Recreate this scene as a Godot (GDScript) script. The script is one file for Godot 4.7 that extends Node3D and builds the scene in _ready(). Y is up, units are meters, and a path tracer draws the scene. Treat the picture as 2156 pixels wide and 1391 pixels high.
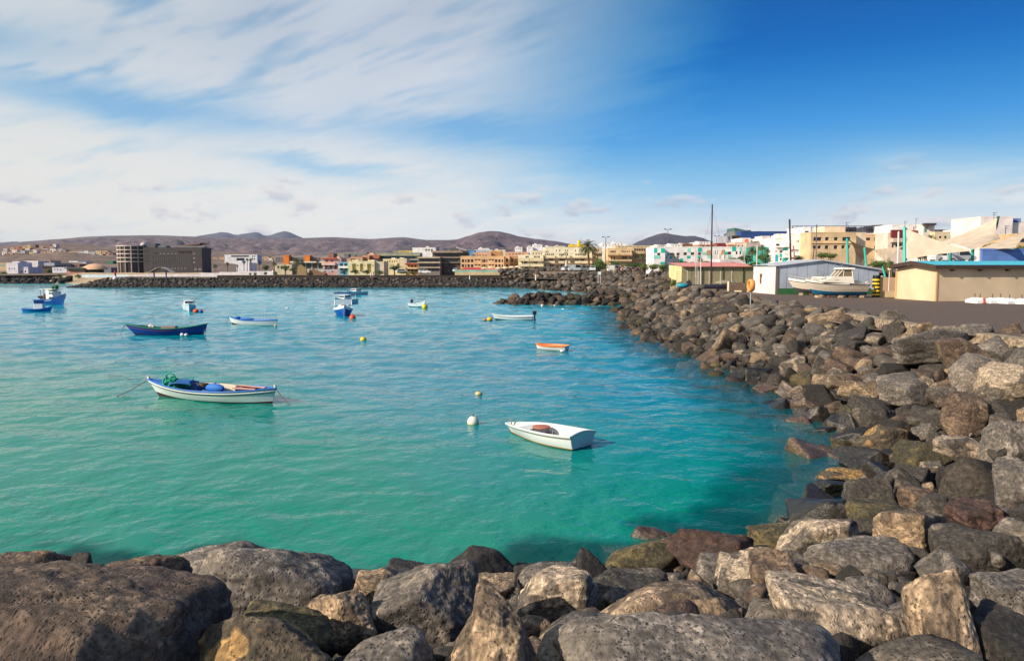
extends Node3D
# A harbour bay seen from its boulder bank: moored boats, far breakwater, town and hills. Metres, y up, the camera looks along -z.

const FL := 1600.0    # focal length of the photograph in its own pixels (2156 x 1391)
const PX := 1078.0
const PY := 695.5
const EYE := 5.8
var tilt := atan((695.5 - 562.0) / 1600.0)
var rng := RandomNumberGenerator.new()
var taken := {}
var M := {}
var T := {}
var noi := FastNoiseLite.new()
var noj := FastNoiseLite.new()

# ---------------------------------------------------------------- places
func ray(px: float, py: float) -> Vector3:
	return Vector3((px - PX) / FL, -(py - PY) / FL, -1).rotated(Vector3.RIGHT, -tilt)
func at(px: float, py: float, d: float) -> Vector3:
	var r := ray(px, py)
	return Vector3(0, EYE, 0) + r * (d / -r.z)
func on(px: float, py: float, h := 0.0) -> Vector3:
	var r := ray(px, py)
	return Vector3(0, EYE, 0) + r * ((h - EYE) / r.y)
func to_px(p: Vector3) -> Vector2:
	var q := (p - Vector3(0, EYE, 0)).rotated(Vector3.RIGHT, tilt)
	return Vector2(PX + FL * q.x / -q.z, PY - FL * q.y / -q.z)

# ---------------------------------------------------------------- names, metas, nodes
func numbered(called: String) -> String:
	var n: int = taken.get(called, 0)
	taken[called] = n + 1
	return called if n == 0 else "%s_%03d" % [called, n]
func tag(o: Node, label: String, category := "", group := "", kind := "") -> Node:
	if label: o.set_meta("label", label)
	if category: o.set_meta("category", category)
	if group: o.set_meta("group", group)
	if kind: o.set_meta("kind", kind)
	return o
func thing(called: String, label: String, category: String, where := Vector3.ZERO, turn := 0.0, group := "") -> Node3D:
	var o := Node3D.new()
	o.name = numbered(called)
	add_child(o)
	o.position = where
	o.rotation.y = turn
	tag(o, label, category, group)
	return o
func part(called: String, b, mat: Material, parent: Node, where := Vector3.ZERO) -> MeshInstance3D:
	var o := MeshInstance3D.new()
	var used := {}
	if parent == self:
		o.name = numbered(called)
	else:
		used = parent.get_meta("_n", {})
		var k: int = used.get(called, 0)
		used[called] = k + 1
		parent.set_meta("_n", used)
		o.name = called if k == 0 else "%s_%03d" % [called, k]
	o.mesh = b.mesh() if b is B else b
	o.material_override = mat
	o.position = where
	parent.add_child(o, true)
	return o
func struct(called: String, b, mat: Material, label := "", kind := "structure") -> MeshInstance3D:
	var o := part(called, b, mat, self)
	tag(o, label, "", "", kind)
	return o

# ---------------------------------------------------------------- mesh builder (surfaces given counter-clockwise as seen from outside)
class B:
	var v := PackedVector3Array()
	var n := PackedVector3Array()
	var c := PackedColorArray()
	var uv := PackedVector2Array()
	var ix := PackedInt32Array()
	var col := Color.WHITE
	func mesh() -> ArrayMesh:
		var a := []
		a.resize(Mesh.ARRAY_MAX)
		a[Mesh.ARRAY_VERTEX] = v
		a[Mesh.ARRAY_NORMAL] = n
		a[Mesh.ARRAY_COLOR] = c
		if uv.size() == v.size(): a[Mesh.ARRAY_TEX_UV] = uv
		a[Mesh.ARRAY_INDEX] = ix
		var m := ArrayMesh.new()
		if v.size(): m.add_surface_from_arrays(Mesh.PRIMITIVE_TRIANGLES, a)
		return m
	func poly(pts: Array) -> B:
		var nn := Vector3.ZERO
		for k in pts.size():
			nn += (pts[k] - pts[0]).cross(pts[(k + 1) % pts.size()] - pts[0])
		nn = nn.normalized()
		var s := v.size()
		for p in pts:
			v.append(p); n.append(nn); c.append(col)
		for k in range(1, pts.size() - 1):
			ix.append(s); ix.append(s + k + 1); ix.append(s + k)
		return self
	func quad(a: Vector3, b: Vector3, cc: Vector3, d: Vector3) -> B:
		return poly([a, b, cc, d])
	func box(at_: Vector3, size: Vector3, bs := Basis.IDENTITY) -> B:
		var h := size / 2
		var p := []
		for k in 8:
			p.append(at_ + bs * Vector3(h.x if k & 1 else -h.x, h.y if k & 2 else -h.y, h.z if k & 4 else -h.z))
		quad(p[4], p[5], p[7], p[6]); quad(p[1], p[0], p[2], p[3])
		quad(p[5], p[1], p[3], p[7]); quad(p[0], p[4], p[6], p[2])
		quad(p[6], p[7], p[3], p[2]); quad(p[0], p[1], p[5], p[4])
		return self
	func cbox(at_: Vector3, size: Vector3, ch := 0.02, bs := Basis.IDENTITY) -> B:   # box with chamfered upright and top edges
		var h := size / 2
		var rings := []
		for q in [[-h.y, 0.0], [h.y - ch, 0.0], [h.y, ch]]:
			var r := PackedVector3Array()
			var x: float = h.x - q[1]
			var z: float = h.z - q[1]
			for e in [[x, z - ch], [x - ch, z], [-x + ch, z], [-x, z - ch], [-x, -z + ch], [-x + ch, -z], [x - ch, -z], [x, -z + ch]]:
				r.append(at_ + bs * Vector3(e[0], q[0], e[1]))
			rings.append(r)
		for k in 2:
			for j in 8:
				var j2 := (j + 1) % 8
				quad(rings[k][j2], rings[k][j], rings[k + 1][j], rings[k + 1][j2])
		var top := []
		for j in 8: top.append(rings[2][7 - j])
		return poly(top)
	func extrude(outline: Array, a: Vector3, ex: Vector3, ey: Vector3, along: Vector3) -> B:   # outline of Vector2, counter-clockwise seen from -along's far side; both ends closed
		var f := []
		var g := []
		for q in outline:
			f.append(a + ex * q.x + ey * q.y)
			g.append(a + ex * q.x + ey * q.y + along)
		var nn: int = outline.size()
		for k in nn:
			var k2 := (k + 1) % nn
			quad(f[k], g[k], g[k2], f[k2])
		var idx := Geometry2D.triangulate_polygon(PackedVector2Array(outline))
		for k in range(0, idx.size(), 3):
			poly([f[idx[k]], f[idx[k + 1]], f[idx[k + 2]]])
			poly([g[idx[k]], g[idx[k + 2]], g[idx[k + 1]]])
		return self
	func loft(rows: Array, closed := false, cols: Array = []) -> B:   # smooth surface through rows of points
		var s := v.size()
		var w: int = rows[0].size()
		var nr := PackedVector3Array()
		nr.resize(rows.size() * w)
		for r in rows.size():
			for k in w:
				v.append(rows[r][k]); c.append(cols[r] if cols else col)
		for r in rows.size() - 1:
			for k in (w if closed else w - 1):
				var k2 := (k + 1) % w
				var i0 := r * w + k
				var i1 := r * w + k2
				var i2 := (r + 1) * w + k2
				var i3 := (r + 1) * w + k
				var nn := (v[s + i2] - v[s + i0]).cross(v[s + i3] - v[s + i1])
				nr[i0] += nn; nr[i1] += nn; nr[i2] += nn; nr[i3] += nn
				for q in [i0, i2, i1, i0, i3, i2]: ix.append(s + q)
		for q in nr: n.append(q.normalized())
		return self
	func tube(path: Array, r: float, sides := 6, r2 := -1.0) -> B:
		var rows := []
		var m := path.size()
		for k in m:
			var d: Vector3 = (path[mini(k + 1, m - 1)] - path[maxi(k - 1, 0)]).normalized()
			var e := d.cross(Vector3.UP if absf(d.y) < 0.9 else Vector3.RIGHT).normalized()
			var f := d.cross(e)
			var rr := r if r2 < 0 else lerpf(r, r2, k / float(m - 1))
			var ring := PackedVector3Array()
			for j in sides:
				var a := TAU * j / sides
				ring.append(path[k] + (e * cos(a) + f * sin(a)) * rr)
			rows.append(ring)
		loft(rows, true)
		for e2 in [0, m - 1]:
			var cap := []
			for j in sides: cap.append(rows[e2][j if e2 else sides - 1 - j])
			poly(cap)
		return self
	func ball(at_: Vector3, r: Vector3, rings := 8, sides := 12) -> B:
		var rows := []
		for k in rings + 1:
			var a := PI * k / rings - PI / 2
			var ring := PackedVector3Array()
			for j in sides:
				var q := -TAU * j / sides
				ring.append(at_ + Vector3(cos(a) * cos(q), sin(a), cos(a) * sin(q)) * r)
			rows.append(ring)
		return loft(rows, true)
	func lathe(at_: Vector3, prof: Array, sides := 16) -> B:   # prof: Vector2(radius, height)
		var rows := []
		for q in prof:
			var ring := PackedVector3Array()
			for j in sides:
				var a: float = -TAU * j / sides
				ring.append(at_ + Vector3(q.x * cos(a), q.y, q.x * sin(a)))
			rows.append(ring)
		return loft(rows, true)
	func wall(o: Vector3, u: Vector3, w: float, h: float, holes: Array, deep: float) -> B:   # upright wall with real openings; o is the lower corner, u runs along it, outside is to the right of u seen from above
		var xs := [0.0, w]
		var ys := [0.0, h]
		for q in holes:
			for x in [q.position.x, q.end.x]: xs.append(x)
			for y in [q.position.y, q.end.y]: ys.append(y)
		xs.sort(); ys.sort()
		var out := u.cross(Vector3.UP)
		for i in xs.size() - 1:
			if xs[i + 1] - xs[i] < 1e-4: continue
			var j := 0
			while j < ys.size() - 1:
				var y0: float = ys[j]
				j += 1
				if ys[j] - y0 < 1e-4: continue
				var mid := Vector2((xs[i] + xs[i + 1]) / 2, (y0 + ys[j]) / 2)
				var open := false
				for q in holes:
					if q.has_point(mid):
						open = true
						break
				if open: continue
				quad(o + u * xs[i] + Vector3(0, y0, 0), o + u * xs[i + 1] + Vector3(0, y0, 0), o + u * xs[i + 1] + Vector3(0, ys[j], 0), o + u * xs[i] + Vector3(0, ys[j], 0))
		for q in holes:
			var a: Vector3 = o + u * q.position.x + Vector3(0, q.position.y, 0)
			var b: Vector3 = a + u * q.size.x
			var up := Vector3(0, q.size.y, 0)
			var i := -out * deep
			quad(a, a + i, a + i + up, a + up); quad(b + i, b, b + up, b + up + i)
			quad(a, b, b + i, a + i); quad(a + up + i, b + up + i, b + up, a + up)
		return self

# ---------------------------------------------------------------- materials and textures
func lin(r: float, g: float, b: float) -> Color:   # an sRGB colour 0-255 as linear, for vertex colours
	return Color(r / 255.0, g / 255.0, b / 255.0).srgb_to_linear()
func noise_tex(freq: float, oct: int, lo: Color, hi: Color, sd := 1, size := 1024, kind := FastNoiseLite.TYPE_SIMPLEX_SMOOTH, p0 := 0.25, p1 := 0.75) -> NoiseTexture2D:
	var f := FastNoiseLite.new()
	f.noise_type = kind
	f.frequency = freq
	f.seed = sd
	f.fractal_octaves = oct
	f.fractal_type = FastNoiseLite.FRACTAL_FBM if oct > 1 else FastNoiseLite.FRACTAL_NONE
	var g := Gradient.new()
	g.offsets = PackedFloat32Array([p0, p1])
	g.colors = PackedColorArray([lo, hi])
	var t := NoiseTexture2D.new()
	t.width = size
	t.height = size
	t.seamless = true
	t.seamless_blend_skirt = 0.2
	t.noise = f
	t.color_ramp = g
	return t
func grey(x: float) -> Color:
	return Color(x, x, x)
func mat(col: Color, rough := 0.8, metal := 0.0, tex: Texture2D = null, scale := 1.0, bump: Texture2D = null, cm := 1.0, vc := true) -> StandardMaterial3D:
	var m := StandardMaterial3D.new()
	m.albedo_color = col
	m.roughness = rough
	m.metallic = metal
	m.vertex_color_use_as_albedo = vc
	if tex or bump:
		m.uv1_triplanar = true
		m.uv1_world_triplanar = true
		m.uv1_scale = Vector3.ONE * scale
		if tex: m.albedo_texture = tex
		if bump:
			m.heightmap_enabled = true
			m.heightmap_texture = bump
			m.heightmap_scale = cm
	return m
func paint(r: float, g: float, b: float, rough := 0.6) -> StandardMaterial3D:   # shared plain paint, sRGB 0-255
	var key := "%d_%d_%d_%.2f" % [r, g, b, rough]
	if not M.has(key):
		M[key] = mat(Color(r / 255.0, g / 255.0, b / 255.0), rough, 0.0, T.wear, 0.06, null, 1.0)
	return M[key]
func glass_mat() -> StandardMaterial3D:
	if not M.has("glass"):
		M.glass = mat(Color(0.16, 0.19, 0.22), 0.12)
	return M.glass

# ---------------------------------------------------------------- sky: a function of direction alone
func sky_color(d: Vector3) -> Color:
	var el := rad_to_deg(asin(clampf(d.y, 0.0, 1.0)))
	var az := rad_to_deg(atan2(d.x, -d.z))
	# clear air
	var stops := [0.0, 3.0, 6.0, 10.0, 15.0, 20.0, 35.0, 90.0]
	var cols := [Color8(214, 230, 242), Color8(196, 222, 243), Color8(140, 198, 238), Color8(66, 154, 226), Color8(4, 108, 192), Color8(0, 86, 166), Color8(0, 80, 152), Color8(2, 68, 136)]
	var k := 0
	while k < 6 and el > stops[k + 1]: k += 1
	var c: Color = cols[k].lerp(cols[k + 1], clampf((el - stops[k]) / (stops[k + 1] - stops[k]), 0, 1))
	# veil of high cloud, a sheet that thickens towards the sun side
	var p := Vector2(d.x, d.z) / (d.y + 0.16)
	var w := noi.get_noise_3d(p.x * 34.0, p.y * 34.0, 4.0)
	var w2 := noi.get_noise_3d(p.x * 34.0, p.y * 34.0, 40.0)
	var q := Vector2(p.x * 0.85 + p.y * 0.5, -p.x * 0.5 + p.y * 0.85) + Vector2(w, w2) * 0.22
	var streak := noj.get_noise_3d(q.x * 120.0, q.y * 420.0, 7.0) * 0.55 + noj.get_noise_3d(q.x * 420.0, q.y * 1500.0, 17.0) * 0.5
	var body := noi.get_noise_3d(q.x * 110.0, q.y * 230.0, 77.0)
	var side := smoothstep(17.0, -13.0, az + 9.0 * w + 5.0 * body + 5.0 * streak - 0.35 * (el - 9.0)) * smoothstep(-200.0, -150.0, az)
	if az > 90.0: side = smoothstep(140.0, 180.0, az)
	var veil := clampf(side * (1.02 + 0.28 * body + 0.42 * streak) - 0.12 * (1.0 - side), 0.0, 1.0)
	veil = maxf(veil, clampf((smoothstep(10.5, 2.5, el + 4.0 * w + 0.08 * az) * (0.78 + 0.5 * streak + 0.4 * body)), 0, 0.92))
	var hole := 0.0   # thin places
	for g in [[-27.0, 11.2, 9.0, 1.7, -0.08], [-4.0, 10.2, 9.0, 1.6, -0.03], [-15.0, 7.2, 5.0, 0.9, -0.15], [-40.0, 14.0, 9.0, 1.6, 0.1], [-66.0, 12.0, 12.0, 2.0, 0.0], [-100.0, 20.0, 16.0, 3.0, 0.1]]:
		var ha: float = (az - g[0] + 5.0 * w) / g[2]
		var he: float = (el - g[1] - g[4] * (az - g[0]) + 1.6 * w2 + 1.4 * streak) / g[3]
		hole = maxf(hole, exp(-ha * ha - he * he))
	veil *= 1.0 - 0.52 * hole
	var white := Color8(214, 219, 229).lerp(Color8(244, 242, 238), smoothstep(14.0, 2.0, el))
	white = white.lerp(Color8(238, 234, 226), smoothstep(-12.0, -34.0, az) * 0.6)
	white = white.lerp(Color8(176, 188, 204), clampf(smoothstep(9.0, 20.0, el) * (0.4 - 0.6 * body), 0, 0.7))
	c = c.lerp(white, veil * 0.96)
	# low heaps of cloud, seen from the side
	if el < 9.0:
		var u := Vector3(d.x, d.y * 3.2, d.z) / maxf(Vector2(d.x, d.z).length(), 0.2)
		var heap := noj.get_noise_3d(u.x * 900.0, u.y * 900.0, u.z * 900.0)
		var heap2 := noi.get_noise_3d(u.x * 3600.0, u.y * 3600.0, u.z * 3600.0 + 90.0)
		var band := smoothstep(0.3, 1.6, el) * smoothstep(8.6, 4.0, el)
		var amount := smoothstep(0.12, 0.34, heap + 0.24 * heap2 - 0.25 * (1.0 - band)) * band
		var above := noj.get_noise_3d(u.x * 900.0, u.y * 900.0 + 14.0, u.z * 900.0)
		var shade := clampf(0.5 + 3.0 * (above - heap), 0, 1)   # the foot of a heap is greyer than its top
		var hc := Color8(232, 226, 228).lerp(Color8(176, 184, 206), shade)
		c = c.lerp(hc, amount * 0.6)
	# brighter air round the sun
	var sd := clampf(d.dot(sun_dir), 0, 1)
	c = c.lerp(Color(1.0, 0.98, 0.93), 0.55 * pow(sd, 10.0))
	return c
var sun_dir := Vector3(-0.76, 0.50, 0.41).normalized()
func make_sky() -> ImageTexture:
	var w := 3072
	var h := 1536
	var buf := PackedByteArray()
	buf.resize(w * h * 3)
	var step := 1
	var y := 0
	while y <= h / 2:
		var el := (0.5 - (y + 0.5) / h) * PI
		step = 1 if el < deg_to_rad(24.0) else 8
		var x := 0
		while x < w:
			# Godot's panorama: u = atan2(x, -z) / TAU
			var az := (x + step * 0.5) / w * TAU
			var c := sky_color(Vector3(sin(az) * cos(el), sin(el), -cos(az) * cos(el)))
			var r := int(clampf(c.r, 0, 1) * 255)
			var g := int(clampf(c.g, 0, 1) * 255)
			var b := int(clampf(c.b, 0, 1) * 255)
			for yy in range(y, mini(y + step, h)):
				for xx in range(x, x + step):
					var o := (yy * w + xx) * 3
					buf[o] = r; buf[o + 1] = g; buf[o + 2] = b
			x += step
		y += step
	for yy in range(h / 2 + 1, h):   # below the horizon: what the sea sends back
		if yy > h / 2 + 8: break
		for x in w:
			var o := (yy * w + x) * 3
			buf[o] = 120; buf[o + 1] = 160; buf[o + 2] = 170
	return ImageTexture.create_from_image(Image.create_from_data(w, h, false, Image.FORMAT_RGB8, buf))

func camera_sky_sun() -> void:
	var cam := Camera3D.new()
	cam.name = "camera"
	cam.fov = rad_to_deg(2.0 * atan(695.5 / FL))
	cam.position = Vector3(0, EYE, 0)
	cam.rotation.x = -tilt
	cam.near = 0.2
	cam.far = 30000.0
	add_child(cam)
	cam.current = true
	var e := Environment.new()
	e.background_mode = Environment.BG_SKY
	var s := Sky.new()
	var sm := PanoramaSkyMaterial.new()
	sm.panorama = make_sky()
	s.sky_material = sm
	e.sky = s
	e.tonemap_mode = Environment.TONE_MAPPER_LINEAR
	e.tonemap_exposure = 1.25
	e.background_energy_multiplier = 0.8
	e.fog_enabled = true
	e.fog_density = 0.000028
	e.fog_light_color = Color(0.80, 0.86, 0.95)
	e.sdfgi_enabled = true
	e.ssao_enabled = true
	e.ssil_enabled = true
	var we := WorldEnvironment.new()
	we.name = "world_environment"
	we.environment = e
	add_child(we)
	var sun := DirectionalLight3D.new()
	sun.name = "sun"
	sun.light_energy = 1.6
	sun.light_color = Color(1.0, 0.945, 0.865)
	sun.light_angular_distance = 0.5
	sun.shadow_enabled = true
	sun.look_at_from_position(Vector3.ZERO, -sun_dir, Vector3.UP)
	add_child(sun)

# ---------------------------------------------------------------- the shape of the shore, in plan: x across, d = distance ahead
var shore := [Vector2(-60, 14.6), Vector2(-14, 14.6), Vector2(-5.5, 14.4), Vector2(-3, 13.4), Vector2(-0.5, 14.2), Vector2(3, 15.6), Vector2(6.4, 17.0), Vector2(8.4, 19.5), Vector2(11.2, 25), Vector2(11.7, 31), Vector2(11.6, 40), Vector2(11.6, 48), Vector2(10.8, 60), Vector2(10.6, 72), Vector2(12.8, 92), Vector2(16.5, 117), Vector2(20, 150), Vector2(18, 169), Vector2(12.7, 182), Vector2(1.5, 214)]
func shore_dist(x: float, d: float) -> float:   # positive on land, metres from the waterline
	var best := 1e9
	var sgn := 1.0
	var p := Vector2(x, d)
	for k in shore.size() - 1:
		var a: Vector2 = shore[k]
		var ab: Vector2 = shore[k + 1] - a
		var t := clampf((p - a).dot(ab) / ab.length_squared(), 0, 1)
		var q := a + ab * t
		var l := p.distance_squared_to(q)
		if l < best:
			best = l
			sgn = 1.0 if ab.cross(p - a) < 0.0 else -1.0
	return sqrt(best) * sgn
func bank_height(x: float, d: float, s: float) -> float:
	var far := smoothstep(108.0, 134.0, d)
	var slope := lerpf(0.36, 0.46, far) - 0.18 * smoothstep(150.0, 185.0, d)
	return minf(-0.35 + slope * s, lerpf(2.42 + 0.38 * smoothstep(8.0, 9.4, s) * smoothstep(40.0, 50.0, d), 4.6, far))
func groyne_height(x: float, d: float) -> float:   # the short arm of boulders on the right
	var a := Vector2(1.6, 121.5)
	var b := Vector2(20, 119.5)
	var t := clampf((Vector2(x, d) - a).dot(b - a) / (b - a).length_squared(), 0, 1)
	return lerpf(1.1, 1.7, t) - 0.34 * Vector2(x, d).distance_to(a + (b - a) * t)

func ground_all() -> void:
	# sea bed
	var b := B.new()
	b.quad(Vector3(-3000, -3.2, 60), Vector3(300, -3.2, 60), Vector3(300, -3.2, -700), Vector3(-3000, -3.2, -700))
	struct("sea_bed", b, mat(Color8(150, 140, 100), 0.95, 0.0, T.soil, 0.1))
	# land: one sheet to the horizon, its front edge behind the breakwater and along the banks
	b = B.new()
	var edge := [Vector2(-4000, 278), Vector2(-330, 282), Vector2(-190, 290), Vector2(-168, 306), Vector2(-132, 262), Vector2(-124, 229), Vector2(2, 221), Vector2(20, 190), Vector2(30, 160), Vector2(26, 120), Vector2(24, 95), Vector2(19.5, 60), Vector2(18.5, 40), Vector2(19.6, 27), Vector2(24, 8), Vector2(24, -12), Vector2(-60, -12), Vector2(-60, -60), Vector2(2500, -60), Vector2(9000, 14000), Vector2(-9000, 14000), Vector2(-9000, 278)]
	var pts := PackedVector2Array(edge)
	var idx := Geometry2D.triangulate_polygon(pts)
	for k in range(0, idx.size(), 3):
		var tri := []
		for j in 3: tri.append(Vector3(pts[idx[k + j]].x, 2.6, -pts[idx[k + j]].y))
		if (tri[1] - tri[0]).cross(tri[2] - tri[0]).y < 0: tri.reverse()
		b.poly(tri)
	struct("ground", b, mat(Color8(128, 108, 90), 0.95, 0.0, T.soil, 0.05))
	# quay
	b = B.new()
	var q := [Vector2(20.2, 13), Vector2(19.8, 30), Vector2(19.6, 37), Vector2(20.6, 48), Vector2(23, 71), Vector2(26.5, 100), Vector2(29, 132)]
	for k in q.size() - 1:
		b.quad(Vector3(q[k].x, 3.0, -q[k].y), Vector3(260, 3.0, -q[k].y), Vector3(260, 3.0, -q[k + 1].y), Vector3(q[k + 1].x, 3.0, -q[k + 1].y))
	struct("asphalt_quay", b, mat(Color8(106, 88, 76), 0.9, 0.0, T.asphalt, 0.25, T.fine, 0.8))
	b = B.new()
	for k in range(2, q.size() - 1):
		b.quad(Vector3(q[k].x, 1.5, -q[k].y), Vector3(q[k].x, 2.997, -q[k].y), Vector3(q[k + 1].x, 2.997, -q[k + 1].y), Vector3(q[k + 1].x, 1.5, -q[k + 1].y))
	struct("quay_edge", b, mat(Color8(120, 104, 90), 0.95, 0.0, T.soil, 0.3))
	b = B.new()
	for k in 3:   # the pale kerb shows along the near part only
		var a := Vector3(q[k].x, 2.95, -q[k].y)
		var c := Vector3(q[k + 1].x, 2.95, -q[k + 1].y)
		var u := (c - a).normalized()
		var s := u.cross(Vector3.UP) * 0.75
		for j in 3:   # cast kerb in lengths
			var e := a.lerp(c, j / 3.0)
			var f := a.lerp(c, (j + 1) / 3.0 - 0.006)
			var up := Vector3(0, 0.11, 0)
			b.quad(e - s * 0.6 + up, e + s * 0.4 + up, f + s * 0.4 + up, f - s * 0.6 + up)
			b.quad(e - s * 0.6 - up * 6, e - s * 0.6 + up, f - s * 0.6 + up, f - s * 0.6 - up * 6)
			b.quad(e + s * 0.4 + up, e + s * 0.4 - up, f + s * 0.4 - up, f + s * 0.4 + up)
			b.quad(e - s * 0.6 - up, e + s * 0.4 - up, e + s * 0.4 + up, e - s * 0.6 + up)
	struct("kerb", b, mat(Color8(186, 164, 138), 0.9, 0.0, T.soil, 0.4, T.fine, 1.0))
	# beach and shore on the far left
	b = B.new()
	var rows := []
	for r in 7:
		var t := r / 6.0
		var row := PackedVector3Array()
		for k in 13:
			var x := lerpf(-176, -118, k / 12.0)
			var d := lerpf(267 + 2 * sin(k * 0.9), 312, t)
			row.append(Vector3(x, -0.5 + 4.0 * pow(t, 0.8) + 0.12 * sin(k * 2.1 + r), -d))
		rows.append(row)
	b.loft(rows)
	struct("beach", b, mat(Color8(214, 186, 148), 0.95, 0.0, T.soil, 0.2))
	# scrub slope and dark rocks on the far left shore
	b = B.new()
	rows = []
	for r in 5:
		var row := PackedVector3Array()
		for k in 20:
			var x := lerpf(-520, -150, k / 19.0)
			row.append(Vector3(x, lerpf(0.4, 3.1, r / 4.0) + 0.3 * sin(k * 1.7 + r), -lerpf(272, 325, r / 4.0) - maxf(0, x + 175)))
		rows.append(row)
	b.loft(rows)
	struct("scrub_slope", b, mat(Color8(122, 98, 74), 0.95, 0.0, T.soil, 0.08))
	b = B.new()
	b.quad(Vector3(8, 4.5, -228), Vector3(24, 4.5, -202), Vector3(90, 4.5, -202), Vector3(90, 4.5, -250)).quad(Vector3(24, 4.5, -202), Vector3(36, 4.5, -165), Vector3(90, 4.5, -165), Vector3(90, 4.5, -202)).quad(Vector3(8, 2, -228), Vector3(24, 2, -202), Vector3(24, 4.5, -202), Vector3(8, 4.5, -228)).quad(Vector3(24, 2, -202), Vector3(36, 2, -165), Vector3(36, 4.5, -165), Vector3(24, 4.5, -202))
	struct("car_park", b, mat(Color8(120, 106, 94), 0.95, 0.0, T.asphalt, 0.1))
	# water
	water()
	# rubble under the boulders
	b = B.new()
	var ds := []
	var d0 := 2.0
	while d0 < 232.0:
		ds.append(d0)
		d0 += 0.5 if d0 < 40 else (1.2 if d0 < 130 else 2.5)
	var xs := []
	var x0 := -30.0
	while x0 < 48.0:
		xs.append(x0)
		x0 += 0.6
	var id := {}
	for r in ds.size():
		for k in xs.size():
			var s := shore_dist(xs[k], ds[r])
			var h := bank_height(xs[k], ds[r], s)
			if ds[r] > 108 and ds[r] < 134: h = maxf(h, groyne_height(xs[k], ds[r]))
			if s < -7.0 and h < -2.0: continue
			h += 0.22 * noi.get_noise_2d(xs[k] * 60, ds[r] * 60) - 0.15
			if s > 9.9 and ds[r] < 112 and ds[r] > 24: continue
			id[r * 1000 + k] = b.v.size()
			b.v.append(Vector3(xs[k], h, -ds[r]))
			b.n.append(Vector3.ZERO)
			b.c.append(Color.WHITE)
	for r in ds.size() - 1:
		for k in xs.size() - 1:
			var cc := [r * 1000 + k, r * 1000 + k + 1, r * 1000 + 1001 + k, r * 1000 + 1000 + k]
			var okk := true
			for e in cc: okk = okk and id.has(e)
			if not okk: continue
			var i0: int = id[cc[0]]
			var i1: int = id[cc[1]]
			var i2: int = id[cc[2]]
			var i3: int = id[cc[3]]
			var nn := (b.v[i2] - b.v[i0]).cross(b.v[i3] - b.v[i1])
			for e in [i0, i1, i2, i3]: b.n[e] += nn
			for e in [i0, i2, i1, i0, i3, i2]: b.ix.append(e)
	for k in b.n.size(): b.n[k] = b.n[k].normalized()
	struct("rubble_bank", b, mat(Color8(74, 66, 58), 0.95, 0.0, T.rock, 0.5, T.rough, 14.0))

func water() -> void:
	var b := B.new()
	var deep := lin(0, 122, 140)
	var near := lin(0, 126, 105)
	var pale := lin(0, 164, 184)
	var dist := []
	var d := 6.0
	while d < 420.0:
		dist.append(d)
		d *= 1.012 if d < 55 else (1.008 if d < 235 else 1.05)
	dist.append_array([700.0, 1500.0, 4000.0])
	var cols := 260
	for r in dist.size():
		for k in cols + 1:
			var a := deg_to_rad(lerpf(-75.0, 42.0, k / float(cols)))
			var dd: float = dist[r]
			var x := dd * tan(a)
			var y := 0.0
			if dd < 240:
				y = smoothstep(240, 180, dd) * lerpf(0.02, 0.2, smoothstep(18, 60, dd)) * noi.get_noise_2d(x * 17 + dd * 5, dd * 32) + smoothstep(140, 70, dd) * smoothstep(20, 45, dd) * 0.055 * noj.get_noise_2d(x * 60, dd * 95)
			var s := shore_dist(x, dd) if dd < 230 and x > -40 else -30.0
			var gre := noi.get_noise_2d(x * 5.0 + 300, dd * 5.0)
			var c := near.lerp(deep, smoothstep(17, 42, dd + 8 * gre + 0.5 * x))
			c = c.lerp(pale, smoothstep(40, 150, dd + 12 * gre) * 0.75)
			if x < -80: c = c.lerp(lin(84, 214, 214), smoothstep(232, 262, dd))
			var al := 1.0
			var off := -s + 1.2 * noi.get_noise_2d(x * 40, dd * 40)
			if dd < 112:   # sand shelves up between the boulders at the foot of the bank
				var wide := lerpf(1.3, 5.2, smoothstep(2.0, 8.0, x))
				al = lerpf(0.42, 1.0, smoothstep(0.2, wide, off))
				c = c.lerp(lin(20, 100, 106), smoothstep(wide, 0.0, off) * 0.7)
			b.v.append(Vector3(x, y, -dd))
			b.n.append(Vector3.UP)
			b.c.append(Color(c.r, c.g, c.b, al))
			b.uv.append(Vector2(x, dd))
	for r in dist.size() - 1:
		for k in cols:
			var i := r * (cols + 1) + k
			for e in [i, i + cols + 2, i + 1, i, i + cols + 1, i + cols + 2]: b.ix.append(e)
	var nn := PackedVector3Array()
	nn.resize(b.v.size())
	for r in range(1, dist.size() - 1):
		for k in range(1, cols):
			var i := r * (cols + 1) + k
			nn[i] = (b.v[i + 1] - b.v[i - 1]).cross(b.v[i + cols + 1] - b.v[i - cols - 1]).normalized()
	for k in nn.size(): b.n[k] = nn[k] if nn[k].y > 0.1 else Vector3.UP
	var m := StandardMaterial3D.new()
	m.vertex_color_use_as_albedo = true
	m.transparency = BaseMaterial3D.TRANSPARENCY_ALPHA
	m.albedo_texture = T.white
	m.roughness = 0.06
	m.uv1_scale = Vector3(1 / 36.0, 1 / 36.0, 1)
	m.normal_enabled = true
	m.normal_texture = T.wave_n
	m.normal_scale = 0.27
	m.metallic_specular = 0.22
	var o := struct("water", b, m)

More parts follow.
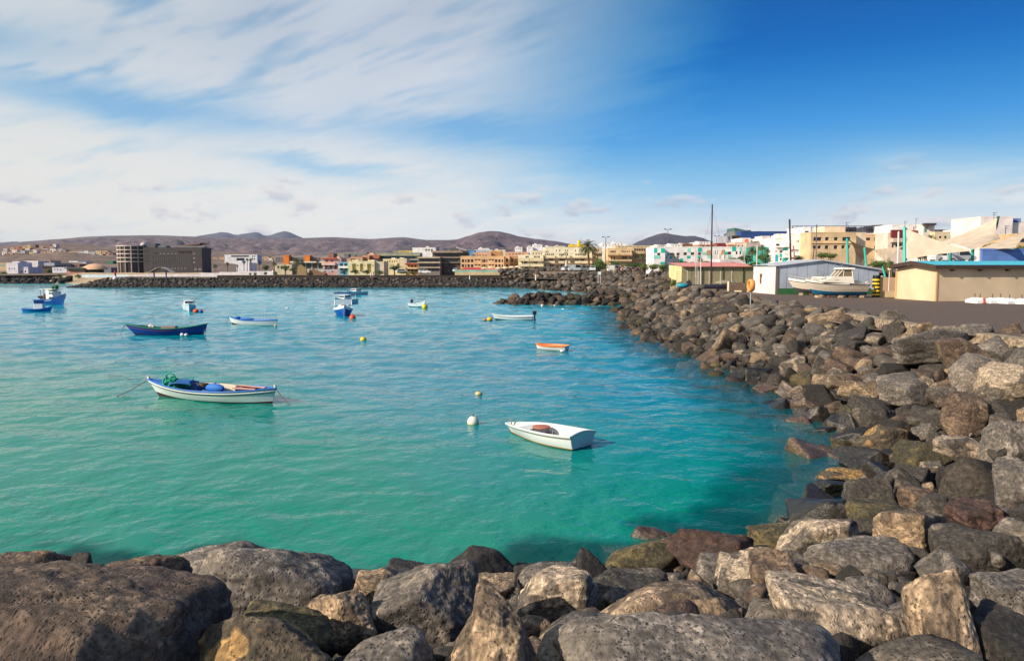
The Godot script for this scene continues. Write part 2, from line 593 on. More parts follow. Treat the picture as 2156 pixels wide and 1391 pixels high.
# ---------------------------------------------------------------- hills: ridges with their own distance, foot and colour
func hill(called: String, prof: Array, dr: float, df: float, hf: float, m: Material, base: Color, other: Color, sd: float, rough := 1.0, px0 := 0.0, px1 := 0.0) -> void:
	var b := B.new()
	var step := 9.0
	var nx := int((prof[-1].x - prof[0].x) / step)
	var rows := []
	var cols := 30
	for r in cols + 1:
		var t := r / float(cols)
		for k in nx + 1:
			var px: float = prof[0].x + k * step
			var j := 0
			while j < prof.size() - 2 and prof[j + 1].x < px: j += 1
			var f := clampf((px - prof[j].x) / (prof[j + 1].x - prof[j].x), 0, 1)
			f = f * f * (3 - 2 * f) * 0.5 + f * 0.5
			var top := at(px, lerpf(prof[j].y, prof[j + 1].y, f), dr).y
			var tt := minf(t, 1.0)
			var dd := lerpf(df, dr, tt)
			var x := (px - PX) / FL * dd
			var rise := pow(tt, 1.25)
			var y := hf + (top - hf) * rise
			var gully := noi.get_noise_2d(x * 3000.0 / dr + sd, dd * 900.0 / dr) 
			var g2 := noj.get_noise_2d(x * 9000.0 / dr + sd, dd * 3000.0 / dr)
			y += (top - hf) * rough * (0.16 * gully + 0.08 * g2) * sin(PI * tt)
			b.v.append(Vector3(x, y, -dd))
			b.n.append(Vector3.UP)
			var mix := clampf(0.5 + 0.9 * noi.get_noise_2d(x * 1500.0 / dr - sd, dd * 1300.0 / dr) + 0.5 * g2, 0, 1)
			b.c.append(base.lerp(other, mix))
	var w := nx + 1
	var nn := PackedVector3Array()
	nn.resize(b.v.size())
	for r in cols:
		for k in nx:
			var i := r * w + k
			var q := (b.v[i + w + 1] - b.v[i]).cross(b.v[i + w] - b.v[i + 1])
			for e in [i, i + 1, i + w, i + w + 1]: nn[e] += q
			for e in [i, i + w + 1, i + 1, i, i + w, i + w + 1]: b.ix.append(e)
	for k in nn.size(): b.n[k] = nn[k].normalized()
	struct(called, b, m)
func P2(a: Array) -> Array:
	var o := []
	for k in range(0, a.size(), 2): o.append(Vector2(a[k], a[k + 1]))
	return o
func hills_all() -> void:
	var m := mat(Color.WHITE, 0.95, 0.0, T.soil, 0.004)
	var brown := lin(134, 116, 120)
	var dark := lin(104, 92, 102)
	hill("hills", P2([-260, 530, -100, 520, 20, 513, 60, 508, 130, 503, 190, 498, 240, 496, 330, 495, 420, 498, 500, 500, 560, 502, 640, 501, 700, 499, 780, 503, 850, 499, 900, 505, 960, 505, 1060, 516, 1250, 528, 1500, 545]), 2600, 520, 3, m, brown, dark, 10.0)
	hill("hills", P2([820, 540, 880, 515, 930, 506, 962, 504, 985, 497, 1010, 489, 1032, 486, 1052, 487, 1070, 491, 1095, 498, 1130, 503, 1165, 507, 1210, 515, 1260, 523, 1330, 540]), 2300, 700, 3, m, lin(128, 106, 112), lin(98, 84, 96), 33.0)
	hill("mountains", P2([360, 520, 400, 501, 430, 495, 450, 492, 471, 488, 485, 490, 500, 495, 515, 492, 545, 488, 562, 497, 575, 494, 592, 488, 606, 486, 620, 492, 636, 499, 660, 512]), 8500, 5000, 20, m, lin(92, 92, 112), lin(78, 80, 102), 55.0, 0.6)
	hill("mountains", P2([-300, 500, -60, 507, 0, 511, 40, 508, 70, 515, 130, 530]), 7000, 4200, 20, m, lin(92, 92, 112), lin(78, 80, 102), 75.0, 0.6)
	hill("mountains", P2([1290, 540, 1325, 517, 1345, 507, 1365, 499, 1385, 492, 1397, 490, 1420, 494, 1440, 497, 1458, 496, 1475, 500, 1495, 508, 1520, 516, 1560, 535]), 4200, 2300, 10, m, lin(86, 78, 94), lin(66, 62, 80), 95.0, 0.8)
	hill("hills", P2([1760, 500, 1790, 482, 1830, 474, 1850, 473, 1880, 480, 1920, 492, 1990, 484, 2060, 480, 2160, 482, 2300, 490]), 1800, 900, 5, m, lin(92, 80, 84), lin(70, 62, 70), 115.0)
	# the slope with the hillside houses, rising behind the far shore on the left
	hill("terrain", P2([-420, 524, -100, 521, 20, 518, 130, 511, 240, 519, 400, 527, 560, 533, 760, 540, 1000, 552]), 1150, 330, 2.8, mat(Color.WHITE, 0.95, 0.0, T.soil, 0.02), lin(150, 122, 104), lin(108, 90, 82), 135.0, 0.35)

# ---------------------------------------------------------------- boulders
var ico := {}
func icosphere(level: int) -> Array:
	if ico.has(level): return ico[level]
	var vs: PackedVector3Array
	var fs: PackedInt32Array
	if level == 0:
		var t := (1.0 + sqrt(5.0)) / 2.0
		for q in [[-1, t, 0], [1, t, 0], [-1, -t, 0], [1, -t, 0], [0, -1, t], [0, 1, t], [0, -1, -t], [0, 1, -t], [t, 0, -1], [t, 0, 1], [-t, 0, -1], [-t, 0, 1]]:
			vs.append(Vector3(q[0], q[1], q[2]).normalized())
		fs = PackedInt32Array([0, 11, 5, 0, 5, 1, 0, 1, 7, 0, 7, 10, 0, 10, 11, 1, 5, 9, 5, 11, 4, 11, 10, 2, 10, 7, 6, 7, 1, 8, 3, 9, 4, 3, 4, 2, 3, 2, 6, 3, 6, 8, 3, 8, 9, 4, 9, 5, 2, 4, 11, 6, 2, 10, 8, 6, 7, 9, 8, 1])
	else:
		var low: Array = icosphere(level - 1)
		vs = low[0].duplicate()
		var mids := {}
		var lf: PackedInt32Array = low[1]
		for k in range(0, lf.size(), 3):
			var m := [0, 0, 0]
			for j in 3:
				var a := lf[k + j]
				var b := lf[k + (j + 1) % 3]
				var key := mini(a, b) * 100000 + maxi(a, b)
				if not mids.has(key):
					mids[key] = vs.size()
					vs.append((vs[a] + vs[b]).normalized())
				m[j] = mids[key]
			for q in [lf[k], m[0], m[2], lf[k + 1], m[1], m[0], lf[k + 2], m[2], m[1], m[0], m[1], m[2]]: fs.append(q)
	ico[level] = [vs, fs]
	return ico[level]

# a boulder of about unit radius: a rounded convex block cut by random planes, then broken and pitted by noise. look: [base, patch, patch share, patch on top?]
func rock_data(sd: int, level: int, cuts := 13, sharp := 16.0, rough := 1.0, top := 0.0, lobes := 0.0) -> Array:
	var r := RandomNumberGenerator.new()
	r.seed = sd * 7919 + 13
	var pn := PackedVector3Array()
	var pd := PackedFloat32Array()
	for e in [Vector3.RIGHT, Vector3.LEFT, Vector3.UP, Vector3.DOWN, Vector3.BACK, Vector3.FORWARD]:
		pn.append((e + Vector3(r.randf_range(-0.3, 0.3), r.randf_range(-0.3, 0.3), r.randf_range(-0.3, 0.3))).normalized())
		pd.append(r.randf_range(0.82, 1.0))
	for k in cuts:
		pn.append(Vector3(r.randfn(), r.randfn(), r.randfn()).normalized())
		pd.append(r.randf_range(0.62, 0.96))
	var s: Array = icosphere(level)
	var vs: PackedVector3Array = s[0]
	var fs: PackedInt32Array = s[1]
	var out := PackedVector3Array()
	out.resize(vs.size())
	var off := Vector3(sd * 37.0, sd * 11.0, sd * 5.0)
	var tone := PackedFloat32Array()
	tone.resize(vs.size())
	for i in vs.size():
		var d := vs[i]
		var acc := 0.0
		for k in pn.size():
			var q := pn[k].dot(d)
			if q > 0.0: acc += pow(q / pd[k], sharp)
		var rad := pow(acc, -1.0 / sharp)
		var p := d * rad
		var n1 := noi.get_noise_3dv(p * 55.0 + off)
		var n2 := noj.get_noise_3dv(p * 150.0 + off)
		rad += rough * (0.10 * n1 + 0.07 * n2)
		if level >= 4:
			var n3 := noj.get_noise_3dv(p * 520.0 + off)
			rad += rough * 0.03 * n3 - rough * 0.16 * maxf(0.0, 0.16 - absf(n2)) * smoothstep(-0.1, 0.3, n1)
		if lobes > 0.0: rad += lobes * absf(noi.get_noise_3dv(p * 120.0 - off))
		out[i] = d * rad
		tone[i] = n1 * 0.6 + noi.get_noise_3dv(p * 80.0 - off) + 0.35 * n2 + top * d.y
	var nn := PackedVector3Array()
	nn.resize(vs.size())
	for k in range(0, fs.size(), 3):
		var a := fs[k]
		var b := fs[k + 1]
		var c := fs[k + 2]
		var q := (out[b] - out[a]).cross(out[c] - out[a])
		nn[a] += q; nn[b] += q; nn[c] += q
	for i in nn.size(): nn[i] = nn[i].normalized()
	return [out, nn, tone, fs]
func rock_mesh(data: Array, base: Color, patch: Color, share: float) -> ArrayMesh:
	var b := B.new()
	b.v = data[0]
	b.n = data[1]
	var tone: PackedFloat32Array = data[2]
	var th := lerpf(0.7, -0.7, share)
	for i in tone.size():
		var c := base.lerp(patch, smoothstep(th - 0.09, th + 0.14, tone[i]))
		b.c.append(c * (1.0 + 0.25 * sin(tone[i] * 19.0)))
	var fs: PackedInt32Array = data[3]
	for k in range(0, fs.size(), 3):
		b.ix.append(fs[k]); b.ix.append(fs[k + 2]); b.ix.append(fs[k + 1])
	return b.mesh()
var looks := {}
func make_looks() -> void:   # sRGB tones of the stone; [base, patch, share, words]
	looks = {
		"grey": [lin(128, 118, 108), lin(163, 149, 134), 0.3, "grey"],
		"dark": [lin(84, 77, 69), lin(121, 110, 96), 0.25, "dark grey"],
		"black": [lin(56, 51, 47), lin(86, 77, 67), 0.3, "blackish"],
		"brown": [lin(114, 94, 79), lin(148, 123, 99), 0.35, "brown"],
		"tan": [lin(189, 160, 127), lin(131, 112, 92), 0.35, "tan"],
		"crust": [lin(121, 110, 98), lin(204, 181, 154), 0.42, "cream crusted"],
		"pale": [lin(200, 170, 138), lin(129, 110, 90), 0.4, "pale sandy"],
		"ochre": [lin(101, 88, 70), lin(183, 144, 91), 0.4, "ochre stained"],
		"red": [lin(110, 81, 70), lin(83, 62, 54), 0.4, "reddish brown"],
		"olive": [lin(88, 80, 57), lin(118, 104, 67), 0.4, "olive brown"],
		"wet": [lin(49, 45, 36), lin(83, 71, 42), 0.35, "wet dark"],
	}
func stone_mat(wet := false) -> StandardMaterial3D:
	var m := mat(Color.WHITE, 0.42 if wet else 0.92, 0.0, T.stone_a, 0.8, T.stone_h, 2.2)
	return m

# the boulders nearest the camera, each from its own outline in the photograph: x0, y0, x1, y1, distance, look, what it is like
func near_list() -> Array:
	return [
		[-330, 1180, 500, 1620, 5.0, "brown", "huge rough brown boulder filling the bottom left corner", 1],
		[-60, 1158, 150, 1260, 9.0, "brown", "low brown boulder behind the huge one at bottom left, against the water", 2],
		[195, 1166, 405, 1330, 8.0, "brown", "brown knobbly boulder behind the right shoulder of the huge corner boulder", 3],
		[340, 1138, 590, 1290, 9.6, "grey", "grey brown boulder with a dark hollow, left behind the big smooth grey boulder", 4],
		[385, 1152, 745, 1400, 7.6, "grey", "big smooth grey boulder with a dark notch in its lower left side", 5],
		[480, 1262, 700, 1430, 6.3, "olive", "olive grey boulder wedged below the big smooth grey boulder", 6],
		[395, 1296, 735, 1520, 5.1, "ochre", "orange ochre boulder with dark patches at the bottom edge", 7],
		[636, 1242, 795, 1380, 7.0, "tan", "small tan pitted boulder between two big grey ones", 8],
		[742, 1194, 850, 1290, 9.0, "tan", "small sandy boulder peeping out at the waterline left of a grey block", 9],
		[770, 1176, 1010, 1420, 7.4, "grey", "large grey block with a rounded top left of the conical boulder", 10],
		[922, 1148, 1100, 1262, 11.8, "black", "black pyramid shaped boulder at the water's edge", 11],
		[710, 1314, 925, 1520, 5.2, "grey", "rounded grey brown boulder at the bottom edge left of the conical one", 12],
		[915, 1222, 1176, 1560, 5.2, "tan", "conical tan boulder with dark pits, lit from the left", 13],
		[925, 1204, 1090, 1300, 9.6, "tan", "tan rubbly boulder just behind the tip of the conical boulder", 14],
		[1072, 1188, 1260, 1350, 8.6, "crust", "dark boulder with tan crust right behind the conical boulder", 15],
		[1090, 1182, 1215, 1260, 9.8, "grey", "flat topped grey slab above the tan crusted boulder", 16],
		[1190, 1194, 1430, 1330, 9.2, "dark", "long dark shaded boulder behind the layered pale slab", 17],
		[1262, 1130, 1430, 1240, 12.6, "olive", "dark olive boulder at the waterline left of the pitted brown one", 18],
		[1400, 1112, 1605, 1240, 12.2, "red", "large pitted reddish brown boulder by the water", 19],
		[1245, 1220, 1610, 1400, 7.4, "pale", "long pale layered slab with white streaks", 20],
		[1165, 1288, 1800, 1640, 5.0, "grey", "broad smooth grey boulder at the bottom centre with a white scratch", 21],
		[1462, 1162, 1580, 1260, 10.2, "grey", "small grey wedge between the pitted brown boulder and the pale slab", 22],
		[1500, 1152, 1640, 1310, 9.4, "crust", "cream faced boulder behind the brown lobed one", 23],
		[1576, 1150, 1696, 1310, 9.0, "brown", "brown lobed upright boulder", 24],
		[1684, 1126, 1930, 1300, 9.5, "grey", "big rounded pale grey boulder in the middle of the lower right bank", 25],
		[1634, 1092, 1815, 1200, 12.0, "crust", "cream and brown broken boulder behind the big rounded grey one", 26],
		[1610, 1200, 1925, 1440, 6.6, "crust", "big grey boulder with a white crusted right face", 27],
		[1898, 1196, 2070, 1480, 6.1, "pale", "tall sandy yellow boulder with dark pits standing on end", 28],
		[1836, 1072, 2010, 1260, 10.4, "tan", "mottled tan and brown boulder above the tall sandy one", 29],
		[1955, 1100, 2175, 1290, 9.4, "dark", "broad dark grey boulder behind the tall sandy one, at the right edge", 30],
		[2040, 1196, 2280, 1370, 7.4, "grey", "smooth grey boulder cut by the right edge of the picture", 31],
		[2000, 1262, 2290, 1560, 6.0, "black", "dark shaded boulder in the bottom right corner", 32],
		[1985, 1044, 2146, 1150, 12.4, "red", "rusty red lava boulder on the right bank", 33],
		[1740, 1058, 1798, 1116, 15.2, "black", "small black pitted boulder at the inner corner of the shore", 34],
		[1776, 1005, 1890, 1090, 16.4, "dark", "rounded dark boulder at the inner corner of the shore", 35],
		[1780, 1046, 1960, 1160, 13.8, "olive", "olive brown slab leaning above the inner corner of the shore", 36],
		[1570, 1100, 1710, 1170, 13.8, "olive", "low olive boulder lying at the waterline under the broken cream one", 37],
		[1970, 965, 2130, 1070, 17.0, "black", "squarish black pitted block on the right bank", 38],
		[1856, 982, 1942, 1062, 17.8, "dark", "angular dark grey boulder left of the black pitted block", 39],
		[1716, 983, 1840, 1020, 20.4, "ochre", "flat ochre yellow boulder lying in the water's edge", 40],
		[1706, 1008, 1810, 1045, 18.8, "wet", "flat wet boulder awash below the ochre one", 41],
		[1964, 916, 2096, 1000, 20.0, "crust", "grey boulder with a pale top above the black pitted block", 42],
		[2058, 884, 2180, 1020, 18.8, "grey", "big tan grey boulder at the right edge above the black block", 43],
		[2104, 1060, 2240, 1170, 12.2, "dark", "dark boulder at the right edge beside the rusty red one", 44],
		[1980, 822, 2086, 935, 22.6, "brown", "big dark brown pyramid boulder on the middle of the right bank", 45],
		[1786, 832, 1890, 915, 25.6, "dark", "dark curved boulder above the ochre topped one", 46],
		[1796, 893, 1914, 960, 22.8, "ochre", "dark boulder with a bright ochre yellow top", 47],
		[1846, 782, 1970, 862, 27.6, "grey", "grey ridged slab on the middle of the right bank", 48],
		[1996, 742, 2116, 850, 26.6, "grey", "tall light grey boulder near the crest", 49],
		[2050, 762, 2190, 860, 25.0, "crust", "rounded cream crusted boulder at the right edge near the crest", 50],
		[1970, 710, 2090, 785, 29.4, "brown", "rounded brown boulder under the crest of the bank", 51],
		[2054, 706, 2146, 775, 29.4, "grey", "grey brown boulder on the crest at the right", 52],
		[1876, 692, 2040, 768, 31.0, "grey", "long grey slab leaning along the crest", 53],
		[1990, 680, 2100, 730, 32.0, "grey", "light grey boulder topping the crest against the asphalt", 54],
		[1886, 1020, 1990, 1090, 16.0, "brown", "brown boulder under the angular dark grey one", 55],
		[2090, 960, 2210, 1080, 15.4, "grey", "grey boulder right of the black pitted block", 56],
		[1800, 1090, 1900, 1160, 12.4, "dark", "dark boulder in the gap beside the mottled tan one", 57],
		[1925, 1040, 2010, 1110, 14.2, "dark", "dark wedge left of the rusty red boulder", 58],
		[1120, 1300, 1260, 1420, 6.6, "tan", "small tan boulder right of the conical one's foot", 59],
		[1180, 1290, 1300, 1350, 8.0, "grey", "small grey boulder in the shade under the layered pale slab", 60],
		[560, 1230, 680, 1330, 8.4, "dark", "dark boulder deep in the gap under the big smooth grey one", 61],
	]
func edge_y(x: float) -> float:   # where the photograph's near boulders give way to water, in its pixels
	var e := P2([-200, 1165, 0, 1170, 130, 1190, 260, 1172, 330, 1190, 350, 1160, 420, 1142, 560, 1152, 690, 1185, 735, 1225, 765, 1205, 850, 1180, 920, 1190, 990, 1150, 1090, 1195, 1200, 1185, 1275, 1180, 1300, 1150, 1400, 1122, 1500, 1115, 1600, 1125, 1700, 1100, 1760, 1085])
	for k in e.size() - 1:
		if x <= e[k + 1].x: return lerpf(e[k].y, e[k + 1].y, (x - e[k].x) / (e[k + 1].x - e[k].x))
	return 1085.0
func zone_word(x: float, d: float, s: float) -> String:
	if s < 1.6: return "at the waterline"
	if s < 3.6: return "just above the waterline"
	if s < 6.2: return "halfway up the bank"
	return "on the crest"
func along_word(d: float) -> String:
	if d < 19: return "in the inner shore corner"
	if d < 26: return "below the near kerb"
	if d < 34: return "below the cream hut"
	if d < 44: return "below the striped post"
	if d < 60: return "below the parked motorboats"
	if d < 85: return "below the grey shed"
	return "below the low concrete wall"
func ordinal(k: int) -> String:
	var w := ["nearest", "second nearest", "third nearest", "fourth nearest", "fifth nearest", "sixth nearest", "seventh nearest", "eighth nearest", "ninth nearest", "tenth nearest"]
	return w[k] if k < 10 else "%dth nearest" % (k + 1)
func boulders_all() -> void:
	make_looks()
	var dry := stone_mat()
	var wetm := stone_mat(true)
	M.stone = dry
	var placed := []   # [x, d, radius]
	# near ones, each its own shape
	var near_rows := near_list()
	for q in near_rows:
		var d: float = q[4]
		var cx: float = (q[0] + q[2]) / 2.0
		var cy: float = (q[1] + q[3]) / 2.0
		var p := at(cx, cy, d)
		var hw: float = (q[2] - q[0]) / 2.0 * d / FL * 0.98
		var hh: float = (q[3] - q[1]) / 2.0 * d / FL * 0.98
		var l: Array = looks[q[5]]
		var data := rock_data(q[7], 5 if d < 11.5 else 4, 9 + (q[7] * 5) % 6, 7.0 if q[7] in [5, 12, 21, 25, 28] else (17.0 if d < 8 else 22.0), 1.0, 0.3 if q[5] == "crust" else 0.0, 0.25 if q[5] == "red" else 0.0)
		# fit to the outline: the mesh's own extent first
		var vs: PackedVector3Array = data[0]
		var lo := Vector3.ONE * 9
		var hi := -lo
		if q[7] == 13 or q[7] == 11 or q[7] == 45:   # a cone: narrow towards the top
			for i in vs.size():
				var f := lerpf(1.1, 0.6, smoothstep(-0.6, 0.95, vs[i].y))
				vs[i] = Vector3(vs[i].x * f, vs[i].y, vs[i].z * f)
			data[0] = vs
		for w in vs:
			lo = lo.min(w)
			hi = hi.max(w)
		var dep := (hw + hh) / 2.0 * (0.95 if d < 8 else 1.0)
		var sc := Vector3(hw / (hi.x - lo.x) * 2, hh / (hi.y - lo.y) * 2, dep / (hi.z - lo.z) * 2)
		for i in vs.size(): vs[i] = (vs[i] - (lo + hi) / 2) * sc
		# the normals again after the stretch
		var nn: PackedVector3Array = data[1]
		for i in nn.size(): nn[i] = (nn[i] / sc).normalized()
		data[0] = vs
		data[1] = nn
		p.z -= dep * 0.25
		for turn in 4:   # slide and stretch until its silhouette fills the outline it has in the photograph
			var a2 := Vector2(1e9, 1e9)
			var b2 := -a2
			for i in range(0, vs.size(), 3):
				var e := to_px(vs[i] + p)
				a2 = a2.min(e)
				b2 = b2.max(e)
			var fx: float = (q[2] - q[0]) / (b2.x - a2.x)
			var fy: float = (q[3] - q[1]) / (b2.y - a2.y)
			for i in vs.size(): vs[i] *= Vector3(fx, fy, 1)
			var shift := at((q[0] + q[2]) / 2.0 - (a2.x + b2.x) / 2 + PX, (q[1] + q[3]) / 2.0 - (a2.y + b2.y) / 2 + PY, d) - at(PX, PY, d)
			p += shift
		data[0] = vs
		var o := part("boulder", rock_mesh(data, l[0] * 1.2, l[1] * 1.2, minf(l[2] * 1.25, 0.55)), wetm if q[5] == "wet" else dry, self, p)
		tag(o, q[6], "boulder", "boulders of the near bank")
		placed.append([p.x, d + dep * 0.25, (hw + dep) / 2.0])
	var tiny := []
	for k in 10: tiny.append(rock_data(330 + k, 1, 7 + k % 6, 24.0, 0.8))
	# the rest of the bank: shared shapes, turned and stretched
	var shapes := []
	for k in 13: shapes.append(rock_data(200 + k, 4, 4 + k % 6, 44.0, 0.7))
	var wordset := ["grey", "grey", "grey", "dark", "dark", "brown", "brown", "dark", "grey", "black", "tan", "brown", "crust", "grey", "dark"]
	var lowset := ["dark", "dark", "black", "brown", "olive", "wet", "dark", "black", "dark", "brown", "black"]
	var cand := []
	var extra := []
	var tries := 26000
	var cell := {}
	for q in placed:
		cell_add(cell, q)
	for k in tries:
		var d := 0.0
		var x := 0.0
		if k < 16000:
			d = 4.5 * pow(235.0 / 4.5, rng.randf())
			x = rng.randf_range(-26 if d < 16 else -16, 46)
		elif k < 21000:
			d = rng.randf_range(17, 75)
			x = rng.randf_range(8, 22)
		else:
			d = rng.randf_range(112, 232)
			x = rng.randf_range(-4, 46)
		var s := shore_dist(x, d)
		var gh := groyne_height(x, d) if d > 110 and d < 132 else -9.0
		if gh < -0.6 and s < -0.9: continue
		if s > (9.5 if d < 116 else 27.0): continue
		var h := maxf(bank_height(x, d, s), gh)
		var size := rng.randf_range(0.42, 0.92) * (0.62 if rng.randf() < 0.35 else 1.0) * (1.0 if d < 130 else 1.25)
		if d < 16: size *= 0.62
		elif d < 90: size *= 0.86 if rng.randf() < 0.6 else 0.64
		if d > 16 and d < 60 and rng.randf() < 0.12: size *= 1.35
		if not cell_free(cell, x, d, size): continue
		var q := [x, d, size]
		cell_add(cell, q)
		var low := s < 2.2 or (gh > -1 and gh < 0.5)
		var name_ := "" 
		if low: name_ = lowset[rng.randi() % lowset.size()]
		else: name_ = wordset[rng.randi() % wordset.size()]
		if d > 118 and name_ in ["pale", "crust", "tan"] and rng.randf() < 0.5: name_ = "brown"
		var el := Vector3(rng.randf_range(0.8, 1.4), rng.randf_range(0.6, 0.95), rng.randf_range(0.8, 1.2)) * size
		var bs := Basis.from_euler(Vector3(rng.randf_range(-0.5, 0.5), rng.randf() * TAU, rng.randf_range(-0.6, 0.6)))
		var p := Vector3(x, h + size * 0.22, -d)
		var pp := to_px(p)
		var tp := to_px(p + Vector3(0, size * 0.8, 0))
		if pp.x < -60 or pp.x > 2230 or pp.y > 1450:   # past the picture's edge the bank goes on
			if d < 60: extra.append([0.0, p, bs, el, name_, rng.randi() % shapes.size(), s, d])
			continue
		if d < 16 and tp.x < 1730 and tp.y < edge_y(tp.x) + 10: continue
		if d < 33:   # what fills the gaps must not stand before one of the near boulders
			var hid := false
			for e in near_rows:
				var mx: float = size * 0.8 * FL / d
				if d < e[4] + 0.3 and pp.x > lerpf(e[0], e[2], 0.12) - mx * 0.4 and pp.x < lerpf(e[0], e[2], 0.88) + mx * 0.4 and tp.y < lerpf(e[1], e[3], 0.8) and pp.y > e[1]:
					hid = true
					break
			if hid: continue
		cand.append([size / d, p, bs, el, name_, rng.randi() % shapes.size(), s, d])
	cand.sort_custom(func(a, b): return a[0] > b[0])
	var single := mini(238, cand.size())
	cand.append_array(extra)
	var bylabel := {}
	var meshes := {}
	for k in single:
		var q: Array = cand[k]
		var l: Array = looks[q[4]]
		var sz := "small" if q[3].x < 0.5 else ("large" if q[3].x > 0.95 else "medium")
		var base := "%s %s boulder %s, %s" % [sz, l[3], zone_word(q[1].x, q[7], q[6]), along_word(q[7])]
		if q[7] < 16: base = "%s %s boulder in a gap of the near bank" % [sz, l[3]]
		if not bylabel.has(base): bylabel[base] = []
		bylabel[base].append(q)
	for base in bylabel:
		var lst: Array = bylabel[base]
		lst.sort_custom(func(a, b): return a[7] < b[7])
		for k in lst.size():
			var q: Array = lst[k]
			var key := "%s%d" % [q[4], q[5]]
			var l: Array = looks[q[4]]
			if not meshes.has(key): meshes[key] = rock_mesh(shapes[q[5]], l[0], l[1], l[2])
			var o := part("boulder", meshes[key], wetm if q[4] == "wet" or q[6] < 1.3 else dry, self)
			o.transform = Transform3D(q[2].scaled_local(q[3]), q[1])
			tag(o, base if lst.size() == 1 else "%s %s" % [ordinal(k), base], "boulder", "boulders of the right bank")
	# beyond those: one heap
	var b := B.new()
	var lows := []
	for k in 14: lows.append(rock_data(300 + k, 2, 6 + k % 6, 40.0, 0.6))
	for k in range(single, cand.size()):
		var q: Array = cand[k]
		heap_add(b, lows[q[5] % lows.size()] if q[7] < 140 else tiny[q[5] % tiny.size()], q[1], q[2], q[3], looks[q[4]])
	var sb := B.new()   # chips and small stones between the near boulders
	for k in 900:
		var d := 4.5 * pow(30.0 / 4.5, rng.randf())
		var x := rng.randf_range(-0.75, 0.78) * d
		var s := shore_dist(x, d)
		if s < 0.4 or s > 9.4: continue
		var size := rng.randf_range(0.07, 0.26) * (1.0 if d < 14 else 1.3)
		heap_add(sb, lows[rng.randi() % lows.size()], Vector3(x, bank_height(x, d, s) - 0.02 + size * 0.3, -d), Basis.from_euler(Vector3(rng.randf() * 6, rng.randf() * 6, 0)), Vector3(1.2, 0.8, 1) * size, looks[wordset[rng.randi() % wordset.size()]])
	struct("stones", sb, dry, "small loose stones in the gaps between the near boulders", "stuff")
	struct("boulder_heap", b, dry, "hundreds of brown and grey boulders on the far part of the bank and the groyne", "stuff")
	# breakwater: rubble mound with its boulders and a low wall on top
	var bw := thing("breakwater", "long low breakwater of dark boulders across the bay, a dark wall along its top", "breakwater", Vector3.ZERO)
	b = B.new()
	var rows := []
	for k in 40:
		var x := lerpf(-126, 10, k / 39.0)
		var e := smoothstep(0.0, 9.0, x + 126)
		rows.append(PackedVector3Array([Vector3(x, -1.5, -213), Vector3(x, 0.0 + 0.3 * e, -216.5), Vector3(x, 2.1 * e, -221.5), Vector3(x, 2.1 * e, -228), Vector3(x, -2, -238)]))
	b.loft(rows)
	part("mound", b, mat(Color8(52, 46, 42), 0.95), bw)
	b = B.new()
	for k in 2600:
		var x := rng.randf_range(-127, 8)
		var e := smoothstep(-1.0, 9.0, x + 127)
		var t := rng.randf()
		var y := lerpf(-0.3, 2.35 * e, t)
		var d := lerpf(215.5, 222.5, t) + rng.randf_range(-0.3, 0.3)
		var size := rng.randf_range(0.3, 0.66)
		var nm: String = ["black", "black", "dark", "black", "dark", "black", "brown", "black", "grey"][rng.randi() % 9]
		if t < 0.3: nm = "black"
		heap_add(b, tiny[rng.randi() % tiny.size()], Vector3(x, y, -d), Basis.from_euler(Vector3(rng.randf() * 6, rng.randf() * 6, rng.randf() * 6)), Vector3(1.15, 0.85, 1) * size, looks[nm])
	tag(part("boulders", b, dry, bw), "", "", "", "stuff")
	b = B.new()
	for k in 520:
		var t := rng.randf()
		heap_add(b, lows[rng.randi() % lows.size()], Vector3(rng.randf_range(-250, -160), lerpf(-0.3, 1.7, t), -lerpf(266, 276, t)), Basis.from_euler(Vector3(rng.randf() * 6, rng.randf() * 6, 0)), Vector3(1.4, 0.9, 1) * rng.randf_range(0.4, 1.0), looks["black"])
	struct("shore_rocks", b, dry, "dark rocks along the far left shore", "stuff")
	b = B.new()
	b.box(Vector3(-45, 2.75, -225), Vector3(84, 1.3, 0.7))
	part("wall", b, mat(Color8(70, 60, 54), 0.95, 0.0, T.soil, 0.2), bw)
func cell_add(cell: Dictionary, q: Array) -> void:
	var key := Vector2i(int(floor(q[0] / 2.0)), int(floor(q[1] / 2.0)))
	if not cell.has(key): cell[key] = []
	cell[key].append(q)
func cell_free(cell: Dictionary, x: float, d: float, size: float) -> bool:
	var kx := int(floor(x / 2.0))
	var kd := int(floor(d / 2.0))
	for i in range(kx - 1, kx + 2):
		for j in range(kd - 1, kd + 2):
			var key := Vector2i(i, j)
			if cell.has(key):
				for q in cell[key]:
					var need: float = (q[2] + size) * (0.6 if d < 135 else 0.74)
					if (q[0] - x) ** 2 + (q[1] - d) ** 2 < need * need: return false
	return true
func heap_add(b: B, data: Array, p: Vector3, bs: Basis, el: Vector3, l: Array) -> void:
	var s := b.v.size()
	var full := bs.scaled_local(el)
	var vs: PackedVector3Array = data[0]
	var ns: PackedVector3Array = data[1]
	var tone: PackedFloat32Array = data[2]
	var k := 0.8 + 0.45 * rng.randf()
	var th: float = lerpf(0.7, -0.7, l[2])
	for i in vs.size():
		b.v.append(p + full * vs[i])
		b.n.append((bs * (ns[i] / el)).normalized())
		b.c.append(l[0].lerp(l[1], smoothstep(th - 0.1, th + 0.15, tone[i])) * k)
	var fs: PackedInt32Array = data[3]
	for j in range(0, fs.size(), 3):
		b.ix.append(s + fs[j]); b.ix.append(s + fs[j + 2]); b.ix.append(s + fs[j + 1])

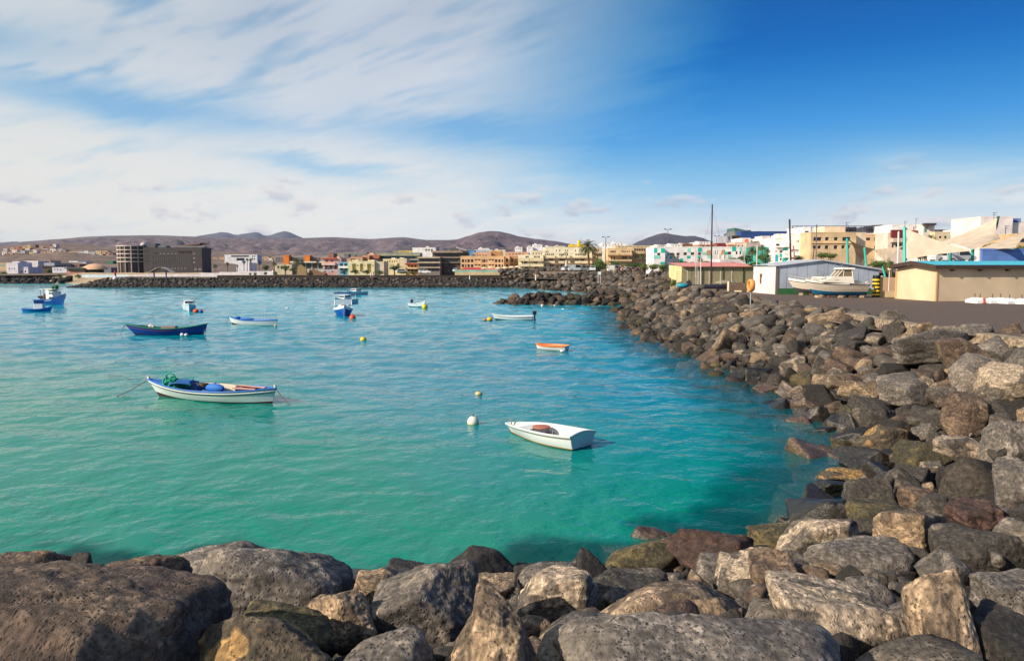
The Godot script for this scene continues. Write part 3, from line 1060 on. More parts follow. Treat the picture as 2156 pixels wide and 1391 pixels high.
# ---------------------------------------------------------------- buildings
var panes := {}
func pane(w: float, h: float) -> ArrayMesh:
	var key := "%.1f_%.1f" % [w, h]
	if not panes.has(key):
		var b := B.new()
		b.box(Vector3.ZERO, Vector3(w + 0.04, h + 0.04, 0.06))
		panes[key] = b.mesh()
	return panes[key]
func frame_mesh(w: float, h: float) -> ArrayMesh:
	var key := "f%.1f_%.1f" % [w, h]
	if not panes.has(key):
		var b := B.new()
		var t := 0.11
		b.box(Vector3(0, h / 2 - t / 2, 0.06), Vector3(w, t, 0.08)).box(Vector3(0, -h / 2 + t / 2, 0.06), Vector3(w, t, 0.08))
		b.box(Vector3(w / 2 - t / 2, 0, 0.06), Vector3(t, h - 2 * t, 0.08)).box(Vector3(-w / 2 + t / 2, 0, 0.06), Vector3(t, h - 2 * t, 0.08))
		if w > 1.0: b.box(Vector3(0, 0, 0.06), Vector3(t * 0.8, h - 2 * t, 0.08))
		if w > 3.2:
			for s in [-0.25, 0.25]: b.box(Vector3(w * s, 0, 0.06), Vector3(t * 0.8, h - 2 * t, 0.08))
		panes[key] = b.mesh()
	return panes[key]
# one building. Its front stands at distance d; x0, x1, y0 outline the front in the photograph. o: base, dep, yaw, col, win [[x0, x1, y0, y1, columns, rows, width share, height share]],
# side [[face, u0, u1, v0, v1, columns, rows, wf, hf]], band [[y, thickness, proud, x0, x1, colour]], roof [[x0, x1, y0, colour, name]], panel [[x0, x1, y0, y1, colour]]
func house(called: String, label: String, x0: float, x1: float, y0: float, d: float, o := {}) -> Node3D:
	var base: float = o.get("base", 2.6)
	var dep: float = o.get("dep", 10.0)
	var pl := at(x0, y0, d)
	var pr := at(x1, y0, d)
	var w := pr.x - pl.x
	var h := pl.y - base
	var yb := to_px(Vector3(pl.x, base, -d)).y
	var t := thing(called, label, o.get("cat", "building"), Vector3((pl.x + pr.x) / 2, base, -d), deg_to_rad(o.get("yaw", 0.0)), o.get("group", ""))
	t.set_meta("h", h)
	t.set_meta("w", w)
	var c: Array = o.get("col", [225, 205, 170])
	var lum: float = (c[0] + c[1] + c[2]) / 3.0   # sun bleached
	var m: Material = o.get("mat", paint(int(c[0] * 0.73 + lum * 0.29), int(c[1] * 0.73 + lum * 0.29), int(c[2] * 0.73 + lum * 0.29), 0.85))
	var hf := []
	var glass: Material = o.get("glass", glass_mat())
	var fc: Array = o.get("fr", [])
	for q in o.get("win", []):
		for i in q[4]:
			for j in q[5]:
				var cw: float = (q[1] - q[0]) / q[4]
				var ch: float = (q[3] - q[2]) / q[5]
				var ww: float = cw * q[6] / (x1 - x0) * w
				var wh: float = ch * q[7] / (yb - y0) * h
				var cx: float = (q[0] + cw * (i + 0.5) - x0) / (x1 - x0) * w
				var cy: float = (yb - (q[2] + ch * (j + 0.5))) / (yb - y0) * h
				hf.append(Rect2(cx - ww / 2, maxf(cy - wh / 2, 0.05), ww, wh))
	var hs := {"l": [], "r": []}
	for q in o.get("side", []):
		for i in q[5]:
			for j in q[6]:
				var cw: float = (q[2] - q[1]) / q[5] * dep
				var ch: float = (q[4] - q[3]) / q[6] * h
				hs[q[0]].append(Rect2(q[1] * dep + cw * (i + 0.5 - q[7] / 2), q[3] * h + ch * (j + 0.5 - q[8] / 2), cw * q[7], ch * q[8]))
	var b := B.new()
	var rec: float = o.get("recess", 0.22)
	b.wall(Vector3(-w / 2, 0, 0), Vector3.RIGHT, w, h, hf, rec)
	b.wall(Vector3(-w / 2, 0, -dep), Vector3.BACK, dep, h, hs.l, rec)
	b.wall(Vector3(w / 2, 0, 0), Vector3.FORWARD, dep, h, hs.r, rec)
	b.wall(Vector3(w / 2, 0, -dep), Vector3.LEFT, w, h, [], rec)
	b.quad(Vector3(-w / 2, h - 0.3, 0), Vector3(w / 2, h - 0.3, 0), Vector3(w / 2, h - 0.3, -dep), Vector3(-w / 2, h - 0.3, -dep))
	part("wall", b, m, t)
	b = B.new()   # coping round the roof, its inner face a little in
	var cp := 0.28
	b.box(Vector3(0, h - 0.05, -cp / 2 + 0.03), Vector3(w + 0.06, 0.2, cp)).box(Vector3(0, h - 0.05, -dep + cp / 2 - 0.03), Vector3(w + 0.06, 0.2, cp))
	b.box(Vector3(-w / 2 + cp / 2 - 0.03, h - 0.05, -dep / 2), Vector3(cp, 0.2, dep - 2 * cp + 0.06)).box(Vector3(w / 2 - cp / 2 + 0.03, h - 0.05, -dep / 2), Vector3(cp, 0.2, dep - 2 * cp + 0.06))
	part("parapet", b, o.get("coping", m), t)
	var inner := hf.map(func(q): return [Vector3(-w / 2 + q.get_center().x, q.get_center().y, -rec + 0.03), q.size, 0.0])
	for q in hs.l: inner.append([Vector3(-w / 2 + rec - 0.03, q.get_center().y, -dep + q.get_center().x), q.size, -PI / 2])
	for q in hs.r: inner.append([Vector3(w / 2 - rec + 0.03, q.get_center().y, -q.get_center().x), q.size, PI / 2])
	var fm: Material = paint(fc[0], fc[1], fc[2]) if fc else null
	for q in inner:
		var wi := part("window", pane(q[1].x, q[1].y), glass, t, q[0])
		wi.rotation.y = q[2]
		if fm and q[1].x > 0.5: part("frame", frame_mesh(q[1].x, q[1].y), fm, wi)
	for q in o.get("band", []):
		var bx0: float = q[3] if q.size() > 3 else x0
		var bx1: float = q[4] if q.size() > 4 else x1
		var yy: float = (yb - q[0]) / (yb - y0) * h
		var bb := B.new()
		bb.box(Vector3(((bx0 + bx1) / 2 - (x0 + x1) / 2) / (x1 - x0) * w, yy, q[2] / 2 - 0.05), Vector3((bx1 - bx0) / (x1 - x0) * w + 0.05, q[1], q[2] + 0.1))
		part(q[6] if q.size() > 6 else "balcony", bb, paint(q[5][0], q[5][1], q[5][2]) if q.size() > 5 else m, t)
	for q in o.get("panel", []):
		var bb := B.new()
		var a := Vector2((q[0] - x0) / (x1 - x0) * w - w / 2, (yb - q[3]) / (yb - y0) * h)
		var e := Vector2((q[1] - x0) / (x1 - x0) * w - w / 2, (yb - q[2]) / (yb - y0) * h)
		bb.box(Vector3((a.x + e.x) / 2, (a.y + e.y) / 2, 0.01), Vector3(e.x - a.x, e.y - a.y, 0.05))
		part(q[5] if q.size() > 5 else "panel", bb, paint(q[4][0], q[4][1], q[4][2], 0.5), t)
	for q in o.get("roof", []):
		var bb := B.new()
		var a: float = (q[0] - x0) / (x1 - x0) * w - w / 2
		var e: float = (q[1] - x0) / (x1 - x0) * w - w / 2
		var hh: float = (y0 - q[2]) / (yb - y0) * h
		bb.box(Vector3((a + e) / 2, h - 0.3 + hh / 2 + 0.15, -dep * 0.45), Vector3(e - a, hh + 0.3, dep * (q[5] if q.size() > 5 else 0.5)))
		part(q[4] if q.size() > 4 else "roof_room", bb, paint(q[3][0], q[3][1], q[3][2]) if q.size() > 3 and q[3] else m, t)
	return t
func gable_roof(t: Node3D, w: float, dep: float, h: float, rise: float, over: float, m: Material, along_x := true) -> void:
	var b := B.new()
	var hw := w / 2 + over
	var z0 := over
	var z1 := -dep - over
	if along_x:
		var zm := -dep / 2
		for q in [[z0, 1.0], [z1, -1.0]]:
			var a := Vector3(-hw, h - 0.1, q[0])
			var c := Vector3(hw, h - 0.1, q[0])
			var r0 := Vector3(-hw, h + rise, zm)
			var r1 := Vector3(hw, h + rise, zm)
			var up := Vector3(0, 0.12, 0)
			if q[1] > 0: b.quad(a + up, c + up, r1 + up, r0 + up).quad(c, a, r0, r1).quad(a, c, c + up, a + up)
			else: b.quad(c + up, a + up, r0 + up, r1 + up).quad(a, c, r1, r0).quad(c, a, a + up, c + up)
		for s in [-1.0, 1.0]:
			var x: float = s * w / 2
			if s < 0: b.poly([Vector3(x, h, 0), Vector3(x, h + rise - 0.05, zm), Vector3(x, h, -dep)])
			else: b.poly([Vector3(x, h, 0), Vector3(x, h, -dep), Vector3(x, h + rise - 0.05, zm)])
	else:
		for s in [-1.0, 1.0]:
			var a := Vector3(s * hw, h - 0.1, z0)
			var c := Vector3(s * hw, h - 0.1, z1)
			var r0 := Vector3(0, h + rise, z0)
			var r1 := Vector3(0, h + rise, z1)
			var up := Vector3(0, 0.12, 0)
			if s > 0: b.quad(a + up, c + up, r1 + up, r0 + up).quad(c, a, r0, r1).quad(a, a + up, r0 + up, r0)
			else: b.quad(c + up, a + up, r0 + up, r1 + up).quad(a, c, r1, r0).quad(a + up, a, r0, r0 + up)
		b.poly([Vector3(-w / 2, h, 0), Vector3(w / 2, h, 0), Vector3(0, h + rise - 0.05, 0)])
	part("roof", b, m, t)

func town_left() -> void:
	# ---- dark office building by the harbour mouth
	var d := 330.0
	var dk := mat(Color8(66, 60, 62), 0.75, 0.0, T.wear, 0.1)
	var o := house("office_building", "dark charcoal office building with a curved white framed corner beside the harbour mouth", 300, 424, 521, d, {"dep": 10.0, "mat": dk, "cat": "office building",
		"win": [[322, 330, 532, 535, 1, 1, 0.9, 0.9], [324, 374, 531.5, 535, 6, 1, 0.8, 0.8], [320, 394, 538, 546, 16, 1, 0.55, 0.9], [320, 394, 549, 557, 16, 1, 0.55, 0.9], [402, 410, 529, 557, 1, 3, 0.8, 0.5], [320, 394, 562, 567, 10, 1, 0.7, 0.8], [404, 422, 563, 569, 2, 1, 0.85, 0.9], [282 + 20, 315, 524, 558, 3, 3, 0.5, 0.6]],
		"glass": paint(136, 128, 120, 0.3), "roof": [[283 + 20, 322, 512, [86, 84, 90], "roof_room"], [316, 344, 516.5, [98, 108, 116], "roof_room", 0.4], [352, 424, 517, [120, 118, 120], "plant_room", 0.3]], "band": [[529, 0.4, 0.3, 374, 400, [40, 48, 58], "ledge"]]})
	var b := B.new()   # slanting canopy over the roof terrace
	var p0 := at(362, 520, d + 6) - o.position
	var p1 := at(420, 514, d + 6) - o.position
	b.quad(p0, p1, p1 + Vector3(0, 0.4, -14), p0 + Vector3(0, 0.4, -14)).quad(p0 + Vector3(0, 0.5, 0), p0, p0 + Vector3(0, 0.4, -14), p0 + Vector3(0, 0.9, -14)).quad(p0, p0 + Vector3(0, 0.5, 0), p1 + Vector3(0, 0.5, 0), p1).quad(p1 + Vector3(0, 0.9, -14), p0 + Vector3(0, 0.9, -14), p0 + Vector3(0, 0.5, 0), p1 + Vector3(0, 0.5, 0))
	part("canopy", b, paint(120, 92, 78), o)
	# rounded glazed corner: curved wall with white floor bands and mullions
	var cx := (at(264, 540, d).x) - o.position.x
	var r := 11.0
	b = B.new()
	var bands := B.new()
	var mull := B.new()
	var hh := at(300, 516, d).y - 2.6
	var prev := Vector3.ZERO
	for k in 15:
		var a := lerpf(deg_to_rad(200), deg_to_rad(330), k / 14.0)
		var q := Vector3(cx + r * cos(a) * 0.72, 0, -4.0 - r * sin(a) - 8.0)
		if k > 0:
			b.quad(prev, q, q + Vector3(0, hh, 0), prev + Vector3(0, hh, 0))
			for fl in 5:
				var y := hh - 0.25 - fl * (hh - 5.8) / 4.0
				var n := (q - prev).cross(Vector3.UP).normalized() * 0.5
				bands.quad(prev + n + Vector3(0, y - 0.2, 0), q + n + Vector3(0, y - 0.2, 0), q + n + Vector3(0, y + 0.2, 0), prev + n + Vector3(0, y + 0.2, 0))
				bands.quad(prev + n + Vector3(0, y + 0.2, 0), q + n + Vector3(0, y + 0.2, 0), q + Vector3(0, y + 0.2, 0), prev + Vector3(0, y + 0.2, 0))
				bands.quad(prev + Vector3(0, y - 0.2, 0), q + Vector3(0, y - 0.2, 0), q + n + Vector3(0, y - 0.2, 0), prev + n + Vector3(0, y - 0.2, 0))
		if k % 2 == 1: mull.box(q * 1.0 + Vector3(0, hh / 2, 0.25), Vector3(0.45, hh, 0.5))
		prev = q
	b.quad(prev, Vector3(at(302, 540, d).x - o.position.x, 0, -0.2), Vector3(at(302, 540, d).x - o.position.x, hh, -0.2), prev + Vector3(0, hh, 0))
	part("curved_wall", b, paint(58, 54, 56, 0.4), o)
	part("floor_bands", bands, paint(214, 198, 184), o)
	part("mullions", mull, paint(168, 150, 138), o)
	b = B.new()
	b.lathe(Vector3(at(283, 512, d).x - o.position.x, hh - 0.2, -8), [Vector2(0.02, 0), Vector2(1.6, 0), Vector2(1.5, 0.8), Vector2(0.9, 1.5), Vector2(0.02, 1.8)])
	part("satellite_dome", b, paint(196, 190, 186), o)
	# leaning end wall
	b = B.new()
	var e0 := at(424, 522, d) - o.position
	var e1 := at(445, 523, 341) - o.position
	b.quad(Vector3(e0.x, 0, 0.05), Vector3(e1.x - 1.3, 0, -11), e1, Vector3(e0.x, e0.y, 0.05)).quad(Vector3(e1.x - 1.3, 0, -11), Vector3(e0.x - 4, 0, -11), Vector3(e0.x - 4, e1.y, -11), e1)
	b.quad(Vector3(e0.x, e0.y, 0.05), e1, Vector3(e0.x - 4, e1.y, -11), Vector3(e0.x - 4, e0.y, 0.05))
	part("leaning_wall", b, dk, o)
	# ---- houses along the far left shore
	house("house", "white house with a stepped roof at the left edge of the shore", 12, 36, 553, 330, {"col": [222, 214, 222], "win": [[16, 32, 563, 568, 3, 1, 0.35, 0.8]], "roof": [[18, 34, 550, [214, 206, 214]]]})
	house("house", "low lilac white wing house beside the stepped white house on the left shore", 36, 58, 562, 331, {"col": [214, 202, 214], "win": [[40, 57, 569, 574, 2, 1, 0.4, 0.8]]})
	house("house", "plain white cube house with two small windows above the left shore", 51, 79, 549, 400, {"col": [226, 216, 214], "win": [[53, 66, 551, 554, 2, 1, 0.3, 0.9], [57, 62, 556, 558, 1, 1, 0.8, 0.8]]})
	house("house", "long low pinkish wall house in front of the white cube house", 47, 80, 562, 352, {"col": [214, 186, 178], "dep": 5.0})
	house("house", "dark brown house with pillars and a grey roof room on the left shore", 78, 110, 559.5, 345, {"col": [92, 72, 64], "win": [[80, 108, 561, 565, 7, 1, 0.6, 0.9]], "roof": [[86, 108, 553, [168, 170, 180]]]})
	house("house", "small yellow house peeping over the dark brown pillared one", 76, 105, 548.5, 420, {"col": [214, 178, 112], "win": [[80, 100, 550, 553, 3, 1, 0.3, 0.8]]})
	house("house", "orange and green house at the very left edge of the town", -12, 12, 553, 380, {"col": [206, 168, 120], "panel": [[-10, 8, 557, 560, [120, 160, 150]]]})
	house("house", "white lilac house with three dark windows by the beach", 109, 140, 562.5, 325, {"col": [206, 204, 222], "win": [[111, 130, 566, 569, 3, 1, 0.35, 0.9]]})
	o = house("restaurant", "orange beach restaurant with green framed glazing and a tan dome", 139, 177, 564, 318, {"cat": "restaurant", "col": [206, 136, 106], "win": [[140, 176, 565.5, 571, 9, 1, 0.7, 0.9]], "glass": paint(150, 186, 168, 0.3), "fr": [64, 120, 104], "band": [[564.5, 0.5, 1.2, 138, 178, [70, 84, 76], "eaves"]]})
	b = B.new()
	b.lathe(Vector3(5.5, o.get_meta("h", 5.0) + 0.2, -5), [Vector2(5.2, -0.8), Vector2(4.6, 0.2), Vector2(2.6, 1.2), Vector2(0.02, 1.7)])
	part("dome", b, paint(226, 178, 138), o)
	house("house", "dark green annex with a veranda right of the orange beach restaurant", 178, 191, 565, 319, {"col": [60, 86, 80], "win": [[179, 190, 567, 570, 3, 1, 0.7, 0.9]]})
	house("warehouse", "blue grey flat warehouse between the restaurant and the dark office building", 192, 233, 563.5, 345, {"cat": "warehouse", "col": [122, 126, 144], "win": [[200, 212, 566, 568, 1, 1, 0.9, 0.7]]})
	house("house", "pink house with a flat roof behind the white lilac house", 110, 128, 554, 430, {"col": [214, 164, 150], "win": [[112, 126, 556, 559, 3, 1, 0.3, 0.8]]})
	house("house", "brick brown house behind the orange beach restaurant", 130, 166, 556, 440, {"col": [168, 112, 86], "win": [[134, 164, 557.5, 560, 5, 1, 0.3, 0.8]]})
	house("house", "bright white flat house on the slope above the beach restaurant", 144, 163, 549.5, 520, {"col": [230, 228, 228]})
	house("house", "small white house with a blue grey roof right of the bright white one", 164, 180, 551.5, 520, {"col": [196, 200, 214]})
	house("warehouse", "green painted shed at the left foot of the dark office building", 226, 237, 549, 520, {"cat": "shed", "col": [52, 138, 96]})
	house("house", "long thin white house far up behind the warehouse", 203, 220, 553, 560, {"col": [230, 216, 206]})
	# ---- hillside houses: each at its own place on the slope
	var tone := [[206, 158, 110, "orange"], [226, 214, 204, "white"], [178, 120, 96, "brick brown"], [196, 150, 128, "pink"], [214, 190, 120, "yellow"], [150, 112, 112, "mauve"], [206, 126, 80, "rust orange"], [190, 186, 190, "grey"]]
	var spots := [[6, 523, 8, 7], [20, 521, 9, 0], [31, 520, 8, 6], [24, 526, 10, 1], [38, 522, 7, 2], [46, 517, 10, 0], [55, 516, 8, 4], [52, 523, 9, 1], [64, 515, 9, 5], [68, 526, 8, 1], [82, 518, 8, 3], [93, 515, 11, 5], [110, 514, 7, 1], [84, 530, 12, 0], [98, 527, 10, 3], [96, 534, 9, 5], [104, 524, 12, 1], [112, 528, 8, 6], [118, 531, 15, 6], [122, 524, 9, 7], [140, 530, 11, 4], [150, 529, 14, 0], [164, 529, 12, 7], [176, 528, 9, 1], [186, 530, 12, 7], [200, 528, 12, 4], [214, 528, 12, 0], [222, 531, 10, 3], [230, 533, 8, 5], [8, 534, 12, 6], [448, 542, 9, 3], [460, 541, 11, 0], [455, 546, 12, 6], [546, 541, 10, 3], [556, 540, 9, 0], [565, 543, 9, 1], [552, 546, 10, 3], [572, 540, 8, 2], [3, 530, 10, 1], [16, 530, 9, 3], [30, 531, 10, 0], [42, 528, 9, 7], [60, 531, 10, 4], [70, 534, 10, 1], [76, 522, 8, 6], [90, 523, 9, 7], [104, 518, 8, 3], [128, 526, 9, 3], [145, 534, 11, 6], [160, 535, 10, 1], [172, 534, 9, 0], [190, 536, 10, 2], [206, 535, 9, 7], [118, 537, 9, 5], [562, 548, 10, 1], [466, 547, 9, 7], [476, 550, 8, 4], [442, 549, 9, 1]]
	var side := ["at the left edge of the picture", "left of the dark office building", "right of the dark office building"]
	for q in spots:
		var dd := 900.0 if q[1] < 524 else (760.0 if q[1] < 540 else 640.0)
		if q[0] > 400: dd = 700.0
		var w: Array = tone[q[3]]
		var where: String = "on the slope, " + (side[0] if q[0] < 45 else (side[1] if q[0] < 240 else side[2]))
		var l := "%s house %s" % [w[3], where]
		var t := house("hillside_house", l, q[0], q[0] + q[2], q[1], dd, {"cat": "house", "group": "houses on the hillside", "col": w, "base": at(q[0], q[1] + 6.5, dd).y, "dep": 7.0, "win": [[q[0] + 1, q[0] + q[2] - 1, q[1] + 1.5, q[1] + 4, 2, 1, 0.3, 0.8]]})
		t.set_meta("at", q)
	relabel("hillside_house")
	# ---- beyond the white wall
	house("office_building", "long white modern building with a dark window strip, far behind the palms", 472, 541, 536, 560, {"cat": "office building", "col": [214, 214, 220], "base": 8.0, "win": [[486, 524, 537.5, 541, 1, 1, 1, 0.9], [529, 538, 537.5, 541, 2, 1, 0.6, 0.8], [529, 538, 543, 547, 2, 1, 0.6, 0.8], [497, 514, 542.5, 549, 1, 1, 1, 0.9]]})
	o = house("office_building", "long grey glazed block with two bright orange cubes", 577, 692, 538, 480, {"cat": "office building", "col": [150, 142, 138], "base": 5.0, "win": [[579, 690, 541, 553, 16, 1, 0.86, 0.9]], "glass": paint(112, 108, 110, 0.3), "fr": [140, 132, 126]})
	for q in [[596, 608], [640, 652]]:
		b = B.new()
		var a := at(q[0], 537, 477.0) - o.position
		var e := at(q[1], 552, 477.0) - o.position
		b.box(Vector3((a.x + e.x) / 2, (a.y + e.y) / 2 - 1, -1.5), Vector3(e.x - a.x, a.y - e.y + 2, 9))
		b.box(Vector3(e.x + 1.2, (a.y + e.y) / 2 - 1, -4.5), Vector3(2.3, a.y - e.y + 2, 6))
		part("orange_cube", b, paint(222, 124, 36), o)
	house("tower", "narrow red brown tower at the right end of the orange cubed block", 692, 702, 533, 470, {"cat": "tower", "col": [168, 104, 80]})
	house("office_building", "beige and grey flat topped block behind the pink house", 702, 723, 532, 500, {"cat": "office building", "col": [160, 148, 130]})
	house("office_building", "grey flat topped block with dark openings above the orange houses", 723, 772, 531, 500, {"cat": "office building", "col": [128, 126, 122], "win": [[733, 738, 535, 541, 1, 1, 1, 1], [748, 750, 536, 541, 1, 1, 1, 1], [726, 729, 536, 538, 1, 1, 1, 1]], "coping": paint(200, 192, 170)})
	house("house", "white house with a stepped gable among the palms", 497, 524, 553, 330, {"col": [224, 222, 230], "roof": [[498, 505, 549, [224, 222, 230]]]})
	house("warehouse", "open sided harbour shed with a white roof behind the stone ruin", 614, 688, 551, 335, {"cat": "shed", "col": [196, 192, 178], "win": [[630, 684, 554, 566, 4, 1, 0.88, 1.0]], "glass": paint(70, 78, 78, 0.5), "band": [[551.5, 0.6, 1.5, 612, 690, [226, 220, 206], "roof_edge"]]})
	house("house", "low cream house with wide openings left of the harbour shed", 578, 614, 556, 330, {"col": [206, 190, 150], "win": [[582, 612, 559, 565, 4, 1, 0.6, 0.8]]})
	# ---- white wall and what stands on the breakwater
	var ww := thing("wall", "long white boundary wall behind the breakwater, stepping up to the right", "wall")
	for q in [[172, 300, 578, 262], [300, 420, 577, 256], [420, 462, 574.5, 252], [462, 520, 572.5, 250], [520, 575, 570.5, 248]]:
		b = B.new()
		var a := at(q[0], q[2], q[3])
		var e := at(q[1], q[2], q[3])
		b.box(Vector3((a.x + e.x) / 2, (a.y + 2.2) / 2, -q[3]), Vector3(e.x - a.x + 0.02, a.y - 2.2, 0.5))
		part("section", b, paint(224, 218, 220), ww)
	var rs := thing("ruin", "roofless stone ruin with a tall gable beside the sea wall", "ruin", at(635, 582, 246))
	var sm := mat(Color8(196, 168, 118), 0.95, 0.0, T.soil, 0.5, T.rough, 10.0)
	b = B.new()
	b.extrude([Vector2(-1.7, 0), Vector2(1.7, 0), Vector2(1.5, 2.6), Vector2(-0.3, 4.0), Vector2(-1.3, 3.0)], Vector3.ZERO, Vector3.RIGHT, Vector3.UP, Vector3(0, 0, -0.8))
	part("gable_wall", b, sm, rs)
	b = B.new()
	b.extrude([Vector2(1.75, 0), Vector2(7.5, 0), Vector2(7.2, 1.0), Vector2(5.0, 1.6), Vector2(3.0, 2.4), Vector2(2.2, 2.1)], Vector3(0, 0, -1.0), Vector3.RIGHT, Vector3.UP, Vector3(0, 0, -3.0))
	part("side_wall", b, mat(Color8(176, 136, 104), 0.95, 0.0, T.soil, 0.5, T.rough, 10.0), rs)
	var be := thing("beacon", "red and white harbour beacon on the tip of the breakwater", "beacon", at(242, 588, 222))
	b = B.new()
	b.lathe(Vector3.ZERO, [Vector2(0.7, 0), Vector2(0.7, 0.5), Vector2(0.35, 0.6), Vector2(0.3, 1.1)])
	part("base", b, paint(230, 224, 222), be)
	b = B.new()
	b.lathe(Vector3(0, 1.1, 0), [Vector2(0.28, 0), Vector2(0.24, 1.2), Vector2(0.3, 1.25), Vector2(0.02, 1.5)])
	part("light_head", b, paint(196, 40, 40), be)
	var sh := thing("shelter", "wavy tan shade roof on two blue posts on the breakwater", "shelter", at(338, 583, 226))
	b = B.new()
	var r1 := []
	for k in 20:
		var u := k / 19.0
		var y := 2.2 + 0.75 * sin(u * 6.0 - 1.8) - 0.2
		r1.append(PackedVector3Array([Vector3(lerpf(-3.8, 3.8, u), y, 1.6), Vector3(lerpf(-3.8, 3.8, u), y + 0.14, 1.6), Vector3(lerpf(-3.8, 3.8, u), y + 0.14, -1.6), Vector3(lerpf(-3.8, 3.8, u), y, -1.6)]))
	b.loft(r1, true)
	part("canopy", b, paint(206, 182, 160), sh)
	for x in [-2.0, 1.6]:
		b = B.new()
		b.tube([Vector3(x, -0.6, 0), Vector3(x, 2.2 if x < 0 else 2.6, 0)], 0.2, 8)
		part("post", b, paint(46, 88, 168), sh)
func relabel(called: String) -> void:   # tells apart the things that would share a label: counted from the left within each look
	var by := {}
	for o in get_children():
		if o.name.begins_with(called) and o.has_meta("label"):
			var l: String = o.get_meta("label")
			if not by.has(l): by[l] = []
			by[l].append(o)
	var w := ["first", "second", "third", "fourth", "fifth", "sixth", "seventh", "eighth", "ninth", "tenth", "eleventh", "twelfth", "thirteenth"]
	for l in by:
		var lst: Array = by[l]
		if lst.size() < 2: continue
		lst.sort_custom(func(a, b): return to_px(a.position).x < to_px(b.position).x)
		for k in lst.size(): lst[k].set_meta("label", "%s from left %s" % [w[mini(k, 12)], l])

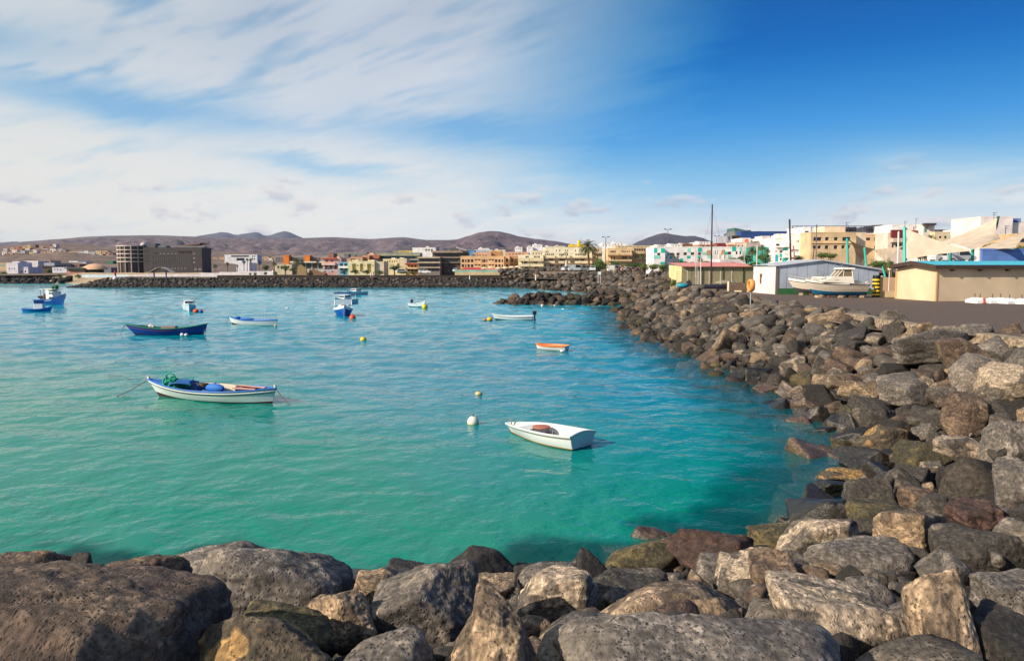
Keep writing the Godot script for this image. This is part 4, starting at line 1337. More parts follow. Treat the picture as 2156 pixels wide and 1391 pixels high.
func town_middle() -> void:
	var o: Node3D
	var b: B
	o = house("house", "pink house with a red roof edge and an upper balcony, right of the stone ruin", 679, 718, 543, 300, {"col": [214, 150, 136], "win": [[682, 704, 547, 551, 2, 1, 0.35, 0.9], [681, 712, 558, 567, 3, 1, 0.5, 0.9]], "band": [[543.5, 0.35, 0.8, 677, 708, [206, 88, 66], "eaves"], [555.5, 0.9, 1.2, 678, 706, [228, 196, 186]]], "roof": [[706, 712, 540, [226, 190, 176], "chimney"]]})
	o = house("house", "narrow sky blue house with a white balcony", 712, 734, 551.5, 292, {"col": [96, 168, 214], "win": [[714, 732, 554, 561, 2, 1, 0.7, 0.9], [714, 732, 564.5, 570, 2, 1, 0.6, 0.9]], "band": [[562, 0.8, 1.2, 713, 733, [226, 230, 226]]]})
	o = house("villa", "pale yellow villa with tall pilasters and recessed bays in front of the orange houses", 733, 788, 549.5, 286, {"cat": "villa", "col": [232, 220, 160], "recess": 0.9, "win": [[739.5, 751, 555, 572, 1, 1, 0.75, 1], [756, 766, 555, 572, 1, 1, 0.75, 1], [771, 783, 555, 572, 1, 1, 0.75, 1], [751, 754.5, 557, 561, 1, 1, 0.8, 0.9], [767, 769, 557, 561, 1, 1, 0.8, 0.9], [783.5, 786, 557, 561, 1, 1, 0.8, 0.9]], "glass": paint(206, 190, 120, 0.6), "roof": [[738, 752, 547, [240, 232, 190], "roof_vault"], [772, 786, 547, [240, 232, 190], "roof_vault"]]})
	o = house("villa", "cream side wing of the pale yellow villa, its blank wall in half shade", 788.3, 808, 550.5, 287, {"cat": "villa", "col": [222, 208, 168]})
	o = house("villa", "cream yellow villa with small windows behind the round green tree", 806, 839, 545, 312, {"cat": "villa", "col": [236, 216, 152], "win": [[808, 838, 548, 552, 6, 1, 0.35, 0.9], [809, 816, 559.5, 562, 1, 1, 0.9, 1]], "roof": [[822, 830, 542.5, [244, 234, 200], "roof_vault"]]})
	o = house("villa", "plain cream block stuck to the right of the cream yellow villa", 839.3, 856, 544, 310, {"cat": "villa", "col": [230, 208, 158], "roof": [[840, 847, 542, [244, 234, 200], "roof_vault"]]})
	house("house", "low orange house above the sky blue one", 717, 738, 544.5, 330, {"col": [222, 158, 110], "win": [[720, 736, 546.5, 549, 3, 1, 0.3, 0.9]]})
	house("house", "orange house with a small window, above the pale yellow villa's left half", 738, 763, 541, 345, {"col": [226, 160, 108], "win": [[742, 760, 544, 546, 3, 1, 0.25, 0.9]]})
	o = house("house", "orange tower house above the pale yellow villa", 763, 777, 538, 350, {"col": [224, 146, 92], "win": [[765, 775, 541, 544, 2, 1, 0.35, 0.9]]})
	o = house("house", "orange house under a sloping brown tiled roof", 777, 795, 544, 352, {"col": [214, 136, 92]})
	gable_roof(o, o.get_meta("w"), 10.0, o.get_meta("h"), 1.6, 0.5, paint(150, 86, 58, 0.9))
	house("house", "peach house with a stepped top behind the orange tower house", 773, 789, 535, 370, {"col": [232, 186, 150], "roof": [[776, 784, 532, [232, 186, 150]]]})
	o = house("office_building", "long grey green office block with two strips of teal glass", 792, 884, 532, 360, {"cat": "office building", "col": [140, 150, 126], "win": [[794, 880, 539, 544, 10, 1, 0.92, 1], [852, 880, 548.5, 552.5, 4, 1, 0.92, 1]], "glass": paint(48, 98, 104, 0.15), "band": [[537.2, 0.5, 1.2, 792, 884, [170, 168, 140], "sun_shade"], [546.5, 0.4, 0.8, 850, 884, [190, 184, 164], "ledge"]]})
	house("house", "yellow house with a flat roof on top of the slope", 838, 866, 527.5, 420, {"col": [214, 184, 74], "win": [[842, 864, 529, 531, 4, 1, 0.5, 0.8]], "roof": [[826, 838, 529.5, [226, 216, 190]]]})
	house("house", "white house with dark windows above the green office block", 868, 917, 521, 415, {"col": [236, 232, 226], "win": [[894, 914, 524, 528, 3, 1, 0.6, 0.9]], "roof": [[896, 902, 518, [228, 200, 180]]]})
	# dark modern block with deep floors
	var grey1 := [128, 116, 106]
	o = house("office_building", "dark modern block with long glass floors and pale slabs beside the peach hotel", 880, 926, 541, 272, {"cat": "office building", "col": grey1, "recess": 0.6, "win": [[882, 925, 543.5, 550.5, 7, 1, 0.94, 1], [882, 925, 555, 561, 7, 1, 0.94, 1], [884, 924, 565, 571, 5, 1, 0.8, 1]], "glass": paint(86, 92, 104, 0.12), "band": [[542, 0.5, 0.9, 879, 927, [196, 176, 150], "slab"], [552.5, 0.5, 0.9, 879, 927, [190, 172, 148], "slab"], [563, 0.4, 0.7, 879, 927, [180, 164, 142], "slab"]]})
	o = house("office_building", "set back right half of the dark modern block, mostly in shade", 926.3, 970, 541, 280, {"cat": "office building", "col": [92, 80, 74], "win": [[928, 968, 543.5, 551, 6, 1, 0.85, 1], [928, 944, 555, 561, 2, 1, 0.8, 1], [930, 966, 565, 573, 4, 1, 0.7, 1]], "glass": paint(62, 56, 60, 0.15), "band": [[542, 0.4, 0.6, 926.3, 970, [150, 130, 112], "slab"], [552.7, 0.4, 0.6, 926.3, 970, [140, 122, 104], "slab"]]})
	o = house("office_building", "upper terrace floor of the dark modern block with glass railings", 910, 985, 529, 296, {"cat": "office building", "col": [112, 98, 88], "win": [[914, 944, 532, 537, 4, 1, 0.85, 1], [946, 983, 532, 538, 5, 1, 0.85, 1]], "glass": paint(66, 62, 64, 0.15), "band": [[530, 0.7, 1.2, 908, 986, [168, 146, 124], "roof_slab"]], "roof": [[917, 922, 519, [84, 84, 90], "plant_box", 0.2], [930, 938, 521, [88, 92, 104], "plant_box", 0.2], [946, 962, 521.5, [98, 94, 92], "plant_room", 0.4]]})
	b = B.new()
	var p := at(972, 524, 296) - o.position
	b.box(p, Vector3(4.2, 0.3, 6), Basis(Vector3.BACK, -0.25))
	part("slanting_roof", b, paint(206, 196, 184), o)
	house("restaurant", "small yellow and red restaurant with awnings below the green office block", 854, 882, 554.5, 283, {"cat": "restaurant", "col": [226, 170, 92], "win": [[857, 880, 557, 562, 3, 1, 0.6, 0.9], [856, 880, 566, 572, 3, 1, 0.7, 0.9]], "glass": paint(98, 56, 44, 0.5), "band": [[555, 0.4, 1.0, 853, 883, [186, 76, 56], "roof_edge"], [564.5, 0.4, 1.6, 854, 880, [222, 200, 160], "awning"]]})
	house("house", "bright blue block peeping out behind the dark modern block", 984, 1000, 526.5, 330, {"col": [70, 146, 206]})
	house("house", "long white roofed block left of the orange roof box", 998, 1036, 525.5, 350, {"col": [206, 206, 212], "win": [[1004, 1034, 528, 530, 1, 1, 1, 0.6]]})
	# peach hotel
	var rows := [[972, 977.3], [979.2, 981.8], [984, 989.2], [991.2, 996.8], [1014, 1016], [1017.2, 1022.4], [1024, 1026], [1042.2, 1047], [1049, 1054], [1056.4, 1059]]
	var wins := []
	for q in rows:
		wins.append([q[0], q[1], 545.7, 552, 1, 1, 1, 1])
		wins.append([q[0], q[1], 556.2, 562.6, 1, 1, 1, 1])
	for q in [[999.8, 1005], [1006.4, 1011.6], [1029, 1033.8], [1035, 1040]]:
		wins.append([q[0], q[1], 545.2, 548.2, 1, 1, 1, 1])
		wins.append([q[0], q[1], 556, 559, 1, 1, 1, 1])
	wins.append([973, 1058, 567, 573, 9, 1, 0.8, 1])
	o = house("hotel", "long peach coloured hotel with two rows of dark windows and awnings below", 969.5, 1061, 539, 262, {"cat": "hotel", "col": [240, 184, 118], "win": wins, "fr": [120, 84, 70], "band": [[565.2, 0.3, 0.5, 969.5, 1061, [226, 158, 100], "ledge"]]})
	house("hotel", "narrow set back bay of the peach hotel next to its long front", 1061.3, 1073, 538.5, 264, {"cat": "hotel", "col": [236, 178, 116], "win": [[1065, 1070, 544, 551, 1, 1, 1, 1], [1065, 1070, 555.5, 562.5, 1, 1, 1, 1]], "fr": [120, 84, 70]})
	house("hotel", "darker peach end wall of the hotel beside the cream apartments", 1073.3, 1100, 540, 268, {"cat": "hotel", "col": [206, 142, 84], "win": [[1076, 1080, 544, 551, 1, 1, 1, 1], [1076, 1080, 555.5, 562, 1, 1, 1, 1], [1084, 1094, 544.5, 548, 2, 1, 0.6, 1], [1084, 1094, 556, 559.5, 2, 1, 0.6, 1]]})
	for q in [[975, 1020, 565, [176, 58, 66], "red"], [1022, 1050, 567, [196, 120, 112], "faded pink"], [1048, 1072, 567.5, [230, 206, 180], "cream"]]:
		var aw := thing("awning", "%s awning stretched out in front of the peach hotel" % q[4], "awning", at((q[0] + q[1]) / 2.0, q[2], 259.5))
		var hw: float = (q[1] - q[0]) / FL * 260 / 2
		b = B.new()
		b.quad(Vector3(-hw, -0.8, 2.2), Vector3(hw, -0.8, 2.2), Vector3(hw, 0.3, -1.6), Vector3(-hw, 0.3, -1.6)).quad(Vector3(hw, -0.86, 2.2), Vector3(-hw, -0.86, 2.2), Vector3(-hw, 0.24, -1.6), Vector3(hw, 0.24, -1.6)).quad(Vector3(-hw, -1.15, 2.25), Vector3(hw, -1.15, 2.25), Vector3(hw, -0.8, 2.2), Vector3(-hw, -0.8, 2.2))
		part("cloth", b, paint(q[3][0], q[3][1], q[3][2], 0.8), aw)
		for s in [-0.95, 0.95]:
			b = B.new()
			b.tube([Vector3(hw * s, -3.4, 2.1), Vector3(hw * s, -0.8, 2.1)], 0.06, 5)
			part("post", b, paint(220, 214, 206), aw)
	house("house", "peach coloured upper house right behind the hotel's left half", 995, 1034, 531.5, 300, {"col": [238, 170, 122], "win": [[996, 1026, 536, 538.5, 5, 1, 0.5, 0.8]]})
	house("house", "yellow roofed box house behind the middle of the hotel", 1032, 1058, 528, 305, {"col": [214, 150, 70], "coping": paint(240, 190, 90)})
	house("house", "salmon upper house behind the hotel's right end", 1064, 1112, 530.5, 304, {"col": [236, 168, 128], "win": [[1070, 1108, 533.5, 536, 5, 1, 0.4, 0.9]]})
	# cream apartments
	var cr := [238, 222, 180]
	o = house("apartment_building", "stepped cream apartment building with balcony bands, next to the peach hotel", 1092, 1144, 536.5, 256, {"cat": "apartment building", "col": cr, "fr": [226, 222, 214], "win": [[1106, 1114, 538.5, 543, 1, 1, 1, 1], [1124, 1138, 538.5, 543, 2, 1, 0.9, 1], [1098.5, 1101, 550, 555, 1, 1, 1, 1], [1103.5, 1111, 550, 555, 1, 1, 1, 1], [1123.5, 1132, 550, 555, 1, 1, 1, 1], [1105, 1113, 560.5, 565.5, 1, 1, 1, 1], [1125, 1134, 560.5, 565.5, 1, 1, 1, 1], [1110, 1118, 574, 582, 2, 1, 0.6, 1]], "band": [[546, 1.1, 1.4, 1092, 1114, cr], [546, 1.1, 1.4, 1115, 1144, cr], [558, 0.9, 1.4, 1092, 1114, cr], [558, 0.9, 1.4, 1115, 1144, cr]]})
	o = house("apartment_building", "long cream apartment building with three floors of windows behind the tall palm", 1144.3, 1246, 532.5, 258, {"cat": "apartment building", "col": cr, "fr": [220, 216, 210], "recess": 0.4, "win": [[1147, 1167, 534, 538, 5, 1, 0.85, 1], [1177, 1199, 534, 538, 5, 1, 0.85, 1], [1211, 1236, 534, 538.5, 5, 1, 0.85, 1], [1156, 1165, 544, 550.5, 1, 1, 1, 1], [1178, 1190, 544, 550.5, 1, 1, 1, 1], [1211, 1219, 545, 550.5, 1, 1, 1, 1], [1222, 1231, 544, 549.5, 1, 1, 1, 1], [1157, 1167, 556, 561, 1, 1, 1, 1], [1180, 1189, 556, 561, 1, 1, 1, 1], [1213, 1219, 556.5, 561, 1, 1, 1, 1], [1227, 1232, 556.5, 563, 1, 1, 1, 1], [1147.5, 1149.5, 557, 561, 1, 1, 1, 1], [1168, 1172, 574, 582, 1, 1, 1, 1]],
		"band": [[541, 1.2, 1.5, 1144.3, 1168, cr], [541, 1.2, 1.5, 1176, 1200, cr], [541, 1.2, 1.5, 1210, 1246, cr], [543.3, 0.3, 1.7, 1144.3, 1246, [172, 146, 118], "ledge"], [552.3, 1.0, 1.4, 1144.3, 1168, cr], [552.3, 1.0, 1.4, 1176, 1200, cr], [552.3, 1.0, 1.4, 1210, 1246, cr], [554.4, 0.3, 1.5, 1144.3, 1246, [180, 154, 124], "ledge"]]})
	for x in [1173.5, 1206.0]:   # round windows
		b = B.new()
		var q := at(x, 561.5, 258) - o.position
		b.tube([Vector3(q.x, q.y, -0.05), Vector3(q.x, q.y, 0.12)], 0.42, 14)
		part("round_window", b, paint(150, 130, 120, 0.3), o)
	house("apartment_building", "set back cream top storey over the long cream apartment building", 1145, 1232, 520.5, 275, {"cat": "apartment building", "col": [242, 226, 186], "win": [[1168, 1182, 525.5, 529.5, 2, 1, 0.25, 1], [1189, 1197, 525.5, 529.5, 2, 1, 0.35, 1], [1210, 1214, 525.5, 529.5, 1, 1, 0.5, 1]]})
	house("apartment_building", "small cream roof house over the stepped cream apartment building", 1118, 1150, 527.5, 272, {"cat": "apartment building", "col": [234, 214, 172], "win": [[1120, 1146, 531.5, 535, 4, 1, 0.3, 1]]})
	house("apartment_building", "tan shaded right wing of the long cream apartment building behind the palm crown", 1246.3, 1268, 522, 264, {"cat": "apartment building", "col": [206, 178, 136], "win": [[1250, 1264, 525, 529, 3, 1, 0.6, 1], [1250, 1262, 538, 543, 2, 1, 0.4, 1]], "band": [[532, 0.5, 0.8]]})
	house("apartment_building", "ochre apartment building with strip windows above the round green trees", 1280, 1330, 523, 250, {"cat": "apartment building", "col": [228, 188, 128], "fr": [210, 196, 176], "win": [[1285, 1300, 527.5, 531.5, 4, 1, 0.85, 1], [1308, 1330, 527.5, 531.5, 5, 1, 0.85, 1], [1285, 1298, 540, 546, 2, 1, 0.4, 1], [1310, 1321, 539.5, 545, 1, 1, 1, 1], [1325, 1329, 540, 545, 1, 1, 1, 1]], "band": [[535.5, 1.0, 1.4, 1280, 1302], [535.5, 1.0, 1.4, 1307, 1330], [537.4, 0.3, 1.6, 1280, 1330, [170, 130, 92], "ledge"], [548, 0.5, 1.0]]})
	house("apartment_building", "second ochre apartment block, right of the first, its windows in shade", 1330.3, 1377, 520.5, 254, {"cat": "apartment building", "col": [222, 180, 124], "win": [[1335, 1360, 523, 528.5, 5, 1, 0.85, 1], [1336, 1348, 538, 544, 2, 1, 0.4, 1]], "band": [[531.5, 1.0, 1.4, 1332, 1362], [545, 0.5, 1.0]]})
	house("house", "pale yellow roof house over the ochre apartments", 1296, 1376, 517, 290, {"col": [226, 196, 138], "win": [[1300, 1370, 518.5, 520, 8, 1, 0.4, 0.8]]})
	# skyline
	for q in [[1084, 1100, 520, 340, "white house with a ragged roofline above the salmon house", 0], [1110, 1122, 519, 352, "white house stepping up the hill, lower part", 0], [1122, 1142, 514.5, 356, "white stepped house standing highest against the dark hill", 1], [1146, 1166, 519, 360, "white flat house just over the cream top storey, left", 0], [1168, 1190, 518, 362, "pale house just over the cream top storey, right", 2], [1244, 1268, 518.5, 330, "white house behind the palm crown", 0], [1266, 1290, 513, 350, "white house with roof tanks left of the dark mountain", 1], [1290, 1316, 511, 356, "bright white block against the sky left of the dark mountain", 0], [1314, 1334, 516, 340, "white house at the foot of the dark mountain", 0], [1040, 1064, 526, 360, "tan house with roof clutter behind the yellow roofed box", 2], [1006, 1030, 522.5, 380, "distant white terrace row over the long white roofed block", 0]]:
		var cc: Array = [[236, 232, 226], [240, 236, 230], [222, 206, 184]][q[5]]
		house("house", q[4], q[0], q[1], q[2], q[3], {"col": cc, "win": [[q[0] + 2, q[1] - 2, q[2] + 2, q[2] + 5, 3, 1, 0.3, 0.8]], "roof": [[q[0] + 3, q[0] + 8, q[2] - 2.5, cc], [q[1] - 7, q[1] - 4, q[2] - 1.6, [150, 140, 134], "roof_tank"]]})
	var sl := thing("rooftop_slide", "bright yellow rooftop structure with an upright tower left of the palm", "rooftop structure", at(1214, 521, 300))
	b = B.new()
	b.box(Vector3(0, 0.6, 0), Vector3(6.4, 0.7, 2)).box(Vector3(-2.2, 1.1, 0), Vector3(1.6, 0.5, 1.8), Basis(Vector3.BACK, 0.4)).box(Vector3(2.2, 1.1, 0), Vector3(1.4, 0.5, 1.8), Basis(Vector3.BACK, -0.4))
	part("base", b, paint(240, 206, 30), sl)
	b = B.new()
	b.cbox(Vector3(0.9, 1.6, 0), Vector3(0.9, 2.7, 0.9), 0.25)
	part("tower", b, paint(244, 212, 30), sl)
	b = B.new()
	b.tube([Vector3(1.7, 0, 0), Vector3(1.7, 4.0, 0)], 0.18, 6, 0.08)
	part("mast", b, paint(150, 146, 170), sl)
	var mo := thing("monument", "stone column carrying a looped iron curve in front of the cream apartments", "monument", at(1193, 575, 226))
	b = B.new()
	b.lathe(Vector3.ZERO, [Vector2(0.9, 0), Vector2(0.9, 0.6), Vector2(0.5, 0.7), Vector2(0.46, 3.6), Vector2(0.52, 3.7), Vector2(0.02, 3.75)])
	part("column", b, paint(206, 194, 176, 0.9), mo)
	b = B.new()
	var path := []
	for k in 22:
		var u := k / 21.0
		path.append(Vector3(-0.72 + 1.35 * sin(u * PI * 1.15) * (0.55 + 0.45 * u) - 0.35 * u, 2.8 + 3.3 * sin(u * PI * 0.78), 0.1 * u))
	b.tube(path, 0.11, 6)
	part("iron_loop", b, paint(60, 48, 42, 0.6), mo)
	# terrace in front of the hotel
	var tw := thing("terrace_wall", "low cream terrace wall with a glass screen in front of the peach hotel", "wall", at(1010, 578, 244))
	b = B.new()
	b.box(Vector3(4, 0.3, 0), Vector3(24, 0.9, 0.4))
	part("wall", b, paint(206, 184, 140, 0.9), tw)
	b = B.new()
	b.box(Vector3(4, 1.15, 0), Vector3(24, 0.8, 0.06))
	part("glass_screen", b, paint(150, 188, 172, 0.15), tw)
	for q in [[1034, 574], [1050, 575], [1064, 574], [1078, 573], [1090, 572], [1020, 575]]:
		var um := thing("parasol", "cream parasol on the hotel terrace, %s" % ["first", "second", "third", "fourth", "fifth", "sixth"][[1020, 1034, 1050, 1064, 1078, 1090].find(q[0])] + " from the left", "parasol", at(q[0], q[1] + 4, 246), 0, "parasols on the terrace")
		b = B.new()
		b.lathe(Vector3(0, 2.1, 0), [Vector2(1.35, 0), Vector2(0.7, 0.35), Vector2(0.02, 0.6)], 8)
		part("canopy", b, paint(226, 204, 166, 0.9), um)
		b = B.new()
		b.tube([Vector3.ZERO, Vector3(0, 2.6, 0)], 0.04, 5)
		part("pole", b, paint(190, 180, 160), um)
	for q in [[1128, 590, 578, 200], [989, 588, 581, 218], [575, 584, 577, 228]]:
		var bo := thing("bollard", "white post at the top of the boulders %s" % ["below the stepped cream apartments", "below the peach hotel", "right of the end of the white wall"][[1128, 989, 575].find(q[0])], "bollard", at(q[0], q[1], q[3]), 0, "white posts by the water")
		b = B.new()
		b.lathe(Vector3.ZERO, [Vector2(0.16, 0), Vector2(0.16, (q[1] - q[2]) * q[3] / FL), Vector2(0.02, (q[1] - q[2]) * q[3] / FL + 0.05)], 8)
		part("shaft", b, paint(236, 232, 226), bo)
	var sg := thing("sign_board", "blank white sign board on two white posts among the boulders", "sign", at(1262, 592, 165))
	b = B.new()
	b.box(Vector3(0, 1.75, 0), Vector3(0.68, 0.66, 0.05))
	part("board", b, paint(240, 236, 236), sg)
	for x in [-0.26, 0.26]:
		b = B.new()
		b.tube([Vector3(x, -0.4, -0.06), Vector3(x, 1.7, -0.06)], 0.04, 5)
		part("post", b, paint(236, 232, 232), sg)

func town_right() -> void:
	var o: Node3D
	var b: B
	var te := [22, 190, 168]
	var pa := [150, 226, 208]
	var wh := [244, 236, 228]
	var conv := func(q: Array) -> Array: return [1370 + q[0] / 9.8, 1370 + q[1] / 9.8, 470 + q[2] / 9.8, 470 + q[3] / 9.8]
	var pan := []
	for q in [[70, 135, 515, 605, te], [70, 205, 660, 725, pa], [215, 300, 515, 605, te], [205, 300, 795, 840, te]]:
		var e: Array = conv.call(q)
		pan.append([e[0], e[1], e[2], e[3], q[4]])
	o = house("apartment_building", "left corner block of the white house with turquoise squares", 1377, 1401, 520, 160, {"cat": "apartment building", "base": 3.0, "col": wh, "panel": pan, "win": [[1384.5, 1391, 532.2, 538, 1, 1, 1, 1]], "fr": [120, 110, 104], "dep": 9.0})
	pan = []
	for q in [[355, 392, 605, 665, te], [400, 455, 675, 728, te], [325, 345, 665, 725, te], [610, 675, 725, 805, te], [758, 828, 665, 722, te], [762, 830, 512, 595, pa], [980, 1058, 500, 585, te], [980, 1050, 665, 718, te], [1065, 1150, 590, 650, pa], [1175, 1280, 660, 720, pa], [1535, 1590, 585, 645, te], [1685, 1765, 480, 575, te], [1843, 1880, 480, 570, pa], [1890, 1955, 575, 635, pa], [1600, 1675, 655, 700, pa], [470, 520, 795, 840, te]]:
		var e: Array = conv.call(q)
		pan.append([e[0], e[1], e[2], e[3], q[4]])
	var win := []
	for q in [[405, 465, 608, 662], [540, 608, 608, 660], [685, 755, 600, 658], [835, 908, 598, 655], [985, 1050, 598, 655], [1598, 1675, 585, 645], [1765, 1803, 580, 640], [1843, 1880, 580, 640], [1333, 1350, 555, 645], [1380, 1392, 555, 645], [830, 905, 795, 830]]:
		var e: Array = conv.call(q)
		win.append([e[0], e[1], e[2], e[3], 1, 1, 1, 1])
	o = house("apartment_building", "long white house with scattered turquoise squares behind the pink roofed shed", 1401.3, 1571, 519.5, 164, {"cat": "apartment building", "base": 3.0, "col": wh, "panel": pan, "win": win, "fr": [120, 104, 96]})
	for q in [[1155, 1240, 545, 660], [1455, 1535, 540, 650]]:   # arched loggias
		var e: Array = conv.call(q)
		b = B.new()
		var a := at(e[0], e[3], 164) - o.position
		var c := at(e[1], e[2], 164) - o.position
		var ww := c.x - a.x
		b.extrude([Vector2(0, 0), Vector2(ww, 0), Vector2(ww, c.y - a.y - 0.1), Vector2(ww * 0.6, c.y - a.y), Vector2(0, c.y - a.y - 0.25)], Vector3(a.x, a.y, 0.05), Vector3.RIGHT, Vector3.UP, Vector3(0, 0, -0.06))
		part("loggia", b, paint(196, 160, 118, 0.9), o)
	for q in [[1515, 1520, 535, 546], [1524, 1530, 537, 546]]:
		b = B.new()
		var a := at(q[0], q[3], 160) - o.position
		var c := at(q[1], q[2], 160) - o.position
		b.lathe(Vector3((a.x + c.x) / 2, a.y - 2, 3.0), [Vector2((c.x - a.x) / 2, 0), Vector2((c.x - a.x) / 2, c.y - a.y + 2), Vector2(0.02, c.y - a.y + 2.2)])
		part("round_tower", b, paint(236, 214, 192), o)
	house("house", "low white flat roofed annex in front of the white house with turquoise squares", 1517, 1561, 546, 140, {"base": 3.0, "col": [216, 212, 218], "coping": paint(240, 234, 228), "dep": 6.0})
	for q in [[1412, 1437, 514, 185, [240, 232, 224], "white roof house left on top of the turquoise squared house"], [1437, 1459, 513, 186, [170, 108, 66], "brown tiled roof house with water tanks on top of the turquoise squared house"], [1472, 1496, 509, 188, [238, 230, 224], "white roof house with a round tank right of the tall mast's left side"], [1473, 1510, 515, 186, [196, 120, 80], "long low orange roofed house crossed by the tall mast"], [1511, 1528, 512, 188, [150, 42, 44], "small dark red roof house right of the tall mast"], [1533, 1551, 515, 187, [222, 140, 96], "orange roof terrace below the grey block"], [1384, 1404, 516, 184, [236, 222, 206], "pale roof house above the left corner block"]]:
		house("house", q[5], q[0], q[1], q[2], q[3], {"col": q[4], "win": [[q[0] + 3, q[1] - 3, q[2] + 1.5, q[2] + 4, 3, 1, 0.35, 0.9]], "roof": [[q[0] + 2, q[0] + 6, q[2] - 2.5, [226, 222, 218], "roof_tank", 0.2], [q[0] + 9, q[0] + 12, q[2] - 2, [210, 206, 204], "roof_tank", 0.2]]})
	# blue building
	o = house("department_store", "large windowless cobalt blue building on the skyline", 1561, 1666, 487, 245, {"cat": "building", "col": [22, 72, 158], "dep": 20.0, "roof": [[1585, 1596, 482, [74, 66, 70], "plant_box", 0.2], [1602, 1608, 486, [90, 90, 96], "plant_box", 0.2], [1608, 1618, 483.5, [206, 196, 188], "plant_box", 0.2]]})
	house("office_building", "pale grey slab tower left of the cobalt blue building", 1531, 1542, 495.5, 240, {"cat": "office building", "col": [160, 156, 168], "win": [[1534, 1538, 498, 505, 1, 1, 0.8, 1]]})
	house("office_building", "brown glazed block between the grey slab tower and the cobalt blue building", 1542.3, 1561, 496, 241, {"cat": "office building", "col": [96, 84, 72], "win": [[1543, 1560, 497, 514, 5, 3, 0.85, 0.85]], "glass": paint(110, 94, 76, 0.2)})
	o = house("office_building", "grey green wedge roofed block rising behind the brown glazed one", 1547, 1580, 486.5, 250, {"cat": "office building", "col": [120, 124, 120]})
	b = B.new()
	var wl: float = o.get_meta("w")
	b.extrude([Vector2(0, 0), Vector2(wl, 0), Vector2(0, 1.1)], Vector3(-wl / 2, o.get_meta("h"), 0), Vector3.RIGHT, Vector3.UP, Vector3(0, 0, -9))
	part("roof", b, paint(70, 110, 104), o)
	o = house("house", "white gabled house with an orange tiled slope in front of the cobalt blue building", 1563, 1581, 501, 200, {"col": [242, 228, 220]})
	b = B.new()
	b.quad(Vector3(-1.2, 3.8 + 4.0, 0.2), Vector3(0.6, 7.8, 0.2), Vector3(0.9, 10.4, -0.2), Vector3(-0.4, 10.4, -0.2))
	var pq := at(1566, 511, 200) - o.position
	var pr := at(1576, 503, 200) - o.position
	b = B.new()
	b.quad(Vector3(pq.x, pq.y, 0.25), Vector3(pr.x - 0.3, pq.y, 0.25), Vector3(pr.x, pr.y, 0.05), Vector3(pq.x + 0.5, pr.y, 0.05))
	part("tiled_slope", b, paint(222, 116, 62, 0.9), o)
	house("house", "beige stucco house below the orange tiled slope", 1548, 1572, 510, 190, {"col": [222, 190, 166], "win": [[1552, 1568, 516, 519, 2, 1, 0.4, 0.9]]})
	house("house", "long beige grey house with a flat roof behind the fan palms", 1572, 1626, 511, 188, {"col": [206, 184, 168], "win": [[1576, 1596, 521, 527, 2, 1, 0.5, 0.8]]})
	o = house("house", "white domed house with a roof pavilion before the cobalt blue building", 1606, 1632, 501, 195, {"col": [236, 226, 220], "roof": [[1609, 1626, 496, [230, 216, 206], "pavilion", 0.6], [1599, 1606, 507, [238, 230, 224]]], "win": [[1609, 1629, 504, 508, 3, 1, 0.35, 0.9]]})
	house("house", "turquoise walled house behind the round bushes", 1596, 1632, 520, 172, {"col": [50, 190, 164]})
	o = house("apartment_building", "white terraced apartments with turquoise panels stepping up to the right", 1633, 1666, 501, 168, {"cat": "apartment building", "base": 3.0, "col": wh, "win": [[1635, 1643, 513, 517.5, 1, 1, 1, 1], [1650, 1660, 511.5, 513.5, 1, 1, 1, 1], [1643, 1649, 527.5, 532, 1, 1, 1, 1], [1644, 1648, 543, 548, 1, 1, 1, 1], [1634.5, 1637, 527, 530.5, 1, 1, 1, 1]], "panel": [[1650, 1659, 520, 527, te], [1643, 1648, 533.5, 541.5, te], [1649, 1660, 543, 550, te], [1634, 1640, 536, 550, [50, 180, 200]]], "band": [[515.5, 0.9, 1.3, 1649, 1661], [519.3, 0.25, 0.8, 1634, 1665], [531.5, 0.8, 1.3, 1650, 1660], [538.5, 0.8, 1.3, 1651, 1661]], "roof": [[1646, 1666, 494, [240, 232, 226], "upper_storey"], [1649, 1661, 490.5, [228, 218, 210], "pergola", 0.3]]})
	house("apartment_building", "plain white tall block with one small pair of windows", 1666.3, 1693, 491.5, 166, {"cat": "apartment building", "base": 3.0, "col": [246, 242, 240], "win": [[1678, 1685, 505.5, 510, 2, 1, 0.7, 1], [1668, 1684, 524.5, 530, 4, 1, 0.8, 1]], "glass": paint(56, 92, 110, 0.15)})
	house("apartment_building", "tall narrow white stair tower with three slit windows", 1693.3, 1708, 478, 164, {"cat": "apartment building", "base": 3.0, "col": [240, 236, 234], "win": [[1696, 1704, 486, 489, 1, 1, 1, 1], [1695.5, 1704, 505.5, 508.5, 1, 1, 1, 1], [1695.5, 1703.5, 524.5, 527.5, 1, 1, 1, 1]]})
	var ta := [226, 186, 130]
